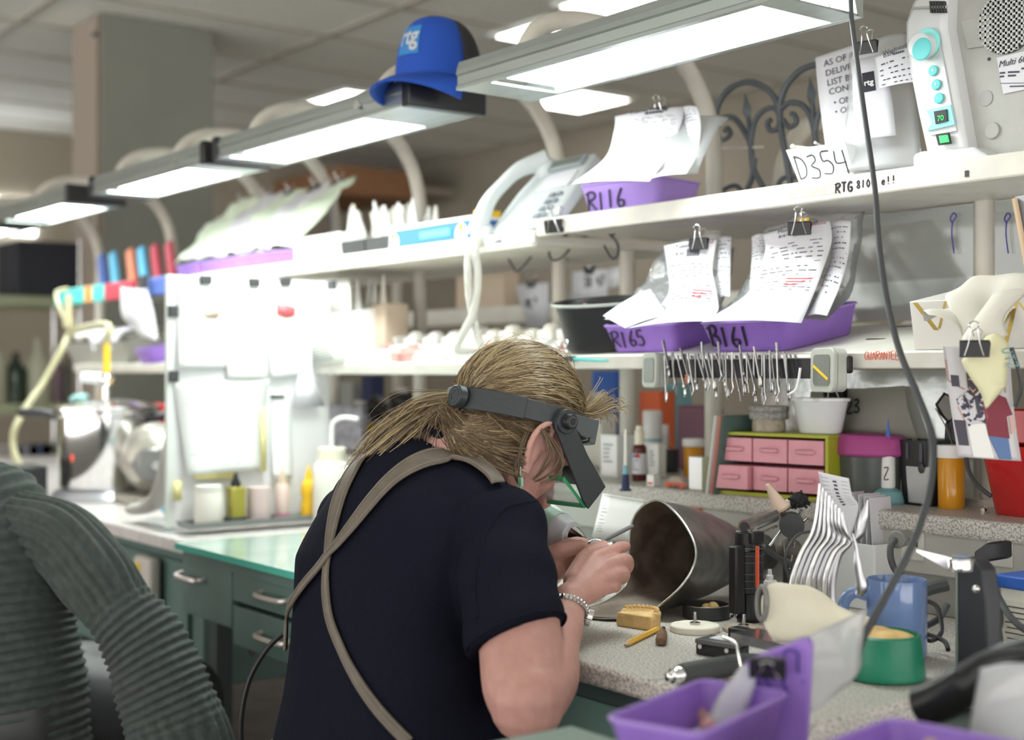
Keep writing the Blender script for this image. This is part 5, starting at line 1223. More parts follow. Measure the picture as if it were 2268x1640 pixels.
# ---- tissue box, napkin, clip, yellow note, photograph at the right end
tx0 = ony(2050, 780, 1.66)
tbx = thing('tissue_box', 'white tissue box with gold geometric lines at the near end of the middle shelf', 'tissue box', MS(tx0.x+.115, .075, .001), 0, None, rx=TL)
MB().box((0, 0, .035), (.23, .12, .070)).build('carton', mat('tisbox', (.66, .64, .60), .5), tbx, bev=.001)
gm = MB()
for (x0, z0, x1, z1, wd) in ((-.105, .068, -.075, .028, .008), (-.07, .03, -.055, .068, .004), (-.01, .068, -.02, .01, .006), (.03, .004, .055, .066, .006), (.055, .066, .085, .02, .003), (-.045, .066, -.02, .03, .003), (.02, .02, .045, .05, .003)):
    a, e = V(x0, -.0605, z0), V(x1, -.0605, z1); s_ = V(wd/2, 0, 0); gm.quad(a-s_, a+s_, e+s_, e-s_)
gm.build('gold_lines', M['gold'], tbx)
tis = MB(); rr_ = []
prof = [((2045, 712), (2060, 705)), ((2125, 690), (2120, 720)), ((2098, 665), (2130, 740)), ((2135, 630), (2165, 700)), ((2180, 612), (2215, 720)), ((2225, 605), (2245, 700)), ((2275, 600), (2300, 690))]
S4 = Sheet([(at(a[0], a[1], 1.84), at(e[0], e[1], 1.80)) for a, e in prof], 5, 10, .012, .018, 3)
solo(S4.mesh(), 'tissue', mat('tissue', (.78, .76, .68), .8, alpha=.92), 'crumpled white tissue pulled out of the tissue box', 'tissue', thick=.001, sub=1)
S5 = Sheet([(at(2135, 790, 1.745), at(2235, 740, 1.76)), (at(2135, 745, 1.75), at(2225, 700, 1.77)), (at(2200, 650, 1.78), at(2275, 650, 1.80))], 5, 8, .014, .012, 8)
solo(S5.mesh(), 'tissue', bpy.data.materials['tissue'], 'lower fold of tissue hanging over the front of the tissue box', 'tissue', thick=.001)
yn = thing('yellow_note', 'pale yellow paper note hanging point down from a clip by the tissue box', 'note', at(2185, 900, 1.70))
S6 = Sheet([(at(2185, 745, 1.735), at(2215, 742, 1.735)), (at(2150, 785, 1.715), at(2232, 760, 1.72)), (at(2130, 800, 1.71), at(2233, 795, 1.71)), (at(2150, 840, 1.705), at(2228, 850, 1.705)), (at(2172, 870, 1.70), at(2222, 862, 1.70)), (at(2184, 905, 1.70), at(2187, 905, 1.70))], 5, 6, .008, .004, 2)
S6.mesh().build('sheet', mat('yellownote', (.76, .73, .48), .7), yn, world=True, thick=.0006)
f6 = S6.frame(.84, .34); hand('UTZ', .014, M['tealm'], yn, f6 @ Matrix.Rotation(radians(-78), 4, 'Z') @ Matrix.Translation((-.004, 0, .0008)), r=.0007, world=True)
binder_clip(at(2158, 790, 1.69), 1.05, radians(25), label='large black binder clip over the yellow note by the tissue box', group='binder clips', up=1, tilt=-.3)
pho = thing('photograph', 'printed photograph of two standing people hung below the tissue box', 'photograph', at(2180, 1015, 1.74))
S7 = Sheet([(at(2088, 768, 1.750), at(2235, 772, 1.74)), (at(2096, 830, 1.75), at(2240, 840, 1.74)), (at(2105, 900, 1.75), at(2246, 910, 1.74)), (at(2114, 960, 1.75), at(2253, 965, 1.74)), (at(2122, 1012, 1.75), at(2262, 1022, 1.74))], 4, 6, .004)
S7.mesh().build('sheet', mat('photobase', (.62, .60, .62), .35), pho, world=True, thick=.0006)
def ppoly(uv, m, name='figure', k=1, rep=None):
    b = MB(); P = []
    for u, v in uv:
        p, n = S7.ev(min(max(u, 0), 1), min(max(v, 0), 1)); P.append(p + n*.0007*k)
    b.add(P, [tuple(range(len(P)))]); return b.build(name, m, pho, world=True)
mb1 = mat('phbrown', (.42, .30, .26), .5); mbd = mat('phdark', (.06, .055, .08), .5); mskin = mat('phskin', (.62, .38, .33), .5)
ppoly([(0, 0), (.9, 0), (.9, .13), (0, .13)], mat('phlilac', (.50, .48, .56), .5), 'photo_wall'); ppoly([(0, .13), (.9, .13), (.9, .36), (.22, .36), (.0, .30)], mb1, 'photo_wall')
ppoly([(.02, .62), (.20, .62), (.20, .86), (.04, .86)], mbd, 'photo_furniture'); ppoly([(.06, .25), (.18, .25), (.18, .34), (.06, .34)], mbd, 'photo_shelf', 2)
ppoly([(.22, .66), (.50, .64), (.56, .98), (.24, .98)], M['white'], 'white_trousers', 2); ppoly([(.10, .44), (.30, .36), (.52, .38), (.56, .66), (.38, .60), (.24, .68), (.14, .52)], mat('phpattern', (.62, .60, .64), .5, col2=(.04, .03, .06), nscale=160, lo=.47, hi=.53), 'patterned_shirt', 3)
ppoly([(.30, .22), (.44, .22), (.46, .36), (.38, .40), (.30, .34)], M['hairdk'], 'hair', 3); ppoly([(.32, .27), (.43, .27), (.42, .35), (.37, .38), (.32, .34)], mskin, 'face', 4); ppoly([(.31, .28), (.44, .28), (.43, .34), (.37, .36), (.32, .33)], mbd, 'black_mask', 5)
ppoly([(.38, .40), (.44, .40), (.46, .56), (.40, .56)], mbd, 'dark_tie', 4); ppoly([(.10, .50), (.16, .50), (.24, .60), (.18, .62)], mskin, 'arm', 2)
ppoly([(.52, .76), (.84, .74), (.84, .99), (.64, .99)], mat('phjeans', (.10, .18, .38), .5), 'jeans', 2); ppoly([(.50, .44), (.66, .36), (.88, .40), (.96, .54), (.86, .56), (.86, .78), (.52, .76)], M['maroon'], 'red_shirt', 3)
ppoly([(.64, .24), (.80, .24), (.80, .38), (.66, .38)], mskin, 'face', 3); ppoly([(.90, .56), (.97, .56), (.96, .72), (.90, .74)], mskin, 'arm', 2)
bt_ = MB().tube(cat([at(2240, 770, 1.72), at(2262, 850, 1.72), at(2248, 900, 1.73)], 5), .003, 6); solo(bt_, 'black_cable', M['cord'], 'short black cable behind the photograph', 'cable')
fp_ = thing('wooden_board', 'wooden edge of a grey board hanging at the right border', 'board', ony(2262, 590, 1.62))
MB().tube([ony(2247, 440, 1.62), ony(2262, 520, 1.62), ony(2275, 595, 1.62)], .004, 6).build('wood_edge', M['woodlt'], fp_, world=True); MB().add([ony(*q, 1.625) for q in ((2250, 436), (2340, 420), (2360, 640), (2275, 600))], [(0,1,2,3)]).build('board', mat('brdgrey', (.35,.36,.40), .4), fp_, world=True, thick=.003)
# cable loops under the upper shelf, plug
solo(MB().tube(cat([ony(x, y, 1.80) for x, y in ((1230, 515), (1215, 545), (1222, 575), (1245, 570), (1280, 535), (1330, 510), (1365, 535), (1368, 565), (1355, 572), (1338, 545))], 6), .0028, 6), 'looped_cable', M['cord'], 'dark cable looped below the joint of the upper shelves', 'cable')
solo(MB().tube(cat([ony(x, y, 1.80) for x, y in ((1215, 555), (1240, 530), (1290, 500), (1345, 505), (1360, 520))], 6), .0028, 6), 'looped_cable', M['cord'], 'second dark cable slung under the joint of the upper shelves', 'cable')
solo(MB().tube(cat([ony(x, y, 1.85) for x, y in ((1120, 560), (1135, 590), (1148, 600), (1180, 565))], 6), .0026, 6), 'looped_cable', M['cord'], 'thin cable dangling right of the telephone cord', 'cable')
binder_clip(ony(1228, 515, UYF-.006), 1.3, radians(10), label='large binder clip at the joint of the upper shelves beside the telephone', group='binder clips')
# notes hanging behind
for (x0, y0, x1, y1, y, w1, lb_) in ((1140, 632, 1215, 730, 2.405, 'HL?', 'white note with dark letters hanging behind the shelf, left of the double note'), (1268, 602, 1345, 668, 2.405, '38 47', 'white note with two numbers hanging behind the black tub'), (1346, 595, 1375, 640, 2.405, None, 'small blank slip beside the numbered note')):
    P = [ony(a, b2, y) for a, b2 in ((x0, y0), (x1, y0-6), (x1, y1-8), (x0+ (30 if w1 == 'HL?' else 0), y1))]; t = thing('hanging_note', lb_, 'note', P[3]); b = MB(); b.quad(*P); b.build('sheet', M['paper'], t, world=True, thick=.0008)
    if w1: hand(w1, .026, M['ink'], t, fr(P[0].lerp(P[2], .5)+V(-.022, -.002, -.006), P[1]-P[0], (0, 0, 1)), r=.002, world=True); binder_clip(P[0].lerp(P[1], .5)+V(0, 0, -.01), 1.1, 0, label='black clip holding the hanging note ' + ('with dark letters' if w1 == 'HL?' else 'with two numbers'), group='clips of the hanging notes')
# ---- plaster casts along the far length of the middle shelf
zF = -.012
def MF(x, d, h=0): return MS(x, d, h) + V(0, 0, zF)
r9 = random.Random(9)
for k in range(30):
    px = lerp(762, 1205, (k % 15)/14); x = ony(px, 800, MYF+.04).x; d = .03 if k < 15 else .11
    p = MF(x + r9.uniform(-.008, .008), d+r9.uniform(-.008, .008), .0); s_ = r9.uniform(.8, 1.15); mt_ = r9.choice(['white', 'whitew', 'plasterpk', 'whitew', 'white'])
    b = MB(); b.M = Matrix.Translation(p) @ Matrix.Rotation(TL, 4, 'X') @ Matrix.Rotation(r9.uniform(-.5, .5), 4, 'Z')
    arch = [(.024*s_*cos(a), .026*s_*sin(a)) for a in [pi*i/12 for i in range(13)]]; b.prism([(-.026*s_, -.012)] + arch[::-1] + [(.026*s_, -.012)], 0, .020*s_)
    for i in range(9):
        a = pi*(i+.5)/9; b.sph((.021*s_*cos(a), .022*s_*sin(a), .021*s_), (.0042, .0042, .006), 6, 5)
    b.M = None
    solo(b, 'dental_cast', M[mt_], ['pink plaster dental cast in the front row of the middle shelf', 'pale plaster dental cast in the front row of the middle shelf'][mt_ != 'plasterpk'] if k < 15 else 'dental cast in the back row of the middle shelf', 'dental cast', ('pink dental casts in the front row' if mt_ == 'plasterpk' else 'pale dental casts in the front row') if k < 15 else 'dental casts in the back row')
for k in range(11):
    px = lerp(775, 1200, k/10); x = ony(px, 780, MYF+.1).x; p = MF(x, .19, 0); hh = .030+.02*r9.random()
    b = MB(); b.M = Matrix.Translation(p) @ Matrix.Rotation(TL, 4, 'X'); b.box((0, 0, hh/2), (.05, .05, hh)); b.sph((0, 0, hh), (.022, .02, .012), 8, 6); b.M = None
    solo(b, 'cast_block', M[r9.choice(['white', 'whitew'])], 'tall plaster block at the back of the middle shelf behind the casts', 'plaster block', 'plaster blocks behind the casts', bev=.004)
r6 = random.Random(17); xa, xb = ony(692, 720, 1.76).x, ony(838, 700, 1.76).x
P3 = MF((xa+xb)/2, .15, 0); 
cb = thing('cone_carton', 'white carton full of upright white points on the middle shelf', 'carton', P3, 0, None, rx=TL); MB().tray((0, 0, 0), (xb-xa-.01, .14), (xb-xa, .15), .115, .004, .006).build('carton_body', M['white'], cb)
for i in range(8):
    for j in range(2):
        p = MW[cb.name] @ V(lerp(-.42, .42, i/7)*(xb-xa), -.035+.07*j, .06); b = MB().lathe([(.010, 0), (.010, .06), (.007, .085), (.002, .112+.02*r6.random()), (0, .13)], Matrix.Translation(p) @ Matrix.Rotation(r6.uniform(-.15, .15), 4, 'Y'), 10); solo(b, 'plaster_die', M[r6.choice(['white', 'whitew'])], 'white pointed die standing in the middle shelf carton', 'plaster die', 'white points in the middle shelf carton')
p = MF(ony(872, 700, 1.80).x, .17, 0); solo(MB().box((p.x, p.y, p.z+.06), (.07, .07, .12)), 'beige_block', mat('beigeblk', (.58,.48,.38), .6), 'beige block at the end of the carton of white points', 'block', bev=.004)
for q, l in (((855, 655), 'wood stick standing behind the beige block'), ((835, 650), 'second wood stick behind the beige block')):
    a = ony(*q, 1.84); solo(MB().tube([a, a+V(-.01, 0, -.10)], .006, 8), 'wood_stick', M['woodlt'], l, 'stick')
sgn = thing('paper_sign', 'pale printed card propped on the far lip of the middle shelf', 'sign', ony(725, 815, MYF-.01)); P = [ony(x, y, MYF-.008) for x, y in ((664, 762), (738, 745), (765, 805), (672, 820))]
b = MB(); b.quad(*P); b.build('card', mat('card', (.58, .60, .54), .6), sgn, world=True, thick=.001)
b = MB()
for k in range(6): a = P[0].lerp(P[3], .25+.1*k); e = P[1].lerp(P[2], .25+.1*k); b.quad(a.lerp(e, .2)+V(0,-.001,0), a.lerp(e, .8)+V(0,-.001,0), a.lerp(e, .8)+V(0,-.001,-.002), a.lerp(e, .2)+V(0,-.001,-.002))
b.build('printed_text', M['printlt'], sgn, world=True)
# ---------------------------------------------------------------- things on the raised ledge
LZ0 = led_z
def lg_(px, py, y=None):
    "point on the ledge top under a pixel"
    return onz(px, py, LZ0)
def bottle(p, prof, m, label, name='bottle', catg='bottle', n=24, cap=None, capm='white', lab=None, labm='paper', sc=1.0, group=None, rz=0, mark=True, rx=0, ry=0):
    t = thing(name, label, catg, p, rz, group, rx=rx, ry=ry)
    MB().lathe([(r*sc, z*sc) for r, z in prof], n=n).build('bottle_body', M[m] if isinstance(m, str) else m, t)
    if cap:
        MB().lathe([(r*sc, z*sc) for r, z in cap], n=n).build('cap', M[capm], t)
    if lab:
        z0, z1, r = lab; MB().lathe([(r*sc, z0*sc), (r*sc, z1*sc)], n=n).build('label', M[labm], t)
        if mark:
            b = MB(); r_ = (r+.0006)*sc; rn = random.Random(int(p[0]*9999))
            for k in range(5):
                z = (z0 + (z1-z0)*(.2+.15*k))*sc; a0 = -2.2 + rn.uniform(0, .3); a1 = a0 + rn.uniform(.7, 1.5)
                b.loft([[V(r_*cos(a0+(a1-a0)*i/6), r_*sin(a0+(a1-a0)*i/6), z), V(r_*cos(a0+(a1-a0)*i/6), r_*sin(a0+(a1-a0)*i/6), z+.0016*sc)] for i in range(7)], False, False)
            b.build('printed_text', M['print'], t)
    return t
def boxthing(px, py, w_, d_, h_, m, label, rz=0, name='small_box', z=None, marks=0, mc='print', bev=.001, group=None, y=None, p=None):
    p = p or (onz(px, py, LZ0 if z is None else z)); p = V(p.x, p.y + d_/2, p.z)
    t = thing(name, label, 'box', p, rz, group); MB().box((0, 0, h_/2), (w_, d_, h_)).build('carton', M[m] if isinstance(m, str) else m, t, bev=bev)
    rn = random.Random(int(px))
    if marks:
        b = MB()
        for k in range(marks): x0 = -w_*.32; x1 = x0 + w_*rn.uniform(.3, .6); z_ = h_*(.75 - .5*k/marks); b.quad(V(x0, -d_/2-.0006, z_), V(x1, -d_/2-.0006, z_), V(x1, -d_/2-.0006, z_+h_*.03), V(x0, -d_/2-.0006, z_+h_*.03))
        b.build('printed_text', M[mc], t)
    return t
boxthing(1348, 1056, .05, .06, .085, 'white_gloss', 'white box with faint printed lines beside the magnifier, behind the spray bottle', marks=5, mc='printlt')
bottle(onz(1408, 1040, LZ0)+V(0, .05, 0), [(0, 0), (.021, 0), (.022, .003), (.022, .125), (.020, .128), (0, .128)], 'white', 'tall white canister with a green band behind the brown dropper bottle', cap=None, lab=(.060, .066, .0224), labm='tealm', mark=False, name='canister')
t = bottle(onz(1408, 1066, LZ0)+V(0, .01, 0), [(0, 0), (.0135, 0), (.0145, .002), (.0145, .062), (.013, .068), (.009, .072), (0, .072)], mat('brownglass', (.10, .02, .02), .15), 'dark brown bottle with a cream spray cap and a blue and red label', cap=[(.0095, .071), (.0095, .098), (.007, .100), (.007, .108), (0, .108)], capm='cream', lab=(.014, .054, .0149), n=24)
MB().lathe([(.0151, .046), (.0151, .053)], a0=-2.3, a1=-.9, n=24).build('blue_band', mat('lblue', (.10,.35,.62), .5), t); MB().lathe([(.0152, .046), (.0152, .053)], a0=-1.5, a1=-.7, n=24).build('red_band', M['redprint'], t)
boxthing(1447, 1058, .030, .022, .068, 'white', 'upright white box with small grey print beside the brown bottle', marks=5, mc='printlt')
tb_ = boxthing(1440, 1078, .020, .018, .022, 'white', 'tiny white box with a red bar in front of the upright white box', marks=0); MB().box((0, -.0094, .006), (.013, .0006, .004)).build('red_bar', M['redink'], tb_)
tp = thing('ointment_tube', 'white crimped tube with a black triangle leaning upside down behind the small boxes', 'tube', onz(1450, 1035, LZ0)+V(0, .03, 0))
MB().loft([[V(.014*cos(a), .010*sin(a)*(1-k/4.6), .02+.055*k/4+.02) for a in [2*pi*i/20 for i in range(20)]] for k in range(5)]).build('tube_body', M['white'], tp); MB().cyl((0,0,.01), (0,0,.042), .009).build('cap', M['white'], tp); MB().box((0, 0, .005), (.02, .02, .01)).build('foot', M['white'], tp)
b = MB().add([V(-.004, -.0102, .064), V(.005, -.0102, .064), V(.001, -.0088, .074)], [(0,1,2)]); b.build('triangle_mark', M['ink'], tp, smooth=False)
def pill(px, py, r, h, label, sc=1.0, y=.02, n=32, capm='white'):
    p = onz(px, py, LZ0)+V(0, y, 0); t = thing('pill_bottle', label, 'bottle', p)
    MB().lathe([(0, .001), (r*.92, 0), (r*.94, .002), (r, h*.80), (r*.97, h*.81), (r*.90, h*.81), (r*.86, .004), (0, .004)], n=n).build('bottle_body', M['amber'], t)
    MB().lathe([(r*1.07, h*.80), (r*1.09, h*.82), (r*1.09, h*.97), (r*1.03, h), (0, h)], n=n).build('cap', M[capm], t); return t
pb1 = pill(1520, 1058, .0205, .078, 'amber pill bottle with a white cap behind the toy car'); MB().box((0, 0, .02), (.02, .02, .02)).build('contents', mat('contents', (.35,.14,.03), .6), pb1, bev=.004)
boxthing(1480, 1048, .022, .02, .05, 'black', 'narrow black box between the white box and the pill bottle')
# toy car
tc_ = thing('toy_car', 'little red and grey toy car on the ledge before the amber pill bottle', 'toy car', onz(1497, 1082, LZ0)+V(0, .008, 0), radians(4))
MB().prism([(-.027, .004), (.027, .004), (.028, .010), (.020, .013), (.010, .021), (-.010, .022), (-.019, .014), (-.028, .012)], -.010, .010, Matrix.Rotation(radians(90), 4, 'X')).build('car_body', mat('cargrey', (.42,.34,.28), .4), tc_, bev=.002)
MB().box((0, -.0105, .008), (.05, .001, .005)).build('red_side', M['redink'], tc_)
for x in (-.017, .017):
    for s_ in (-1, 1): MB().cyl((x, s_*.0085, .005), (x, s_*.012, .005), .005, n=14).build('wheel', M['redink'], tc_)
boxthing(1540, 1086, .034, .03, .060, 'white_gloss', 'plain white carton between the toy car and the leaning boards')
p = onz(1562, 1045, LZ0); solo(MB().box((p.x, p.y+.05, p.z+.055), (.034, .03, .11)), 'dark_box', mat('darkbl', (.05, .06, .09), .4), 'tall dark box with white edges behind the plain white carton', 'box', bev=.002)
for k, (px, m, l) in enumerate(((1556, (.56,.55,.52), 'pale board, outermost of the boards leaning on the drawer cabinet'), (1564, (.56,.25,.20), 'pink edged board leaning among the boards by the drawer cabinet'), (1573, (.10,.16,.15), 'dark green board leaning against the drawer cabinet'))):
    p = onz(px, 1095, LZ0)+V(0, .004, 0); b = MB(); b.M = loc((p.x, p.y+.055, p.z), 0, 0, radians(9)); b.box((0, 0, .070), (.0052, .10, .14)); b.M = None
    solo(b, 'leaning_board', mat('board'+str(k), m, .5), l, 'board', 'boards leaning on the drawer cabinet')
# drawer cabinet
dcx = onz(1696, 1102, LZ0); dcp = V(dcx.x, dcx.y+.045, LZ0)
dc = thing('drawer_cabinet', 'lime green tabletop cabinet with six small pink drawers', 'cabinet', dcp, radians(8))
CW, CD, CH = .230, .085, .110
MB().box((0, 0, .003), (CW, CD, .006)).build('bottom', M['olive'], dc); MB().box((0, 0, CH-.003), (CW, CD, .006)).build('top', M['olive'], dc, bev=.001)
for s_ in (-1, 1): MB().box((s_*(CW/2-.003), 0, CH/2), (.006, CD, CH-.012)).build('side', M['olive'], dc)
MB().box((0, CD/2-.002, CH/2), (CW-.012, .004, CH-.012)).build('back', M['olive'], dc); MB().box((0, .018, CH/2), (CW-.014, CD-.045, CH-.016)).build('divider', mat('dkolive', (.10,.02,.03), .6), dc)
dw, dh = (CW-.016)/3, (CH-.020)/2
for i in range(3):
    for j in range(2):
        pull = .012 if (i, j) == (0, 0) else 0
        x, z = -CW/2+.008+dw*(i+.5), .009+dh*(j+.5)+(.003 if j else 0)
        d = MB().box((x, -CD/2+.0225-pull, z), (dw-.003, .045, dh-.004)).build('drawer', M['pink'], dc, bev=.0012)
        MB().tube(cat([V(x-.016, -CD/2-.001-pull, z+.001), V(x-.009, -CD/2-.006-pull, z+.001), V(x+.009, -CD/2-.006-pull, z+.001), V(x+.016, -CD/2-.001-pull, z+.001)], 3), .0035, 6, flat=1.2).build('handle', M['pink'], d)
ctop = LZ0 + CH
# stone discs on the cabinet
def on_cab(x, y): return MW[dc.name] @ V(x, y, CH+.0005)
q = on_cab(-.030, .0)
for k, (r, h, z, m, l) in enumerate(((.0290, .021, 0, 'stone', 'sand coloured stone disc at the bottom of the stack on the drawer cabinet'), (.034, .013, .0215, 'stonegrey', 'grey rough disc in the middle of the stack on the drawer cabinet'), (.035, .010, .035, 'stonegrey', 'grey rough disc on top of the stack on the drawer cabinet'))):
    if k == 1: mm('stonegrey', (.42,.41,.38), .85, n1=.35, nscale=150, bump=.5)
    solo(MB().lathe([(0, 0), (r*.95, 0), (r, h*.2), (r, h*.8), (r*.96, h), (0, h)], Matrix.Translation(q+V(0, 0, z)), 30), 'stone_disc', M[m], l, 'disc')
q = on_cab(.070, .005)
tub = thing('white_tub', 'white oval plastic tub standing on the right of the drawer cabinet', 'tub', q, 0)
MB().lathe([(0, 0), (.033, 0), (.036, .003), (.046, .054), (.050, .055), (.050, .060), (.047, .060), (.043, .055), (.034, .005), (0, .005)], Matrix.Scale(1.12, 4, (1, 0, 0)) @ Matrix.Scale(.8, 4, (0, 1, 0)), 36).build('tub_body', M['white_gloss'], tub)
# magenta-lidded jar
q = onz(1898, 1112, LZ0)+V(0, .030, 0)
jr = thing('lidded_jar', 'smoky container with a big magenta lid right of the pink drawers', 'container', q, 0)
MB().lathe([(0, 0), (.046, 0), (.050, .003), (.056, .075), (.050, .078), (0, .078)], Matrix.Scale(1.1, 4, (1, 0, 0)) @ Matrix.Scale(.75, 4, (0, 1, 0)), 36).build('jar_body', mat('smoke', (.10,.11,.105), .25), jr)
MB().lathe([(.060, .076), (.064, .080), (.062, .104), (.056, .110), (.02, .113), (0, .113)], Matrix.Scale(1.1, 4, (1, 0, 0)) @ Matrix.Scale(.75, 4, (0, 1, 0)), 36).build('lid', M['magenta'], jr)
q = onz(1908, 1100, LZ0)+V(0, .01, 0); solo(MB().box(q+V(.0, .02, .030), (.026, .02, .06)), 'green_pack', M['tealm'], 'small grey green pack between the cards and the glue bottle', 'pack', bev=.002)
# teal dome with glue bottle
q = onz(1950, 1118, LZ0)+V(0, .02, 0)
solo(MB().lathe([(0, 0), (.024, 0), (.026, .004), (.022, .020), (.012, .026), (0, .026)], Matrix.Translation(q), 24), 'teal_dome', M['tealm'], 'teal rubber dome holding up the white glue bottle', 'holder')
gb = bottle(q+V(0, 0, .026), [(0, 0), (.0105, 0), (.0115, .003), (.0112, .048), (.009, .053), (.009, .066), (0, .068)], 'white', 'slim white glue bottle with a blue nozzle on the teal dome', cap=[(.0062, .067), (.0055, .073), (0, .074)], capm='pinkd')
MB().lathe([(.0048, .072), (.0048, .084), (.0018, .098), (.0008, .112), (0, .112)]).build('nozzle', mat('nozblue', (.06,.14,.5), .35), gb); hand('Z', .018, M['ink'], gb, fr((.001, -.0118, .014), (1, 0, 0), (0, 0, 1)), r=.0009)
# black and silver box with open top
q = onz(2018, 1122, LZ0)+V(0, .045, 0); bs = thing('desk_gadget', 'black open topped gadget with a silver front behind the cord', 'gadget', q, radians(-8))
MB().tray((0, 0, 0), (.062, .06), (.074, .07), .105, .003, .010).build('shell', M['black'], bs)
MB().prism([(-.012, .004), (.030, .004), (.034, .064), (-.018, .064)], .030, .033, Matrix.Rotation(radians(90), 4, 'X')).build('silver_front', mat('silverp', (.46,.46,.46), .35, metal=.4), bs, bev=.002)
MB().box((-.012, -.0345, .088), (.004, .002, .026)).build('stripe', M['printlt'], bs); MB().box((.018, -.0355, .086), (.005, .002, .030)).build('stripe', M['printlt'], bs); MB().sph((.018, -.035, .062), (.006, .003, .009)).build('button', M['dark'], bs)
pb2 = pill(2090, 1128, .0215, .100, 'large amber pill bottle with a white ribbed cap near the red bin', y=.02); MB().sph((0, 0, .012), (.015, .015, .010)).build('contents', bpy.data.materials['contents'], pb2)
# sunglasses behind
t = thing('dark_goggles', 'black framed goggles with brown lens standing above the large pill bottle', 'goggles', ony(2088, 1065, 1.875))
P_ = [ony(x, y, 1.875) for x, y in ((2074, 896), (2092, 872), (2106, 880), (2112, 925), (2100, 935), (2082, 915))]; b = MB(); n = len(P_); b.add(P_ + [p+V(0, .006, 0) for p in P_], [tuple(range(n)), tuple(range(n, 2*n))] + [(i, (i+1) % n, n+(i+1) % n, n+i) for i in range(n)]); b.build('lens', mat('brownlens', (.06, .045, .02), .2), t, world=True)
MB().tube(P_, .0025, 6, closed=True).build('frame', M['black'], t, world=True)
P_ = [ony(x, y, 1.875) for x, y in ((2092, 935), (2110, 925), (2114, 980), (2108, 1060), (2086, 1050))]; b = MB(); n = len(P_); b.add(P_ + [p+V(0, .02, 0) for p in P_], [tuple(range(n)), tuple(range(n, 2*n))] + [(i, (i+1) % n, n+(i+1) % n, n+i) for i in range(n)]); b.build('body', M['black'], t, world=True, bev=.003)
MB().tube([ony(2072, 905, 1.87), ony(2092, 940, 1.87), ony(2118, 1010, 1.87)], .001, 5).build('wire', M['chrome'], t, world=True)
# red bin
q = onz(2250, 1150, LZ0)+V(0, .062, 0); rb = thing('red_bin', 'deep red plastic bin at the right border of the ledge', 'bin', q, radians(-6))
MB().tray((0, 0, 0), (.115, .08), (.145, .11), .105, .004, .02).build('bin_body', M['red'], rb); MB().tray((0, .01, .108), (.14, .09), (.14, .09), .05, .004, .015).build('upper_part', M['red'], rb, bev=.001)
for px, py, l in ((2150, 1120, 'small chrome screw on the ledge left of the red bin'), (2178, 1135, 'second chrome screw on the ledge touching the red bin')):
    q = onz(px, py, LZ0); solo(MB().lathe([(0, 0), (.006, 0), (.006, .006), (.003, .009), (0, .010)], Matrix.Translation(q), 14), 'small_screw', M['chrome'], l, 'screw')
solo(MB().tube(cat([ony(2140, 1010, 1.80), ony(2146, 1045, 1.79), ony(2165, 1075, 1.78), ony(2195, 1100, 1.78)], 5), .0035, 8), 'black_cable', M['cord'], 'black cable curving down behind the red bin', 'cable')
# blue capped tip leaning at the ledge edge by the magnifier
q = onz(1380, 1088, LZ0)+V(0, .006, 0)
t = thing('tube_tip', 'narrow blue tipped tube with a green collar standing near the magnifier', 'tube', q); MB().lathe([(0, 0), (.011, 0), (.011, .003), (.0075, .004), (.006, .030), (0, .030)]).build('blue_foot', M['navy'], t); MB().lathe([(.005, .030), (.004, .038), (.0045, .046), (0, .046)]).build('green_collar', M['tealm'], t); MB().lathe([(.0035, .046), (.0025, .11), (0, .111)]).build('needle', M['wirewht'], t)
# objects behind, out of focus
for k, (x0, y0, x1, y1, y, d, m, l, nm) in enumerate([
  (1310, 822, 1362, 932, 2.15, .06, 'blue', 'blue carton with a pale band behind the shelf posts', 'carton'),
  (1415, 868, 1462, 950, 2.20, .05, 'orange', 'orange topped pack behind the white canister', 'pack'), (1465, 850, 1500, 930, 2.25, .05, 'tealm', 'grey green block behind the canister', 'block'),
  (590, 845, 780, 900, 2.2, .04, 'wallgrey', 'grey board under the far middle shelf', 'board'), (800, 832, 822, 905, 2.2, .05, 'navy', 'narrow navy upright box under the far middle shelf', 'box'),
  (1010, 600, 1115, 720, 2.44, .06, 'beige', 'beige carton on the rear shelf behind the telephone cord', 'carton'), (1120, 650, 1262, 735, 2.5, .04, 'wallgrey', 'grey panel behind the hanging notes', 'panel'),
  (700, 900, 800, 1060, 1.88, .02, 'speck', 'speckled grey board behind the wash bottles', 'board'),
  (1500, 900, 1560, 960, 2.1, .06, 'plum', 'plum banded bottle pack behind the amber pill bottle', 'pack'), (1285, 920, 1330, 1050, 2.0, .05, 'whitew', 'pale carton just behind the magnifier pivot', 'carton')]):
    if m == 'wallgrey' and 'wallgrey' not in M: mm('wallgrey', (.36,.37,.36), .6); mm('speck', (.34,.34,.38), .6, n1=.4, nscale=40); mm('plum', (.20,.08,.12), .5)
    a, e = ony(x0, y1, y), ony(x1, y0, y); z0 = a.z
    if z0 < 1.06: z0 = .953
    if k == 5: z0 = 1.358
    o = solo(MB().box(((a.x+e.x)/2, y+d/2, (z0+e.z)/2), (e.x-a.x, d, e.z-z0)), nm, M[m], l, nm, bev=.004)
a = ony(1330, 880, 2.148); solo(MB().box((a.x, 2.147, a.z), (.05, .002, .02)), 'pale_band', M['white'], 'pale stripe label on the blue carton', 'label')
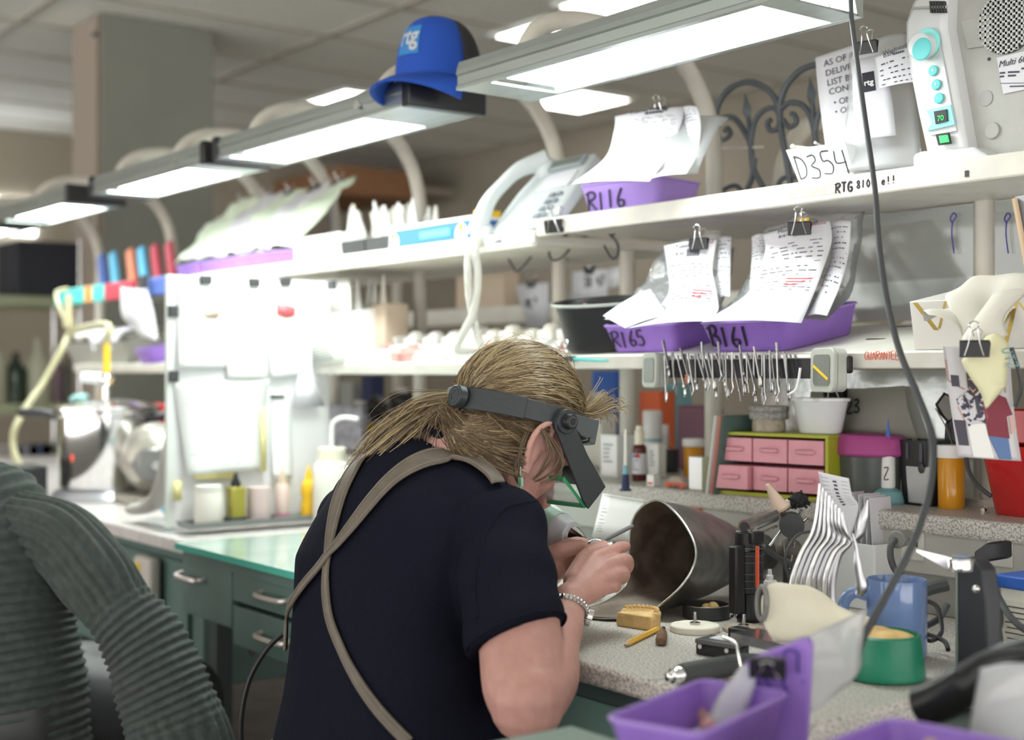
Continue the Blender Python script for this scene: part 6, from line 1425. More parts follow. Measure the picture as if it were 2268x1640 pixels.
for k, (px, py, h, m, cm, l) in enumerate([(1530, 965, .10, 'filmwhite', 'redink', 'clear spray bottle with a red trigger behind the pill bottle'), (1545, 950, .13, 'filmwhite', 'white', 'clear flask beside the spray bottle'), (1650, 950, .12, 'filmwhite', 'white', 'grey clear jug behind the stone discs'), (800, 990, .10, 'white', 'white', 'white tapered bottle behind the wash bottle')]):
    if k == 0: mm('filmwhite', (.48,.50,.52), .3)
    q = onz(px, py, LZ0); q = V(q.x, min(q.y, 2.30), LZ0); bottle(q, [(0, 0), (.032, 0), (.034, .003), (.034, h*.5), (.030, h*.7), (.012, h), (0, h)], m, l, cap=[(.012, h), (.012, h+.02), (.02, h+.022), (.02, h+.03), (0, h+.03)], capm=cm, name='spray_bottle' if k == 0 else 'bottle')
# dark clutter under the far middle shelf, beyond the woman's ponytail
r1 = random.Random(31)
for k, (px, py, s_, m, l) in enumerate([(850, 905, .05, 'black', 'black machine part under the far shelf, left piece'), (900, 895, .06, 'black', 'black machine part under the far shelf, middle piece'), (948, 905, .045, 'dark', 'black machine part under the far shelf, piece by the ponytail'), (870, 945, .035, 'cream', 'cream lump below the black machine parts'), (835, 950, .022, 'yellow', 'yellow bit below the black machine parts'), (905, 925, .03, 'green', 'green bit among the black machine parts')]):
    q = ony(px, py, 2.02); b = MB()
    for j in range(5): b.sph(q + V(r1.uniform(-s_, s_)*.6, r1.uniform(-.02, .02), r1.uniform(-s_, s_)*.4), (s_*r1.uniform(.4, .8), .03, s_*r1.uniform(.3, .6)), 10, 8)
    b.cyl(V(q.x, 2.02, LZ0), q, s_*.4); solo(b, 'machine_part' if k < 3 else 'small_lump', M[m], l, 'part' if k < 3 else 'lump', remesh=.006, sm=2)
# orange clip under the ledge and sockets along the riser
q = ony(1530, 1140, YBK-.012); oc = thing('orange_clip', 'bright orange plastic clip stuck under the ledge behind the metal funnel', 'clip', q)
b = MB(); b.M = Matrix.Translation(V(0,0,0)); b.prism(rrect(-.012, .026, -.015, .015, .006), -.010, .004, Matrix.Rotation(radians(90), 4, 'X')); b.build('clip_body', M['orange'], oc, bev=.002); MB().prism(rrect(-.034, -.010, -.010, .013, .006), -.008, .002, Matrix.Rotation(radians(90), 4, 'X')).build('clip_wing', M['orange'], oc, bev=.002)
for px, py, l in ((2022, 1205, 'grey wall socket behind the knife holder'), (2215, 1218, 'white wall socket taking the black plug at the right')):
    q = ony(px, py, YBK-.012); sck = thing('socket', l, 'socket', q); MB().box((0, 0, 0), (.040, .006, .050)).build('plate', mat('sockp', (.58,.57,.53), .4) if px < 2100 else bpy.data.materials['sockp'], sck, bev=.002); MB().box((.008, -.0034, 0), (.006, .001, .008)).build('slot', M['dark'], sck)
# ---------------------------------------------------------------- things on the worktop
def dz(px, py, z=DZ): return onz(px, py, z)
# flared metal funnel lying on its side (suction cone)
fn = thing('suction_funnel', 'dark flared sheet metal suction funnel lying on the bench before the woman\'s hands', 'funnel', dz(1480, 1380))
mo = [(1400, 1165), (1425, 1120), (1465, 1108), (1500, 1122), (1540, 1172), (1570, 1235), (1580, 1270), (1575, 1300), (1555, 1320), (1510, 1345), (1475, 1355), (1440, 1352), (1425, 1335), (1410, 1290), (1395, 1230)]
mouth = []
# the mouth rim, walked round in space: near side low and to the right, far side tall at the left
rim_px = [(1430, 1362, 2.00), (1470, 1335, 1.99), (1508, 1300, 1.98), (1533, 1262, 1.98), (1542, 1225, 1.99), (1530, 1185, 2.01), (1500, 1140, 2.04), (1462, 1110, 2.08), (1428, 1118, 2.12), (1402, 1150, 2.15), (1394, 1200, 2.17), (1396, 1250, 2.17), (1385, 1300, 2.14), (1340, 1335, 2.10), (1290, 1352, 2.05), (1300, 1366, 2.01), (1360, 1370, 1.99)]
R0 = [at(*p) for p in rim_px]
R0 = [V(p.x, p.y, max(p.z, DZ+.004)) for p in R0]
R0 = cat(R0, 4, closed=True); N0 = len(R0)
NC = at(1640, 1225, 2.26); nd = (NC - at(1462, 1235, 2.08)).normalized(); fN = frz(NC, nd)
best = None
neck = []
cen = sum(R0, Vector())/N0
for i, p in enumerate(R0):
    v = fN.inverted() @ (p); a = math.atan2(v.y, v.x); neck.append((a, i))
def neckp(i, r, s_):
    v = fN.inverted() @ R0[i]; a = math.atan2(v.y, v.x); return fN @ V(r*cos(a), r*sin(a), s_)
rings = [R0]
for f_ in (.15, .35, .55, .75, .9): 
    rings.append([R0[i].lerp(neckp(i, .034, 0), f_) + (neckp(i, .034, 0)-NC).normalized()*.010*sin(pi*f_) for i in range(N0)])
rings.append([neckp(i, .034, 0) for i in range(N0)]); rings.append([neckp(i, .032, .06) for i in range(N0)]); rings.append([neckp(i, .032, .16) for i in range(N0)])
rings = [[V(p.x, p.y, max(p.z, DZ+.002)) for p in r] for r in rings]
o = MB().loft(rings, True, False).build('cone', M['pewter'], fn, world=True, ang=80); 
inn = [[p.lerp(sum(r, Vector())/N0, .02) for p in r] for r in rings[:-1]]
MB().loft([[V(p.x, p.y, max(p.z, DZ+.0045)) for p in r] for r in inn], True, False).build('cone_lining', M['funnel_in'], fn, world=True, ang=80)
MB().tube(R0, .0018, 6, closed=True).build('rolled_edge', M['steel'], fn, world=True)
# grinding dust: stained scrap sheet under the funnel mouth
# dental cast
def cast(p, rz, sc_, m, label, group=None):
    t = thing('dental_cast', label, 'dental cast', p, rz, group); b = MB()
    arch = [(.031*cos(a)*sc_, .030*sin(a)*sc_) for a in [pi*i/16 for i in range(17)]]
    base = [(-.031*sc_, -.014*sc_)] + arch[::-1] + [(.031*sc_, -.014*sc_)]
    b.loft([[V(x*k, y*k, z*sc_) for x, y in base] for k, z in ((.96, 0), (1, .003), (1.0, .016), (.93, .020))])
    for k in range(40):
        a = pi*(.02+.96*k/39); b.sph((.027*cos(a)*sc_, .026*sin(a)*sc_, .020*sc_), (.0055*sc_, .0055*sc_, .0045*sc_), 8, 6)
    b.build('base', M[m], t, remesh=.0016, sm=1)
    th = MB()
    for k in range(12):
        a = pi*(.06+.88*k/11); th.sph((.0265*cos(a)*sc_, .0255*sin(a)*sc_, .0245*sc_), (.0036*sc_, .0033*sc_, .0042*sc_), 8, 6)
    th.build('tooth_row', M[m], t); return t
cast(dz(1402, 1392)+V(0, .012, 0), radians(12), 1.0, 'plaster', 'tan plaster dental cast on the worktop just before the metal funnel')
# pencil
a, e = dz(1382, 1437), dz(1462, 1398); pd = (e-a).normalized(); up_ = V(0, 0, .0042)
pc = thing('pencil', 'yellow pencil lying point outward before the plaster cast', 'pencil', a)
e2 = a + pd*.125; MB().cyl(a+pd*.013+up_, e2+up_, .0040, n=6).build('shaft', M['pencil'], pc, world=True, smooth=False); MB().cyl(a+pd*.003+up_, a+pd*.013+up_, .0010, .0040, 12).build('sharpened_end', M['woodlt'], pc, world=True); MB().cyl(a+up_, a+pd*.003+up_, .0003, .0010, 8).build('lead', M['dark'], pc, world=True)
# stub of a wooden handled knife
a, e = dz(1464, 1432), dz(1470, 1392); t = thing('wooden_handle_tool', 'short tool with a round ended brown wooden handle before the felt wheel', 'tool', a); d = (e-a).normalized()
MB().loft([[a + d*s_ + V(0, 0, .0065) + (V(-d.y, d.x, 0)*cos(q)*r + V(0, 0, 1)*sin(q)*r*.8) for q in [2*pi*i/14 for i in range(14)]] for s_, r in ((-.004, .002), (-.002, .0062), (.006, .0080), (.05, .0072), (.068, .0055))]).build('handle', M['wood'], t, world=True)
MB().cyl(a+d*.066+V(0,0,.0065), a+d*.085+V(0,0,.0065), .0046, n=14).build('ferrule', M['steel'], t, world=True)
# round tin with a lump of yellow wax
p = dz(1543, 1372)+V(0, .02, 0); t = thing('round_tin', 'round dark open tin behind the white felt wheel', 'tin', p)
MB().lathe([(0, 0), (.033, 0), (.035, .002), (.035, .020), (.0335, .0205), (.033, .020), (.033, .003), (0, .003)], n=36).build('tin_body', M['dark'], t); MB().tube([V(.034*cos(2*pi*i/36), .034*sin(2*pi*i/36), .0205) for i in range(36)], .0009, 6, closed=True).build('rim', M['steel'], t)
b = MB()
for k in range(7): b.sph(V(.012, .002, .008)+V(r1.uniform(-.01,.012), r1.uniform(-.01,.01), r1.uniform(0,.010)), .0085, 8, 6)
b.M = Matrix.Translation(p); b2_ = MB(); b2_.v = [Matrix.Translation(p) @ v for v in b.v]; b2_.f = b.f; b2_.mi = b.mi; solo(b2_, 'wax_lump', mat('waxlump', (.62,.42,.16), .6), 'crumbly ochre lump inside the round tin', 'lump', remesh=.002, sm=1)
def wheel(p, r, th, m, label, name, tilt=(0, 0), mand=1):
    t = thing(name, label, 'polishing wheel', p, 0, None, rx=tilt[0], ry=tilt[1])
    MB().lathe([(0, 0), (r*.96, 0), (r, th*.2), (r, th*.85), (r*.96, th), (0, th)], n=40).build('disc', M[m], t)
    MB().lathe([(0, th), (.0075, th), (.0075, th+.003), (.0045, th+.004), (.0026, th+.004), (.0026, th+.017), (.0022, th+.018), (0, th+.018)], n=18).build('mandrel', M['steel'], t); return t
wheel(dz(1537, 1399)+V(0, .002, 0), .0350, .0095, 'felt', 'thick white felt polishing wheel with a steel mandrel lying flat', 'felt_wheel')
wheel(dz(1636, 1398)+V(.004, .006, .0), .030, .006, 'stone', 'sandy grinding wheel half under the cream hood', 'grinding_wheel')
p = dz(1636, 1375); solo(MB().lathe([(0,0),(.006,0),(.006,.003),(.0028,.004),(.0028,.022),(0,.022)], Matrix.Translation(dz(1627, 1368)), 14), 'steel_mandrel', M['steel'], 'spare steel mandrel standing behind the grinding wheel', 'mandrel')
# label box of burs
p = dz(1566, 1452)+V(.012, .016, 0); t = thing('bur_box', 'small black lidded box with a white label next to the handpiece', 'box', p, radians(12)); MB().box((0, 0, .007), (.058, .038, .014)).build('box_base', M['black'], t, bev=.002); MB().box((0, 0, .0175), (.060, .040, .007)).build('lid', mat('lidgrey', (.11,.11,.12), .25), t, bev=.002); MB().box((.002, .004, .0212), (.036, .022, .0005)).build('label', M['paper'], t)
for x in (-.020, .020): MB().cyl((x, -.0205, .012), (x, -.023, .012), .003, n=12).build('stud', M['chrome'], t)
p = dz(1622, 1425)+V(.006, .012, 0); solo(MB().box(p+V(0, 0, .010), (.034, .020, .020)), 'black_clip_block', M['black'], 'little black block standing behind the bur box', 'block', bev=.002)
# wire loop over the handpiece
solo(MB().tube(cat([at(1600, 1412, 1.63), at(1628, 1425, 1.62), at(1634, 1448, 1.60), at(1640, 1478, 1.575)], 5), .0022, 8), 'wire_hook', M['chrome'], 'bright wire hooked across the dark handpiece', 'wire')
# micromotor handpiece
a, e = at(1508, 1470, 1.585), at(1700, 1462, 1.66); a = V(a.x, a.y, DZ+.0135); e = V(e.x, e.y, DZ+.016); t = thing('handpiece', 'dark grey drill handpiece with a chrome nose lying near the worktop edge', 'handpiece', a); d = (e-a).normalized()
MB().lathe([(0, 0), (.0115, 0), (.013, .004), (.013, .05), (.0125, .07), (.012, .10), (.008, .125), (0, .125)], frz(a, d), 24).build('grip', M['rubber'], t, world=True)
MB().lathe([(.0022, -.022), (.005, -.021), (.0055, -.016), (.0085, -.014), (.0085, -.008), (.0100, -.006), (.0100, 0), (0, .001)], frz(a, d), 20).build('nose_cone', M['chrome'], t, world=True); MB().cyl(a-d*.022, a-d*.042, .0009, n=8).build('bur_shank', M['steel'], t, world=True)
e3 = a + d*.125
solo(MB().tube(cat([e3, e3+d*.03+V(0, 0, -.002), e3+d*.07+V(-.01, .02, -.006), at(1765, 1452, 1.60)], 5), .006, 10), 'handpiece_hose', M['rubber'], 'grey hose leaving the drill handpiece', 'hose')
# held denture and wax knife
dn = MB(); c = at(1336, 1207, 1.928)
for k in range(14): a = pi*k/13; dn.sph(c + V(.020*cos(a), .016*sin(a)-.006, .003*sin(3*a)), (.0055, .005, .0045), 8, 6)
solo(dn, 'denture_frame', M['steel'], 'small metal denture framework held between the woman\'s fingertips', 'denture', remesh=.0015, sm=1)
a, e = at(1300, 1216, 1.93), at(1400, 1166, 2.02); solo(MB().tube([a, a.lerp(e, .3), e], [.0018, .0034, .0032], 10), 'wax_knife', mat('greyrod', (.30,.30,.32), .35, metal=.5), 'thin grey rod of the tool held in the woman\'s hand, pointing into the funnel', 'hand tool')
# clamped motor nose
a, e = at(1140, 1138, 2.09), at(1312, 1203, 1.97); mt = thing('bench_motor', 'pale grey bench motor with a green label band and chrome chuck before the woman\'s face', 'motor', V(a.x, a.y, DZ)); d = (e-a).normalized(); f = frz(a, d); L = (e-a).length
MB().lathe([(0, -.04), (.036, -.04), (.040, -.02), (.040, .02), (.037, .045), (.033, .055), (0, .055)], f, 32).build('motor_body', M['white_gloss'], mt, world=True)
MB().lathe([(.032, .052), (.029, .066), (.026, .105), (.022, .112), (.020, .124), (0, .124)], f, 32).build('nose_housing', mat('greybody', (.50,.52,.54), .35), mt, world=True)
MB().lathe([(.0296, .066), (.0272, .100)], f, 32).build('green_label', mat('glabel', (.38,.56,.45), .4), mt, world=True)
MB().lathe([(.015, .122), (.015, .130), (.008, .146), (.006, .150), (0, .150)], f, 12).build('chuck', M['chrome'], mt, world=True, ang=20)
MB().cyl(a+d*.148, a+d*.182, .0028, n=10).build('spindle', M['steel'], mt, world=True)
MB().cyl(V(a.x-.01, a.y, DZ), V(a.x-.01, a.y, a.z-.02), .022).build('stand', M['white'], mt, world=True); MB().lathe([(0,0),(.05,0),(.05,.008),(.02,.015),(0,.015)], Matrix.Translation(V(a.x-.01, a.y, DZ)), 28).build('foot', M['white'], mt, world=True)
bw = dz(1205, 1300); q = at(1200, 1142, 2.28); solo(MB().sph(V(q.x, q.y, DZ+.075), (.055, .055, .075), 24, 16), 'white_dome', M['white_gloss'], 'smooth white dome behind the bench motor', 'dome')
# calendar pad leaning behind the funnel
nb = thing('notepad', 'white ring bound pad leaning behind the metal funnel', 'notepad', dz(1370, 1260))
S8 = Sheet([(at(1336, 1095, 2.36), at(1440, 1112, 2.30)), (at(1312, 1190, 2.30), at(1430, 1200, 2.25))], 3, 5, 0); S8.mesh().build('page', M['white'], nb, world=True, thick=.004)
b = MB()
for k in range(22): S8.mark(b, .06+.042*k, .03, .075+.042*k, .08, .003)
b.build('ring_holes', M['dark'], nb, world=True); b = MB()
for k in range(9): S8.mark(b, .06, .3+.07*k, .14+.02*(k % 3), .31+.07*k, .003)
b.build('printed_text', M['printlt'], nb, world=True)
q = dz(1300, 1250); q = at(1302, 1192, 2.18); bottle(V(q.x, q.y, DZ), [(0, 0), (.022, 0), (.026, .075), (.0245, .075), (.021, .003), (0, .003)], 'cream', 'cream paper cup seen between the motor and the notepad', name='paper_cup', catg='cup')
# pen torch on stand
c0, c1 = at(1658, 1355, 1.99), at(1656, 1180, 1.99); c0 = V(c0.x, c0.y, DZ)
pt_ = thing('micro_torch', 'black ribbed gas torch standing upright with a silver burner tube on top', 'torch', c0)
f = frz(c0, c1-c0); H = (c1-c0).length
MB().lathe([(0, 0), (.016, 0), (.018, .006), (.015, .012), (.0155, H*.32), (.022, H*.34), (.022, H*.80), (.019, H*.82), (.019, H), (0, H)], f, 24).build('tank', M['black'], pt_, world=True)
for k in range(3):
    for z0 in (H*.40, H*.68): MB().tube([f @ V(.0225*cos(2*pi*i/24), .0225*sin(2*pi*i/24), z0+.010*k) for i in range(24)], .0018, 6, closed=True).build('rib', M['dark'], pt_, world=True)
MB().box(c1+V(.004, .0, -.006), (.036, .026, .018)).build('head_block', M['black'], pt_, world=True, bev=.003)
MB().box(f @ V(.030, .006, H*.50), (.016, .020, H*.75)).build('side_grip', M['black'], pt_, world=True, bev=.003)
MB().box(c0+V(.030, -.014, .085), (.004, .004, .060)).build('red_stripe', M['redink'], pt_, world=True)
a, e = at(1650, 1168, 1.98), at(1712, 1142, 2.06); b = MB().cyl(a, e, .0110, n=20); b.build('burner_tube', M['steel'], pt_, world=True); MB().cyl(a-(e-a).normalized()*.001, a+(e-a).normalized()*.001, .008, n=16).build('burner_mouth', M['dark'], pt_, world=True); MB().cyl(at(1668, 1190, 1.98), at(1720, 1166, 2.05), .0022, n=8).build('trigger_rod', M['steel'], pt_, world=True); MB().cyl(c1+V(0, 0, 0), a+V(.008, .008, -.004), .008).build('neck', M['steel'], pt_, world=True)
# cluster of polishing points on a stand
bs_ = thing('point_stand', 'tangled stand of brushes, stones and mandrels behind the torch', 'tool stand', dz(1750, 1300)); q0 = at(1748, 1215, 2.12)
MB().cyl(V(q0.x, q0.y, DZ), V(q0.x, q0.y, q0.z-.02), .010).build('column', M['dark'], bs_, world=True); MB().lathe([(0,0),(.035,0),(.035,.006),(0,.008)], Matrix.Translation(V(q0.x, q0.y, DZ)), 24).build('foot', M['dark'], bs_, world=True); MB().sph(q0, (.022, .018, .016), 12, 8).build('hub', mat('dirtyhub', (.16,.14,.12), .6, bump=.6, bscale=80), bs_, world=True)
MB().lathe([(.015, 0), (.016, .004), (.012, .010), (.0035, .045), (0, .047)], frz(at(1732, 1130, 2.09), at(1710, 1092, 2.09)-at(1732, 1130, 2.09)), 20).build('felt_cone', mat('feltcone', (.58,.44,.34), .8), bs_, world=True)
MB().cyl(at(1732, 1130, 2.09), at(1752, 1192, 2.11), .0055, n=12).build('cone_shank', mat('brownshank', (.20,.15,.13), .5), bs_, world=True)
b = MB(); q = at(1770, 1108, 2.12)
for k in range(26): a_ = r1.uniform(0, 6.3); h_ = r1.uniform(-1, 1); v = V(cos(a_), sin(a_), h_).normalized(); b.cyl(q, q+v*.019, .003, .002, 6)
b.sph(q, .013, 10, 8); b.build('black_brush', M['blackm'], bs_, world=True); MB().cyl(q+V(-.012, 0, -.002), q+V(-.028, 0, -.012), .008).build('brush_ferrule', M['steel'], bs_, world=True)
for k, (p0, p1, r) in enumerate((((1775, 1130), (1752, 1190), .003), ((1705, 1210), (1742, 1160), .002), ((1752, 1165), (1768, 1185), .0045), ((1790, 1150), (1755, 1185), .003), ((1760, 1200), (1748, 1260), .0018), ((1735, 1200), (1740, 1255), .0018))):
    MB().cyl(at(*p0, 2.10), at(*p1, 2.11), r, n=10).build('mandrel', M['steel'], bs_, world=True)
MB().cyl(at(1752, 1160, 2.105), at(1754, 1166, 2.07), .019, n=24).build('dark_disc', M['dark'], bs_, world=True)
solo(MB().tube(cat([at(1798, 1178, 2.05), at(1768, 1185, 2.0), at(1745, 1215, 1.97), at(1738, 1250, 1.97), at(1752, 1290, 1.99)], 6), .0022, 8), 'thin_cable', M['cord'], 'thin black cable looping down left of the knife holder', 'cable')
solo(MB().tube(cat([at(1690, 1212, 2.02), at(1730, 1240, 2.04), at(1765, 1258, 2.06)], 4), .0050, 8), 'black_lead', M['cord'], 'black lead running right from the torch', 'cable')
# knife block with hanging spatulas and cards
kx = dz(1893, 1345)+V(0, .02, 0)
kb_ = thing('knife_holder', 'white rectangular holder packed with spatulas and white cards', 'holder', kx, radians(0))
MB().tray((0, 0, 0), (.094, .066), (.100, .070), .102, .003, .004).build('holder_body', M['white_gloss'], kb_, bev=.001)
KM = MW[kb_.name]
for k in range(6):
    x = -.020 + .011*k; lean = radians(-3-1*k*.3); b = MB(); b.M = KM @ loc((x, .012, .02), 0, 0, lean); b.box((0, 0, .078), (.0012, .052, .156 - .004*(k % 3))); b.M = None
    solo(b, 'white_card', M['paper'], 'plain white card standing in the white holder', 'card', 'plain cards in the white holder')
fc_ = thing('index_card', 'ruled white card with short dark entries, foremost in the white holder', 'card', KM @ V(-.03, -.02, .05))
S9 = Sheet([(at(1812, 1045, 1.80), at(1880, 1060, 1.78)), (at(1822, 1090, 1.80), at(1888, 1100, 1.78)), (at(1845, 1140, 1.80), at(1902, 1125, 1.78)), (at(1852, 1200, 1.80), at(1880, 1200, 1.79))], 4, 5, .001); S9.mesh().build('sheet', M['paper'], fc_, world=True, thick=.0005)
b = MB()
for k in range(9): S9.mark(b, .08, .10+.06*k, .94, .106+.06*k, .0008)
b.build('ruled_lines', M['printlt'], fc_, world=True); b = MB()
for k in range(8): S9.mark(b, .45+.02*(k % 2), .115+.06*k, .58, .145+.06*k, .001)
b.build('printed_text', M['print'], fc_, world=True)
def spatula(pts, wid, label, grp='steel spatulas hooked over the white holder', m='steel', dpt=1.72):
    P = cat([at(x, y, dpt) for x, y in pts], 7); n = len(P); R = [interp([(i/(len(wid)-1), w2) for i, w2 in enumerate(wid)], k/(n-1))[0] for k in range(n)]
    b = MB().tube(P, R, 8, flat=.28, up=FX); return solo(b, 'steel_spatula', M[m], label, 'spatula', grp)
for k in range(8):
    o_ = k*12
    spatula([(1815+o_*.6, 1072+k*9), (1812+o_*.7, 1130+k*6), (1800+o_, 1180+k*3), (1776+o_, 1228), (1760+o_, 1280), (1758+o_, 1310+k*4), (1768+o_, 1340+k*2)], [.0012, .0032, .0026, .0038, .0052, .0050, .0030], 'curved steel spatula hooked over the left of the white holder', dpt=1.735-.004*k, m='steel' if k % 3 == 0 else 'toolsteel')
spatula([(1922, 1108), (1912, 1150), (1905, 1182), (1890, 1200)], [.0010, .0058, .0052, .0025], 'grey flat knife handle standing up in the middle of the white holder', None, dpt=1.715, m='toolsteel')
spatula([(1888, 1182), (1896, 1215), (1900, 1255), (1908, 1300), (1902, 1320)], [.0012, .0026, .0048, .0075, .0050], 'steel spoon shaped spatula hanging down the front of the white holder', None, dpt=1.700, m='toolsteel')
# mug
mp = dz(1986, 1456)+V(0, .0, 0)
mg = thing('coffee_mug', 'plain periwinkle blue mug on the worktop', 'mug', mp)
MB().lathe([(0, 0), (.0335, 0), (.0365, .003), (.0378, .006), (.0380, .098), (.0375, .101), (.0355, .1012), (.0345, .098), (.0340, .008), (0, .006)], n=48).build('mug_body', M['mug'], mg)
hd = RX*-1; hd = V(-.72, -.69, 0).normalized(); hp0 = hd*.0365
MB().tube(cat([hp0+V(0, 0, .078), hp0+hd*.016+V(0, 0, .082), hp0+hd*.029+V(0, 0, .070), hp0+hd*.030+V(0, 0, .046), hp0+hd*.018+V(0, 0, .026), hp0+V(0, 0, .024)], 6), .0062, 12, flat=1.25).build('handle', M['mug'], mg)
# white nozzle bottle behind the hood
q = dz(1705, 1352); bottle(q, [(0, 0), (.012, 0), (.013, .003), (.013, .040), (.010, .046), (0, .046)], 'white', 'small white dropper bottle behind the cream hood', cap=[(.0055, .046), (.0055, .053), (.0035, .055), (.003, .063), (0, .063)], name='dropper_bottle', n=20)
# cream suction hood
ch = thing('cream_hood', 'cream plastic suction hood with a round dark opening and a narrow spout', 'hood', dz(1760, 1440)); rows_ = []
secs = [(1708, 1340, 1.66, .018, .020), (1718, 1345, 1.662, .024, .030), (1738, 1360, 1.665, .030, .036), (1775, 1364, 1.668, .030, .037), (1805, 1370, 1.67, .028, .032), (1840, 1384, 1.672, .024, .024), (1880, 1390, 1.67, .019, .018), (1915, 1392, 1.668, .015, .014)]
rings = []
for i, (x, y, t_, ry_, rz_) in enumerate(secs):
    c = at(x, y, t_); rings.append([c + V(0, 1, 0)*ry_*math.copysign(abs(cos(q))**.7, cos(q)) + V(0, 0, 1)*rz_*math.copysign(abs(sin(q))**.7, sin(q)) for q in [2*pi*k/28 for k in range(28)]])
rings = [[V(p.x, p.y, max(p.z, DZ+.012)) for p in r] for r in rings]
MB().loft(rings).build('shell', M['cream'], ch, world=True, ang=70)
c = at(1688, 1336, 1.648); fO = frz(c, V(-.35, -.93, .05)); MB().tube([fO @ V(.012*cos(2*pi*i/28), .020*sin(2*pi*i/28), .0) for i in range(28)], .0035, 8, closed=True).build('opening_ring', mat('greyring', (.22,.22,.21), .4), ch, world=True)
MB().loft([[fO @ V(.0125*k*cos(2*pi*i/28), .0205*k*sin(2*pi*i/28), -.001) for i in range(28)] for k in (1, .02)], True, False).build('opening', M['black'], ch, world=True)
b = MB()
for r in (rings[1], rings[3], rings[5]): pass
b.box(at(1742, 1420, 1.66)+V(0, .0, -.004), (.14, .05, .012)); b.build('clear_base', M['clearpl'], ch, world=True)
# green rubber bowl with plaster
q = dz(1925, 1508)+V(-.0, .028, 0); gb_ = thing('rubber_bowl', 'green rubber mould filled with ochre plaster on a white plate at the worktop corner', 'mould', q+V(0, 0, .002)); MB().lathe([(0, 0), (.048, 0), (.0485, .004), (.043, .050), (.039, .052), (.038, .046), (0, .044)], n=40).build('mould', M['green'], gb_)
b = MB().lathe([(0, .052), (.015, .054), (.030, .051), (.0385, .047), (0, .040)], n=24); b.sph((.012, -.01, .050), (.016, .014, .007)); b.sph((-.014, .006, .051), (.014, .016, .006)); b.build('plaster_fill', M['plaster'], gb_, remesh=.0025, sm=2)
# black upright stand
sx_ = dz(2145, 1490); bsd = thing('black_stand', 'black upright instrument stand with a silver knife resting on top', 'stand', sx_+V(0, .02, 0))
f = Matrix.Translation(sx_+V(0, .02, 0)) @ Matrix.Rotation(radians(-12), 4, 'Z'); P = [(-.022, 0), (.026, 0), (.026, .09), (.018, .128), (.004, .138), (-.016, .138), (-.022, .13)]
b = MB(); b.M = f; b.prism(P, -.012, .012, Matrix.Rotation(radians(90), 4, 'X')); b.build('upright', mat('blackpl', (.035,.038,.045), .35), bsd, world=True, bev=.003)
b = MB(); b.M = f; b.box((-.024, 0, .064), (.003, .026, .128)); b.build('grey_side', mat('greygreen', (.20,.24,.23), .35), bsd, world=True, bev=.001)
q = at(2128, 1250, 1.63); MB().lathe([(0, -.008), (.014, -.008), (.015, .004), (.013, .008), (0, .009)], Matrix.Translation(q), 20).build('chrome_knob', M['chrome'], bsd, world=True); MB().lathe([(0, .009), (.011, .009), (.011, .010), (0, .010)], Matrix.Translation(q), 20).build('knob_top', mat('knobtop', (.25,.35,.55), .2), bsd, world=True)
a, e = at(2030, 1225, 1.66), at(2112, 1248, 1.635); b = MB().loft([[a + V(0,0,.001), a+V(0,0,.004), a+V(.001,.001,.001)], [e+V(0,0,-.012), e+V(0,0,.006), e+V(.002,.002,-.004)]]); solo(b, 'steel_knife', M['chrome'], 'pointed silver blade lying on the black stand, pointing left', 'knife')
MB().sph(at(2162, 1305, 1.585), .0045, 12, 8).build('side_button', M['chrome'], bsd, world=True)
# plugs and cables along the back
def cable(pts, r, label, m='cord', name='cable', catg='cable', group=None): return solo(MB().tube(cat([at(*p) for p in pts], 6), r, 8), name, M[m], label, catg, group)
pg = thing('power_plug', 'black power plug pushed into the white socket at the right', 'plug', at(2180, 1225, 1.86)); P = [at(x, y, 1.86) for x, y in ((2156, 1222), (2185, 1202), (2215, 1200), (2216, 1240), (2180, 1246), (2158, 1244))]; b = MB(); n = 6; b.add(P + [p + V(-.0, .03, 0) for p in P], [tuple(range(n)), tuple(range(n, 2*n))] + [(i, (i+1) % n, n+(i+1) % n, n+i) for i in range(n)]); b.build('plug_body', M['black'], pg, world=True, bev=.003)
cable([(2158, 1238, 1.85), (2185, 1270, 1.82), (2215, 1330, 1.76), (2245, 1375, 1.72), (2290, 1410, 1.68)], .0045, 'grey lead dropping from the black plug to the right border')
cable([(2010, 1195, 1.93), (1978, 1200, 1.92), (1972, 1230, 1.91), (1982, 1262, 1.90), (2005, 1290, 1.90), (2012, 1310, 1.92)], .0050, 'dark lead curving down behind the mug')
t = thing('grey_plug', 'grimy grey plug in the socket behind the knife holder', 'plug', at(1990, 1195, 1.93)); MB().cyl(at(1985, 1196, 1.92), at(2015, 1190, 1.96), .013, .010).build('plug_body', mat('grime', (.20,.20,.18), .6), t, world=True, bev=.002)
for k, pts in enumerate([[(2045, 1330, 1.82), (2075, 1345, 1.80), (2085, 1400, 1.77), (2060, 1420, 1.76), (2040, 1400, 1.78)], [(2050, 1388, 1.8), (2080, 1370, 1.79), (2098, 1340, 1.80)], [(2052, 1405, 1.78), (2090, 1420, 1.75), (2100, 1440, 1.73)], [(2170, 1300, 1.84), (2205, 1330, 1.82), (2215, 1380, 1.79), (2195, 1420, 1.76), (2180, 1440, 1.74)], [(2180, 1290, 1.85), (2220, 1290, 1.84), (2235, 1320, 1.83)], [(2185, 1350, 1.82), (2205, 1365, 1.8), (2200, 1400, 1.78), (2220, 1440, 1.75)], [(2040, 1300, 1.86), (2065, 1305, 1.85), (2100, 1300, 1.85)], [(2178, 1335, 1.83), (2195, 1345, 1.82), (2215, 1420, 1.76), (2190, 1445, 1.74)]]):
    cable(pts, .0045 if k % 2 else .0032, 'dark tangled cable behind the mug and black stand', 'cord' if k % 2 else 'black', group='tangled cables at the back of the worktop')
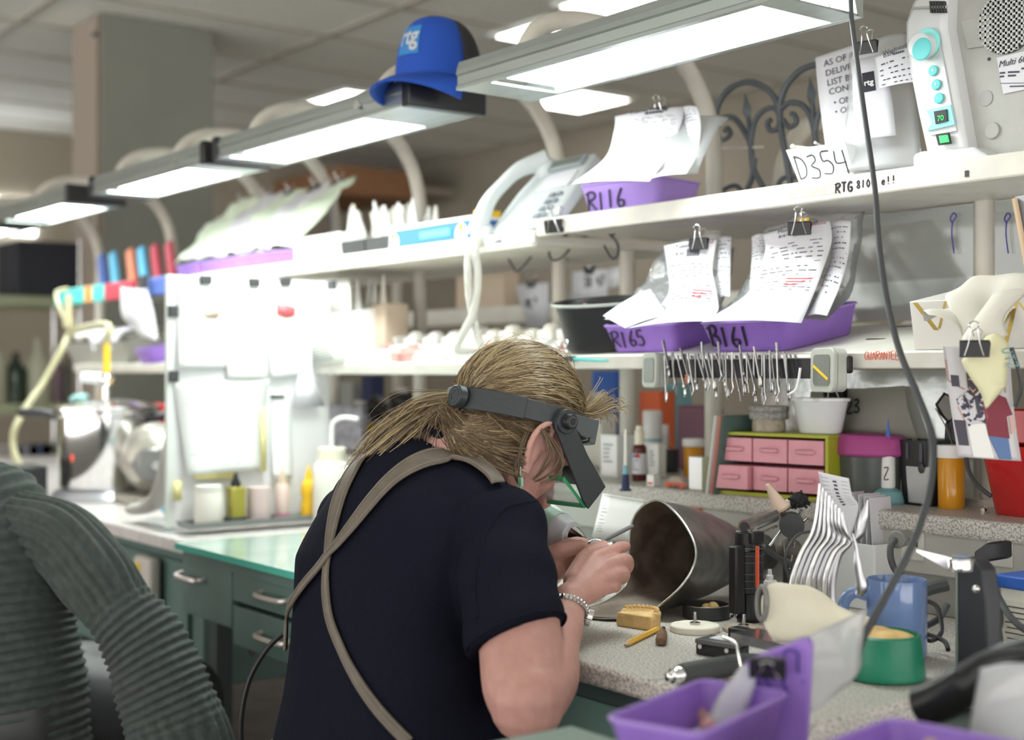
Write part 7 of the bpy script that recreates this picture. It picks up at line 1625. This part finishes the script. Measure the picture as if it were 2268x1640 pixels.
cable([(2045, 1310, 1.84), (2070, 1302, 1.84), (2098, 1296, 1.84)], .009, 'ribbed grey cable end sticking out left of the black stand', 'rubber')
# cream box with blue lid at the right border
q = dz(2262, 1440)+V(.02, .03, 0); bl_ = thing('storage_box', 'cream box with a royal blue lid and a printed label at the right border', 'box', q, radians(-4)); MB().tray((0, 0, 0), (.095, .07), (.10, .074), .080, .003, .008).build('box_body', M['whitew'], bl_); MB().box((0, 0, .088), (.106, .080, .018)).build('lid', M['blue'], bl_, bev=.003)
b = MB().box((-.018, -.0375, .036), (.05, .0006, .056)); b.build('label', mat('lbl', (.70,.68,.58), .6), bl_); b = MB()
for k in range(7): b.box((-.020, -.0380, .056-.007*k), (.030+.006*(k % 2), .0004, .0016))
b.build('printed_text', M['print'], bl_)
# the long grey cord from the nearest lamp down to the handpiece
CP = [(1884, -6, 1.88), (1886, 40, 1.875), (1900, 150, 1.86), (1920, 290, 1.83), (1938, 420, 1.79), (1946, 530, 1.76), (1962, 650, 1.72), (1990, 770, 1.67), (2030, 870, 1.62), (2060, 950, 1.58), (2067, 1010, 1.56), (2058, 1090, 1.53), (2035, 1170, 1.51), (2005, 1240, 1.495), (1968, 1310, 1.485), (1935, 1370, 1.475), (1905, 1430, 1.47), (1885, 1500, 1.47)]
P = cat([at(*p) for p in CP], 7); solo(MB().tube(P, [.0033 + .0010*min(1, i/60) for i in range(len(P))], 12), 'long_cable', M['cord'], 'long grey cord hanging from the nearest lamp down past the blue mug', 'cord')
# ---- foreground: green board with case trays, out of focus
fg = thing('side_board', 'green board edge in the lower right foreground carrying the purple trays', 'board', (-.70, .62, 0)); BZ = .815
k0 = onz(1266, 1606, BZ)
MB().box(((k0.x-.38)/2, k0.y-.25, BZ-.012), (-.38-k0.x, .50, .024)).build('board', mat('railgreen', (.24,.33,.28), .4), fg, world=True, bev=.003)
for x in (k0.x+.04, -.45):
    for y in (k0.y-.05, k0.y-.45): MB().box((x, y, (BZ-.024)/2), (.04, .04, BZ-.024)).build('leg', M['cab'], fg, world=True)
lab_tray(V(-.866, .873, BZ+.001), radians(107), 'purple case tray at the bottom edge, left of the upright purple tray', None, w_=.180, d_=.092, hh=.052)
lab_tray(V(-.652, .905, BZ+.001), radians(99), 'purple case tray at the bottom right corner with a yellowed denture', None, w_=.155, d_=.14, hh=.052)
ul = thing('case_tray', 'purple case tray stood on end with handwriting, a clip on its top corner', 'tray', at(1725, 1620, 1.36), group='purple case trays')
Pq = [at(x, y, t_) for x, y, t_ in ((1645, 1480, 1.30), (1660, 1464, 1.30), (1780, 1418, 1.285), (1797, 1422, 1.28), (1800, 1440, 1.28), (1792, 1600, 1.28), (1788, 1650, 1.28), (1660, 1650, 1.30), (1645, 1600, 1.30))]; n = len(Pq); nb_ = (Pq[2]-Pq[0]).cross(V(0, 0, 1)).normalized(); nb_ = nb_ if nb_.dot(FX) > 0 else -nb_
b = MB(); b.add(Pq + [p + nb_*.022 for p in Pq], [tuple(range(n)), tuple(range(n, 2*n))] + [(i, (i+1) % n, n+(i+1) % n, n+i) for i in range(n)]); b.build('tray_body', M['purple'], ul, world=True, bev=.003)
hand('HU?', .034, M['inkblue'], ul, fr(at(1668, 1568, 1.288)-nb_*.001, Pq[2]-Pq[0], V(0, 0, 1)), r=.0014, world=True)
binder_clip(at(1700, 1502, 1.268), 1.0, radians(40), label='black binder clip gripping the upright purple tray and its bag', group='binder clips', wires=.35)
film_bag(R2((1700, 1452, 1.36, 1918, 1350, 1.40), (1700, 1500, 1.36, 1912, 1430, 1.39), (1700, 1560, 1.35, 1905, 1490, 1.38), (1780, 1590, 1.34, 1850, 1540, 1.36)), 'milky film bag spreading right from behind the upright purple tray', seed=44, amp=.010, nu=12, m='filmm')
film_bag(R2((1640, 1490, 1.285, 1672, 1478, 1.275), (1600, 1550, 1.28, 1660, 1560, 1.27), (1540, 1610, 1.27, 1650, 1640, 1.255), (1470, 1670, 1.26, 1640, 1690, 1.245)), 'clear film trailing down from the clip over the purple tray', seed=45, amp=.012, m='filmm')
film_bag(R2((2170, 1480, 1.22, 2330, 1470, 1.18), (2160, 1560, 1.21, 2330, 1560, 1.17), (2130, 1680, 1.20, 2330, 1680, 1.16)), 'clear film bag in the lower right corner', seed=46, amp=.010, m='filmm')
b = MB(); q = at(1525, 1598, 1.285)
for k in range(12): a_ = pi*k/11; b.sph(q + V(.026*cos(a_), .020*sin(a_), .002*sin(4*a_)), (.009, .009, .008), 8, 6)
solo(b, 'pink_denture', M['plasterpk'], 'pink denture lying in the purple tray at the bottom edge', 'denture', remesh=.002, sm=1)
q = at(2018, 1640, 1.17); b = MB()
for k in range(12): a_ = pi*k/11; b.sph(q + V(.028*cos(a_), .020*sin(a_)-.01, .002*sin(4*a_)), (.010, .009, .010), 8, 6)
solo(b, 'yellowed_denture', mat('denty', (.66,.50,.30), .5), 'yellowish denture in the purple tray at the bottom right', 'denture', remesh=.002, sm=1)
arm = thing('padded_support', 'thick black padded arm reaching in from the right foreground', 'arm rest', at(2150, 1560, 1.30))
MB().tube(cat([at(2042, 1566, 1.34), at(2090, 1548, 1.32), at(2150, 1512, 1.30), at(2230, 1462, 1.28), at(2320, 1445, 1.26)], 6), [.017]*13+[.014]*12, 14, flat=1.2).build('pad', mat('padblk', (.012,.013,.014), .3), arm, world=True)
MB().tube(cat([at(2120, 1490, 1.30), at(2170, 1458, 1.29), at(2230, 1442, 1.27), at(2310, 1440, 1.25)], 6), .0045, 10).build('tube', M['dark'], arm, world=True)
# ---------------------------------------------------------------- divider with papers, left of the woman
dv = thing('divider_board', 'white upright divider board covered with clipped papers at the far end of the desk', 'divider', (-2.925, 1.48, DZ+.014))
MB().box((-2.925, 1.45, 1.10), (.006, .42, .575)).build('board', M['white_gloss'], dv, world=True)
MB().box((-2.925, 1.245, 1.10), (.014, .012, .575)).build('edge_post', M['lamp_in'], dv, world=True)
def xp(px, py, x=-2.918): return onx(px, py, x)
def wallpaper(pts, label, m='paperw', off=.0, marks=None, seed=1, yellow=None):
    P = [xp(a, b2, -2.918+off) for a, b2 in pts]; S_ = Sheet([(P[0], P[1]), (P[0].lerp(P[3], .5), P[1].lerp(P[2], .5)), (P[3]+V(.012, 0, 0), P[2]+V(.006, 0, 0))], 5, 6, .003, 0, seed)
    t = thing('pinned_paper', label, 'paper', P[3], 0, 'papers clipped to the divider'); S_.mesh().build('sheet', M[m], t, world=True, thick=.0006)
    if marks: form_print(S_, t, rows=marks, seed=seed, head=False, v0=.1, v1=.9, ink='faint')
    return t
wallpaper([(392, 622), (500, 622), (500, 815), (392, 815)], 'tall white form at the upper left of the divider board', marks=16, seed=3)
wallpaper([(500, 624), (592, 626), (592, 840), (500, 840)], 'blank white sheet in the upper middle of the divider board')
wallpaper([(594, 628), (664, 630), (672, 830), (596, 838)], 'white sheet at the upper right of the divider board')
wallpaper([(388, 850), (596, 838), (574, 1040), (412, 1052)], 'large printed list curling off the lower left of the divider', marks=13, seed=5, off=.006)
wallpaper([(600, 870), (645, 872), (645, 1060), (600, 1060)], 'pale sheet at the lower right of the divider board', off=.001)
for (a, b2, c, d), l in (((577, 905, 590, 1045), 'vertical strip of yellow tape on the divider board'), ((430, 1040, 520, 1062), 'strip of yellow tape along the foot of the printed list'), ((384, 1065, 402, 1110), 'yellow note at the lower left corner of the divider')):
    P = [xp(a, b2, -2.905), xp(c, b2, -2.905), xp(c, d, -2.905), xp(a, d, -2.905)]; b = MB(); b.quad(*P); solo(b, 'yellow_tape', mat('tapeyel', (.80,.74,.35), .6) if a == 577 else bpy.data.materials['tapeyel'], l, 'tape', thick=.0008)
P = [xp(x, y, -2.914) for x, y in ((445, 668), (462, 690), (478, 686), (500, 680), (480, 706), (455, 704))]; solo(MB().add(P, [tuple(range(6))]), 'paper_sticker', M['beige'], 'small tan picture on the divider board', 'sticker', thick=.001)
P = [xp(x, y, -2.912) for x, y in ((612, 672), (640, 676), (655, 682), (654, 700), (634, 704), (614, 696))]; solo(MB().add(P, [tuple(range(6))]), 'red_sticker', mat('redstk', (.75,.12,.14), .5), 'small red gum shaped picture on the divider board', 'sticker', thick=.001)
for (px, py), l in (((456, 620), 'black clip on the top edge of the divider, leftmost'), ((563, 626), 'black clip on the top edge of the divider, middle'), ((632, 624), 'black clip on the top edge of the divider, right')):
    q = xp(px, py, -2.912); solo(MB().box(q+V(0, 0, 0), (.012, .028, .020)), 'board_clip', M['dark'], l, 'clip', 'clips round the divider board', bev=.002)
for (px, py), l in (((383, 690), 'upper black clip on the left edge of the divider'), ((384, 834), 'lower black clip on the left edge of the divider')):
    q = xp(px, py, -2.915); solo(MB().box(q, (.014, .022, .026)), 'board_clip', M['dark'], l, 'clip', 'clips round the divider board', bev=.002)
q = ony(735, 632, MYF+.02); solo(MB().quad(ony(668, 622, 1.68), ony(772, 618, 1.68), ony(778, 700, 1.68), ony(715, 705, 1.68)), 'hanging_sheet', M['paper2'], 'grey white sheet hanging under the upper shelf right of the divider', 'paper', thick=.001); solo(MB().box(q, (.03, .012, .022)), 'board_clip', M['dark'], 'black clip on the sheet hanging right of the divider', 'clip', 'clips round the divider board', bev=.002)
P = [xp(x, y, -2.90) for x, y in ((662, 830), (682, 825), (720, 900), (648, 905))]; solo(MB().quad(*P), 'hanging_sheet', M['paper'], 'bright sheet with a cut corner hanging under the paper sign', 'paper', thick=.001)
q = xp(615, 879, -2.913); solo(MB().box(q, (.004, .036, .008)), 'black_mark', M['dark'], 'small dark strip label low on the divider', 'label')
# tray of bottles at the foot of the divider
tl = thing('bottle_tray', 'shallow grey tray full of bottles at the foot of the divider', 'tray', (-2.862, 1.45, DZ+.014)); MB().tray((0, 0, 0), (.070, .39), (.078, .40), .014, .003, .006).build('tray_body', mat('traygrey', (.24,.27,.26), .5), tl)
TZ = DZ + .018
def tb_at(px, py): p = onz(px, py, TZ); return V(-2.862, p.y if 1.28 < p.y < 1.62 else min(max(p.y, 1.28), 1.62), TZ)
def ty(px):   # y on the tray line under a column of pixels
    return V(-2.862, onx(px, 1150, -2.862).y, TZ)
bottle(ty(462), [(0, 0), (.030, 0), (.032, .004), (.032, .072), (.029, .078), (0, .078)], 'whitew', 'squat cream jar, leftmost in the bottle tray', cap=[(.031, .076), (.031, .09), (0, .092)], capm='paper2', name='jar', catg='jar')
t = thing('square_bottle', 'square olive green bottle with a black stopper in the bottle tray', 'bottle', ty(522)); MB().box((0, 0, .048), (.036, .036, .072)).build('bottle_body', mat('oliveglass', (.38,.34,.06), .2), t, bev=.004); MB().box((0, 0, .008), (.038, .038, .014)).build('dark_base', M['dark'], t, bev=.002); MB().lathe([(.012, .084), (.012, .092), (.006, .104), (.004, .115), (0, .116)]).build('stopper', M['black'], t)
bottle(ty(573), [(0, 0), (.026, 0), (.027, .003), (.027, .080), (0, .082)], mat('pinkjar', (.74,.60,.58), .5), 'pinkish white jar in the middle of the bottle tray', name='jar', catg='jar')
t = bottle(ty(625), [(0, .015), (.016, .015), (.017, .018), (.017, .075), (.012, .085), (0, .086)], mat('pinksq', (.78,.62,.56), .5), 'narrow squeeze bottle with a mauve foot in the bottle tray', cap=[(.011, .085), (.010, .096), (.003, .115), (0, .128)], capm='beige', n=20); MB().lathe([(0, 0), (.018, 0), (.018, .016), (0, .016)]).build('mauve_foot', mat('mauve', (.48,.22,.30), .5), t)
bottle(ty(684), [(0, 0), (.018, 0), (.019, .004), (.019, .030), (.016, .045), (.019, .060), (.018, .080), (.010, .092), (0, .093)], 'yellow', 'bright yellow squeeze bottle with a pointed top in the bottle tray', cap=[(.010, .090), (.009, .100), (.003, .120), (0, .128)], capm='yellow')
q = onz(735, 1135, DZ+.014); q = V(-2.72, 1.60, DZ+.014); q = V(onx(735, 1100, -2.80).x, onx(735, 1100, -2.80).y, DZ+.014)
wbt = bottle(q, [(0, 0), (.038, 0), (.040, .004), (.040, .105), (.036, .120), (.028, .128), (0, .128)], 'whitew', 'large cream wash bottle with a bent spout behind the woman\'s shoulder', cap=[(.030, .126), (.030, .152), (.026, .155), (0, .155)], capm='cream', name='wash_bottle', sc=1.12)
MB().tube(cat([V(0, 0, .17), V(0, 0, .21), V(.003, .003, .232), V(.02, .02, .244), V(.045, .045, .240)], 5), .0055, 10).build('spout', M['white'], wbt)
# ---------------------------------------------------------------- the far counter
CZ = DZ
pq = onz(160, 1085, CZ+.03); pot = thing('pressure_pot', 'big polished steel pressure pot with black side handles on the far counter', 'pot', V(pq.x, pq.y+.10, CZ+.03))
MB().lathe([(0, 0), (.125, 0), (.135, .012), (.135, .205), (.142, .21), (.142, .218), (0, .218)], n=44).build('pot_body', M['chrome'], pot)
MB().lathe([(.148, .218), (.150, .224), (.148, .236), (.10, .250), (.05, .256), (0, .257)], n=44).build('lid', M['chrome'], pot)
for a_, nm in ((radians(222), 'handle'), (radians(42), 'handle')):
    d = V(cos(a_), sin(a_), 0); MB().tube(cat([d*.135+V(0, 0, .20), d*.20+V(0, 0, .215), d*.27+V(0, 0, .215)], 4), [.022]*9, 10, flat=.6).build(nm, M['black'], pot)
MB().cyl((-.08, -.05, .25), (-.085, -.05, .262), .028).build('teal_cap', mat('tealcap', (.35,.60,.58), .3), pot)
vt = MB().cyl((.0, .0, .25), (0, 0, .30), .012); vt.build('valve_stem', M['chrome'], pot); MB().sph((.0, .0, .312), (.022, .022, .022)).build('valve_ball', M['chrome'], pot); MB().cyl((-.075, -.04, .318), (-.01, 0, .315), .016).build('gauge', M['white_gloss'], pot); MB().cyl((0,0,.33), (0,0,.42), .010).build('yellow_nozzle', M['yellow'], pot)
PV = MW[pot.name]
solo(MB().tube(cat([PV @ V(0, 0, .42), PV @ V(.0, .0, .47), at(162, 735, 4.3), at(140, 770, 4.25), at(95, 850, 4.2), at(60, 900, 4.1), at(30, 960, 4.0), at(38, 1020, 3.95), at(75, 1065, 3.9)], 7), .011, 10), 'yellow_hose', M['hose'], 'yellow green hose arching over the pressure pot', 'hose')
solo(MB().tube(cat([at(155, 740, 4.32), at(135, 690, 4.35), at(125, 650, 4.4), at(150, 640, 4.4)], 6), .006, 8), 'thin_tube', M['hose'], 'thin yellow tube hanging from the far shelf over the pot', 'tube')
solo(MB().lathe([(0, -.05), (.016, -.05), (.019, -.04), (.013, .0), (.010, .05), (0, .055)], Matrix.Translation(at(152, 690, 4.3)), 16), 'hanging_bulb', mat('bulbcr', (.62,.58,.36), .5), 'cream pear shaped rubber bulb hanging above the pot', 'bulb')
solo(MB().tube(cat([PV @ V(.02, 0, .31), at(225, 885, 4.3), at(240, 905, 4.28)], 5), .010, 8), 'orange_tube', mat('ortube', (.62,.40,.10), .5), 'short orange tube behind the pressure pot', 'tube')
brn = thing('burner_ring', 'silver burner plate under the pressure pot', 'burner', V(pq.x, pq.y+.10, CZ)); MB().lathe([(0, 0), (.15, 0), (.155, .008), (.14, .028), (0, .029)], n=36).build('ring', mat('silverburn', (.55,.55,.60), .3, metal=.6), brn)
q = at(17, 1065, 3.75); solo(MB().sph(q, .013), 'red_light', M['redled'], 'glowing red pilot light at the left edge', 'pilot light'); solo(MB().box(V(q.x-.06, q.y+.06, CZ+.05), (.13, .10, .10)), 'black_box', M['black'], 'black box carrying the red pilot light', 'box', bev=.006)
q = onz(285, 1118, CZ); bm2 = thing('polishing_motor', 'round grey cast metal motor with a base plate on the far counter', 'motor', q+V(0, .08, 0)); oc_ = mat('castmetal', (.50,.48,.42), .35, metal=.5, n1=.3, nscale=14)
MB().sph((0, 0, .125), (.105, .095, .10), 32, 22).build('housing', oc_, bm2); MB().cyl((.04, -.03, .115), (.125, -.055, .115), .055, .045, 24).build('gear_case', mat('darkcast', (.22,.22,.21), .35, metal=.6), bm2, bev=.006); MB().cyl((.12, -.053, .115), (.17, -.07, .115), .012).build('shaft', M['chrome'], bm2); MB().box((0, -.02, .014), (.20, .15, .028)).build('base_plate', mat('baseplate', (.36,.34,.28), .5), bm2, bev=.006)
for s_ in (-1, 1): MB().box((s_*.055, 0, .045), (.03, .06, .05)).build('foot', oc_, bm2, bev=.006)
q = at(386, 1060, 3.25); solo(MB().tube(cat([at(300, 1128, 3.3), at(335, 1120, 3.25), at(362, 1085, 3.22), at(378, 1020, 3.2), at(392, 960, 3.2)], 6), .030, 14, flat=.5), 'grey_duct', mat('ductgrey', (.42,.41,.38), .5), 'flat grey duct curving up beside the divider', 'duct')
q = onz(372, 1150, CZ); bb = MB()
for k in range(5): bb.sph(q+V(r1.uniform(-.03,.03), r1.uniform(-.02,.05), .015+r1.uniform(0,.03)), (.028, .022, .018), 10, 8)
solo(bb, 'blue_glove', mat('glovebl', (.22,.55,.68), .5), 'crumpled light blue glove on the counter at the foot of the divider', 'glove', remesh=.005, sm=2)
q = onz(310, 1020, CZ); q = V(at(310, 985, 4.0).x, at(310, 985, 4.0).y+.05, CZ); cbx = thing('grey_crate', 'grey crate with a pink lid behind the round motor', 'crate', q); MB().tray((0, 0, 0), (.22, .16), (.24, .18), .14, .004, .01).build('crate_body', mat('crategrey', (.40,.40,.44), .5), cbx); MB().box((0, 0, .145), (.25, .19, .012)).build('lid', mat('lilacw', (.66,.58,.70), .4), cbx, bev=.004); MB().box((0, 0, .158), (.20, .12, .014)).build('pink_cover', mat('hotpink', (.62,.16,.36), .5), cbx, bev=.006)
q = V(at(365, 910, 4.1).x, at(365, 910, 4.1).y, CZ); solo(MB().box(q+V(0, 0, .10), (.05, .05, .20)), 'black_canister', M['black'], 'black canister left of the divider', 'canister', bev=.01); solo(MB().box(q+V(0, 0, .235), (.09, .06, .07)), 'red_block', mat('redtop', (.42,.01,.02), .4), 'dark red block over the black canister left of the divider', 'block', bev=.01)
# basket of packets and the hanging sheet
bq = ony(265, 820, 1.72); bk = thing('wire_basket', 'long pale wire basket stuffed with papers on the far middle shelf', 'basket', MS(bq.x, .13, .0)+V(0, 0, -.01), 0, None, rx=TL); MB().tray((0, 0, 0), (.50, .20), (.54, .23), .075, .003, .015).build('basket_body', mat('baskgrey', (.42,.42,.37), .5), bk)
for k in range(7):
    p = MW[bk.name] @ V(-.22+.073*k, 0, .05); S_ = Sheet([(p+V(-.03, .03, .05), p+V(.04, .03, .045)), (p+V(-.03, -.06, .045), p+V(.04, -.06, .05)), (p+V(-.03, -.115, .035), p+V(.03, -.12, .02 - .05*(k in (3, 5))))], 4, 5, .006, .008, k); solo(S_.mesh(), 'loose_sheet', M['paper'] if k > 2 else M['paper2'], 'loose sheet heaped in the pale wire basket', 'paper', 'loose sheets in the wire basket', thick=.001)
lab_tray(MS(ony(362, 820, 1.70).x, .08, 0)+V(0, 0, -.01), 0, 'purple tray just left of the divider on the far middle shelf', None, rx=TL, w_=.12)
S_ = Sheet([(at(268, 635, 4.24), at(325, 640, 4.1)), (at(270, 700, 4.22), at(340, 690, 4.08)), (at(300, 730, 4.2), at(350, 755, 4.06))], 4, 5, .02); solo(S_.mesh(), 'hanging_sheet', M['paper'], 'curled white sheet hanging from the far shelf edge left of the divider', 'paper', thick=.001)
q = at(318, 625, 4.12); solo(MB().box(q, (.03, .02, .04)), 'board_clip', M['dark'], 'dark clip holding the curled sheet left of the divider', 'clip', 'clips round the divider board', bev=.003)
# steel wire shelving with bottles in the far left corner
sh4 = thing('wire_shelving', 'greenish wire shelving unit in the far left corner', 'shelving', (-6.2, 2.4, 0))
def wx(px, py): return onx(px, py, -6.0)
yl, yr = wx(-120, 800).y, wx(175, 800).y
for z in (wx(60, 668).z, wx(60, 905).z, .55):
    MB().box((-6.15, (yl+yr)/2, z), (.36, yr-yl, .012)).build('wire_shelf', mat('wiregr', (.26,.28,.18), .4, metal=.3) if z > 1.3 else bpy.data.materials['wiregr'], sh4, world=True)
    for x in (-5.97, -6.33): MB().box((x, (yl+yr)/2, z), (.012, yr-yl, .045)).build('edge_rail', bpy.data.materials['wiregr'], sh4, world=True)
for y in (yl, yr):
    for x in (-5.98, -6.32): MB().cyl((x, y, 0), (x, y, 1.75), .014).build('upright', M['steel'], sh4, world=True)
zs = wx(60, 905).z + .008
for k, (px, h, r, m, l) in enumerate([(-20, .34, .07, 'creamdk', 'big cream jug at the far left of the wire shelving'), (35, .24, .05, 'greenglass', 'dark green round bottle in the wire shelving'), (85, .30, .06, 'creamdk', 'cream jug beside the dark green bottle'), (125, .26, .035, 'plumdk', 'plum coloured canister in the wire shelving'), (150, .22, .03, 'dkol', 'dark bottle at the right of the wire shelving')]):
    if k == 0: mm('creamdk', (.34,.33,.25), .5); mm('greenglass', (.015,.03,.015), .2); mm('plumdk', (.16,.10,.12), .5); mm('dkol', (.08,.08,.06), .5)
    q = onx(px, 880, -6.14); bottle(V(-6.14, q.y, zs), [(0, 0), (r, 0), (r*1.02, .01), (r, h*.65), (r*.4, h*.8), (r*.3, h), (0, h)], m, l, n=20)
zt = wx(60, 668).z + .008
solo(MB().box((-6.15, wx(115, 600).y, zt+.13), (.30, .30, .26)), 'black_case', M['darkroom'], 'large black case on top of the wire shelving', 'case', bev=.01)
solo(MB().box((-6.15, wx(168, 600).y, zt+.10), (.12, .05, .20)), 'brown_bottle_box', mat('brownbx', (.16,.10,.07), .6), 'brown box right of the black case on the wire shelving', 'box', bev=.006)
for k, (px, m) in enumerate(((20, (.40,.36,.33)), (55, (.30,.30,.34)), (85, (.10,.14,.26)), (112, (.12,.13,.11)))):
    q = onx(px, 960, -6.1); solo(MB().box((-6.14, q.y, .567+.14), (.14, .11, .26)), 'stored_carton', mat('stc'+str(k), m, .6), ['beige carton on the low wire shelf behind the pot', 'grey carton on the low wire shelf behind the pot', 'blue carton on the low wire shelf behind the pot', 'dark carton on the low wire shelf behind the pot'][k], 'carton', bev=.005)
# brown cabinets high on the far back wall, dark things between
for k, (x0, y0, x1, y1, m, l) in enumerate([(560, 365, 760, 470, 'cork', 'brown wall cabinet above the green packets'), (430, 420, 520, 475, 'cork', 'lower brown cabinet left of the packets'), (415, 325, 455, 385, 'dark', 'dark box high beside the column')]):
    y = 4.6; a, e = ony(x0, y1, y), ony(x1, y0, y); solo(MB().box(((a.x+e.x)/2, y+.3, (a.z+e.z)/2), (e.x-a.x, .6, e.z-a.z)), 'wall_cabinet', M[m], l, 'cabinet', bev=.01)
    solo(MB().box(((a.x+e.x)/2, y+.75, (a.z+e.z)/2), ((e.x-a.x)*.8, .52, .05)), 'cabinet_bracket', M['wallback'], 'bracket fixing the ' + l.split(' above')[0].split(' left')[0].split(' high')[0] + ' to the wall', 'bracket') if k < 2 else None
# dangling things under the desk: bag strip, white roll
q = onz(345, 1290, .60); solo(MB().box(onx(325, 1300, -3.0)+V(0,0,-.03), (.10, .03, .20)), 'paper_roll', mat('rollw', (.60,.56,.52), .6), 'pale upright packet leaning beside the desk under the far counter', 'packet', bev=.01)
solo(MB().box(onx(308, 1275, -3.02), (.04, .02, .06)), 'yellow_tag', M['yellow'], 'yellow tag peeking out over the sweater shoulder', 'tag', bev=.004)
# black cable falling from behind the woman's back
solo(MB().tube(cat([at(625, 1405, 2.15), at(590, 1440, 2.15), at(555, 1500, 2.15), at(537, 1570, 2.15), at(534, 1640, 2.15), at(540, 1760, 2.15), V(-2.1, .8, .01)], 7), .0042, 8), 'floor_cable', M['black'], 'black cable curving to the floor behind the woman\'s back', 'cable')
kt = at(552, 1432, 2.62); solo(MB().tube(cat([kt+V(0, 0, .04), kt, kt+V(.01, 0, -.015), kt+V(.02, 0, .0)], 4), .004, 6), 'key_hook', M['steel'], 'small keys hanging under the lowest desk drawer', 'keys')
# ---------------------------------------------------------------- second person, in a ribbed sweater
p2 = thing('person', 'person in a loose dark green ribbed sweater, seen from behind at the left edge', 'person', (-2.45, .55, 0))
mm('knit', (.062,.078,.070), .9, n1=.25, nscale=60, bump=.4, bscale=500, sheen=.1)
def ribbed(pts, rads, name, nr, ncross, mode, n=180, per=40, up=None, amp=.0030):
    "knitted tube; mode(s) gives 0 for ribs along the tube, 1 for ribs across it"
    P = cat([p if isinstance(p, Vector) else Vector(p) for p in pts], per); m_ = len(P); b = MB(); R = []
    x = Vector(up) if up is not None else V(0, 0, 1); acc = 0
    for i in range(m_):
        T = (P[min(i+1, m_-1)] - P[max(i-1, 0)]).normalized(); x = (x - T*x.dot(T)).normalized(); y = T.cross(x); s_ = i/(m_-1)
        if i: acc += (P[i]-P[i-1]).length
        rr = interp([(k/(len(rads)-1), *r) for k, r in enumerate(rads)], s_); mo = mode(s_); row = []
        for k in range(n):
            a = 2*pi*k/n; h1 = cos(nr*a); h2 = cos(2*pi*acc/.0150 + 1.5*sin(a)); h = (h1*(1-mo) + h2*mo)*amp; fold = .006*sin(3*a+5*s_)*sin(7*s_)
            row.append(P[i] + x*(rr[0]+h+fold)*cos(a) + y*(rr[1]+h+fold)*sin(a))
        R.append(row)
    b.loft(R); return b.build(name, M['knit'], p2, world=True, ang=85)
tc = [at(-20, 1760, 2.42), at(-30, 1560, 2.42), at(-45, 1400, 2.43), at(-55, 1260, 2.45), at(-75, 1185, 2.47), at(-130, 1120, 2.50), at(-180, 1080, 2.53)]
sw1 = ribbed(tc, [(.150, .185), (.145, .180), (.14, .172), (.135, .165), (.115, .15), (.09, .11), (.062, .068)], 'sweater_torso', 34, 0, lambda s_: min(1, max(0, (s_-.02)*8)) , up=FX)
sl = [at(40, 1165, 2.44), at(140, 1195, 2.40), at(215, 1275, 2.36), at(262, 1345, 2.34), at(318, 1430, 2.33), at(362, 1530, 2.32), at(400, 1640, 2.31), at(430, 1760, 2.30)]
sw2 = ribbed(sl, [(.055, .062), (.062, .066), (.062, .066), (.056, .060), (.066, .072), (.070, .082), (.072, .090), (.070, .088)], 'sweater_sleeve', 20, 0, lambda s_: 0 if s_ < .40 else min(1, (s_-.40)*12) if s_ < .74 else max(0, 1-(s_-.74)*9), up=FX)
b2m = MB()
cap_chain(b2m, [at(-30, 1560, 2.42), at(-40, 1400, 2.43), at(-75, 1185, 2.47)], [.12, .12, .09], 16)
cap_chain(b2m, [at(-130, 1130, 2.50), at(-215, 1040, 2.56), at(-250, 990, 2.60)], [.06, .055, .06], 16)
hc = at(-290, 915, 2.64); b2m.sph(hc, (.078, .098, .108), 24, 18); b2m.sph(hc+V(0, .06, -.06), (.045, .05, .055), 16, 12); b2m.sph(hc+V(0, .105, -.02), (.012, .016, .016), 10, 8)
for s_ in (-1, 1): b2m.sph(hc+V(s_*.08, 0, -.015), (.010, .02, .03), 10, 8)
cap_chain(b2m, [at(60, 1180, 2.44), at(215, 1290, 2.36), at(330, 1450, 2.33), at(420, 1740, 2.30)], [.045, .042, .040, .036], 14)
hw = at(470, 1860, 2.30); cap_chain(b2m, [at(420, 1740, 2.30), hw], [.034, .026], 12)
for k in range(5): cap_chain(b2m, [hw+V(0,0,0), hw+V(.02*(k-2)*.7, .07, -.02), hw+V(.02*(k-2), .13-.012*abs(k-2), -.06)], [.016, .010, .008], 8)
for s_ in (-1, 1):
    q = V(-2.56+s_*.08, .62, 0); cap_chain(b2m, [V(q.x, .72, .56), V(q.x, 1.08, .53)], [.10, .075], 14); cap_chain(b2m, [V(q.x, 1.08, .53), V(q.x, 1.06, .10)], [.07, .045], 14)
b2m.build('body', M['skin'], p2, world=True, remesh=.008, sm=3)
hr = MB().sph(hc+V(0, -.015, .02), (.088, .105, .112), 24, 18); hr.build('hair', M['hairdk'], p2, world=True)
tr2 = MB(); 
for s_ in (-1, 1): cap_chain(tr2, [V(-2.56+s_*.08, .72, .56), V(-2.56+s_*.08, 1.08, .53)], [.112, .086], 14); cap_chain(tr2, [V(-2.56+s_*.08, 1.08, .53), V(-2.56+s_*.08, 1.06, .09)], [.08, .056], 14)
cap_chain(tr2, [V(-2.60, .76, .55), V(-2.46, .76, .55)], [.135, .135], 14); tr2.build('trousers', M['dark'], p2, world=True, remesh=.014, sm=3)
st2 = dup(st, (-2.57, .75, 0), .5, 'round stool under the person in the ribbed sweater')
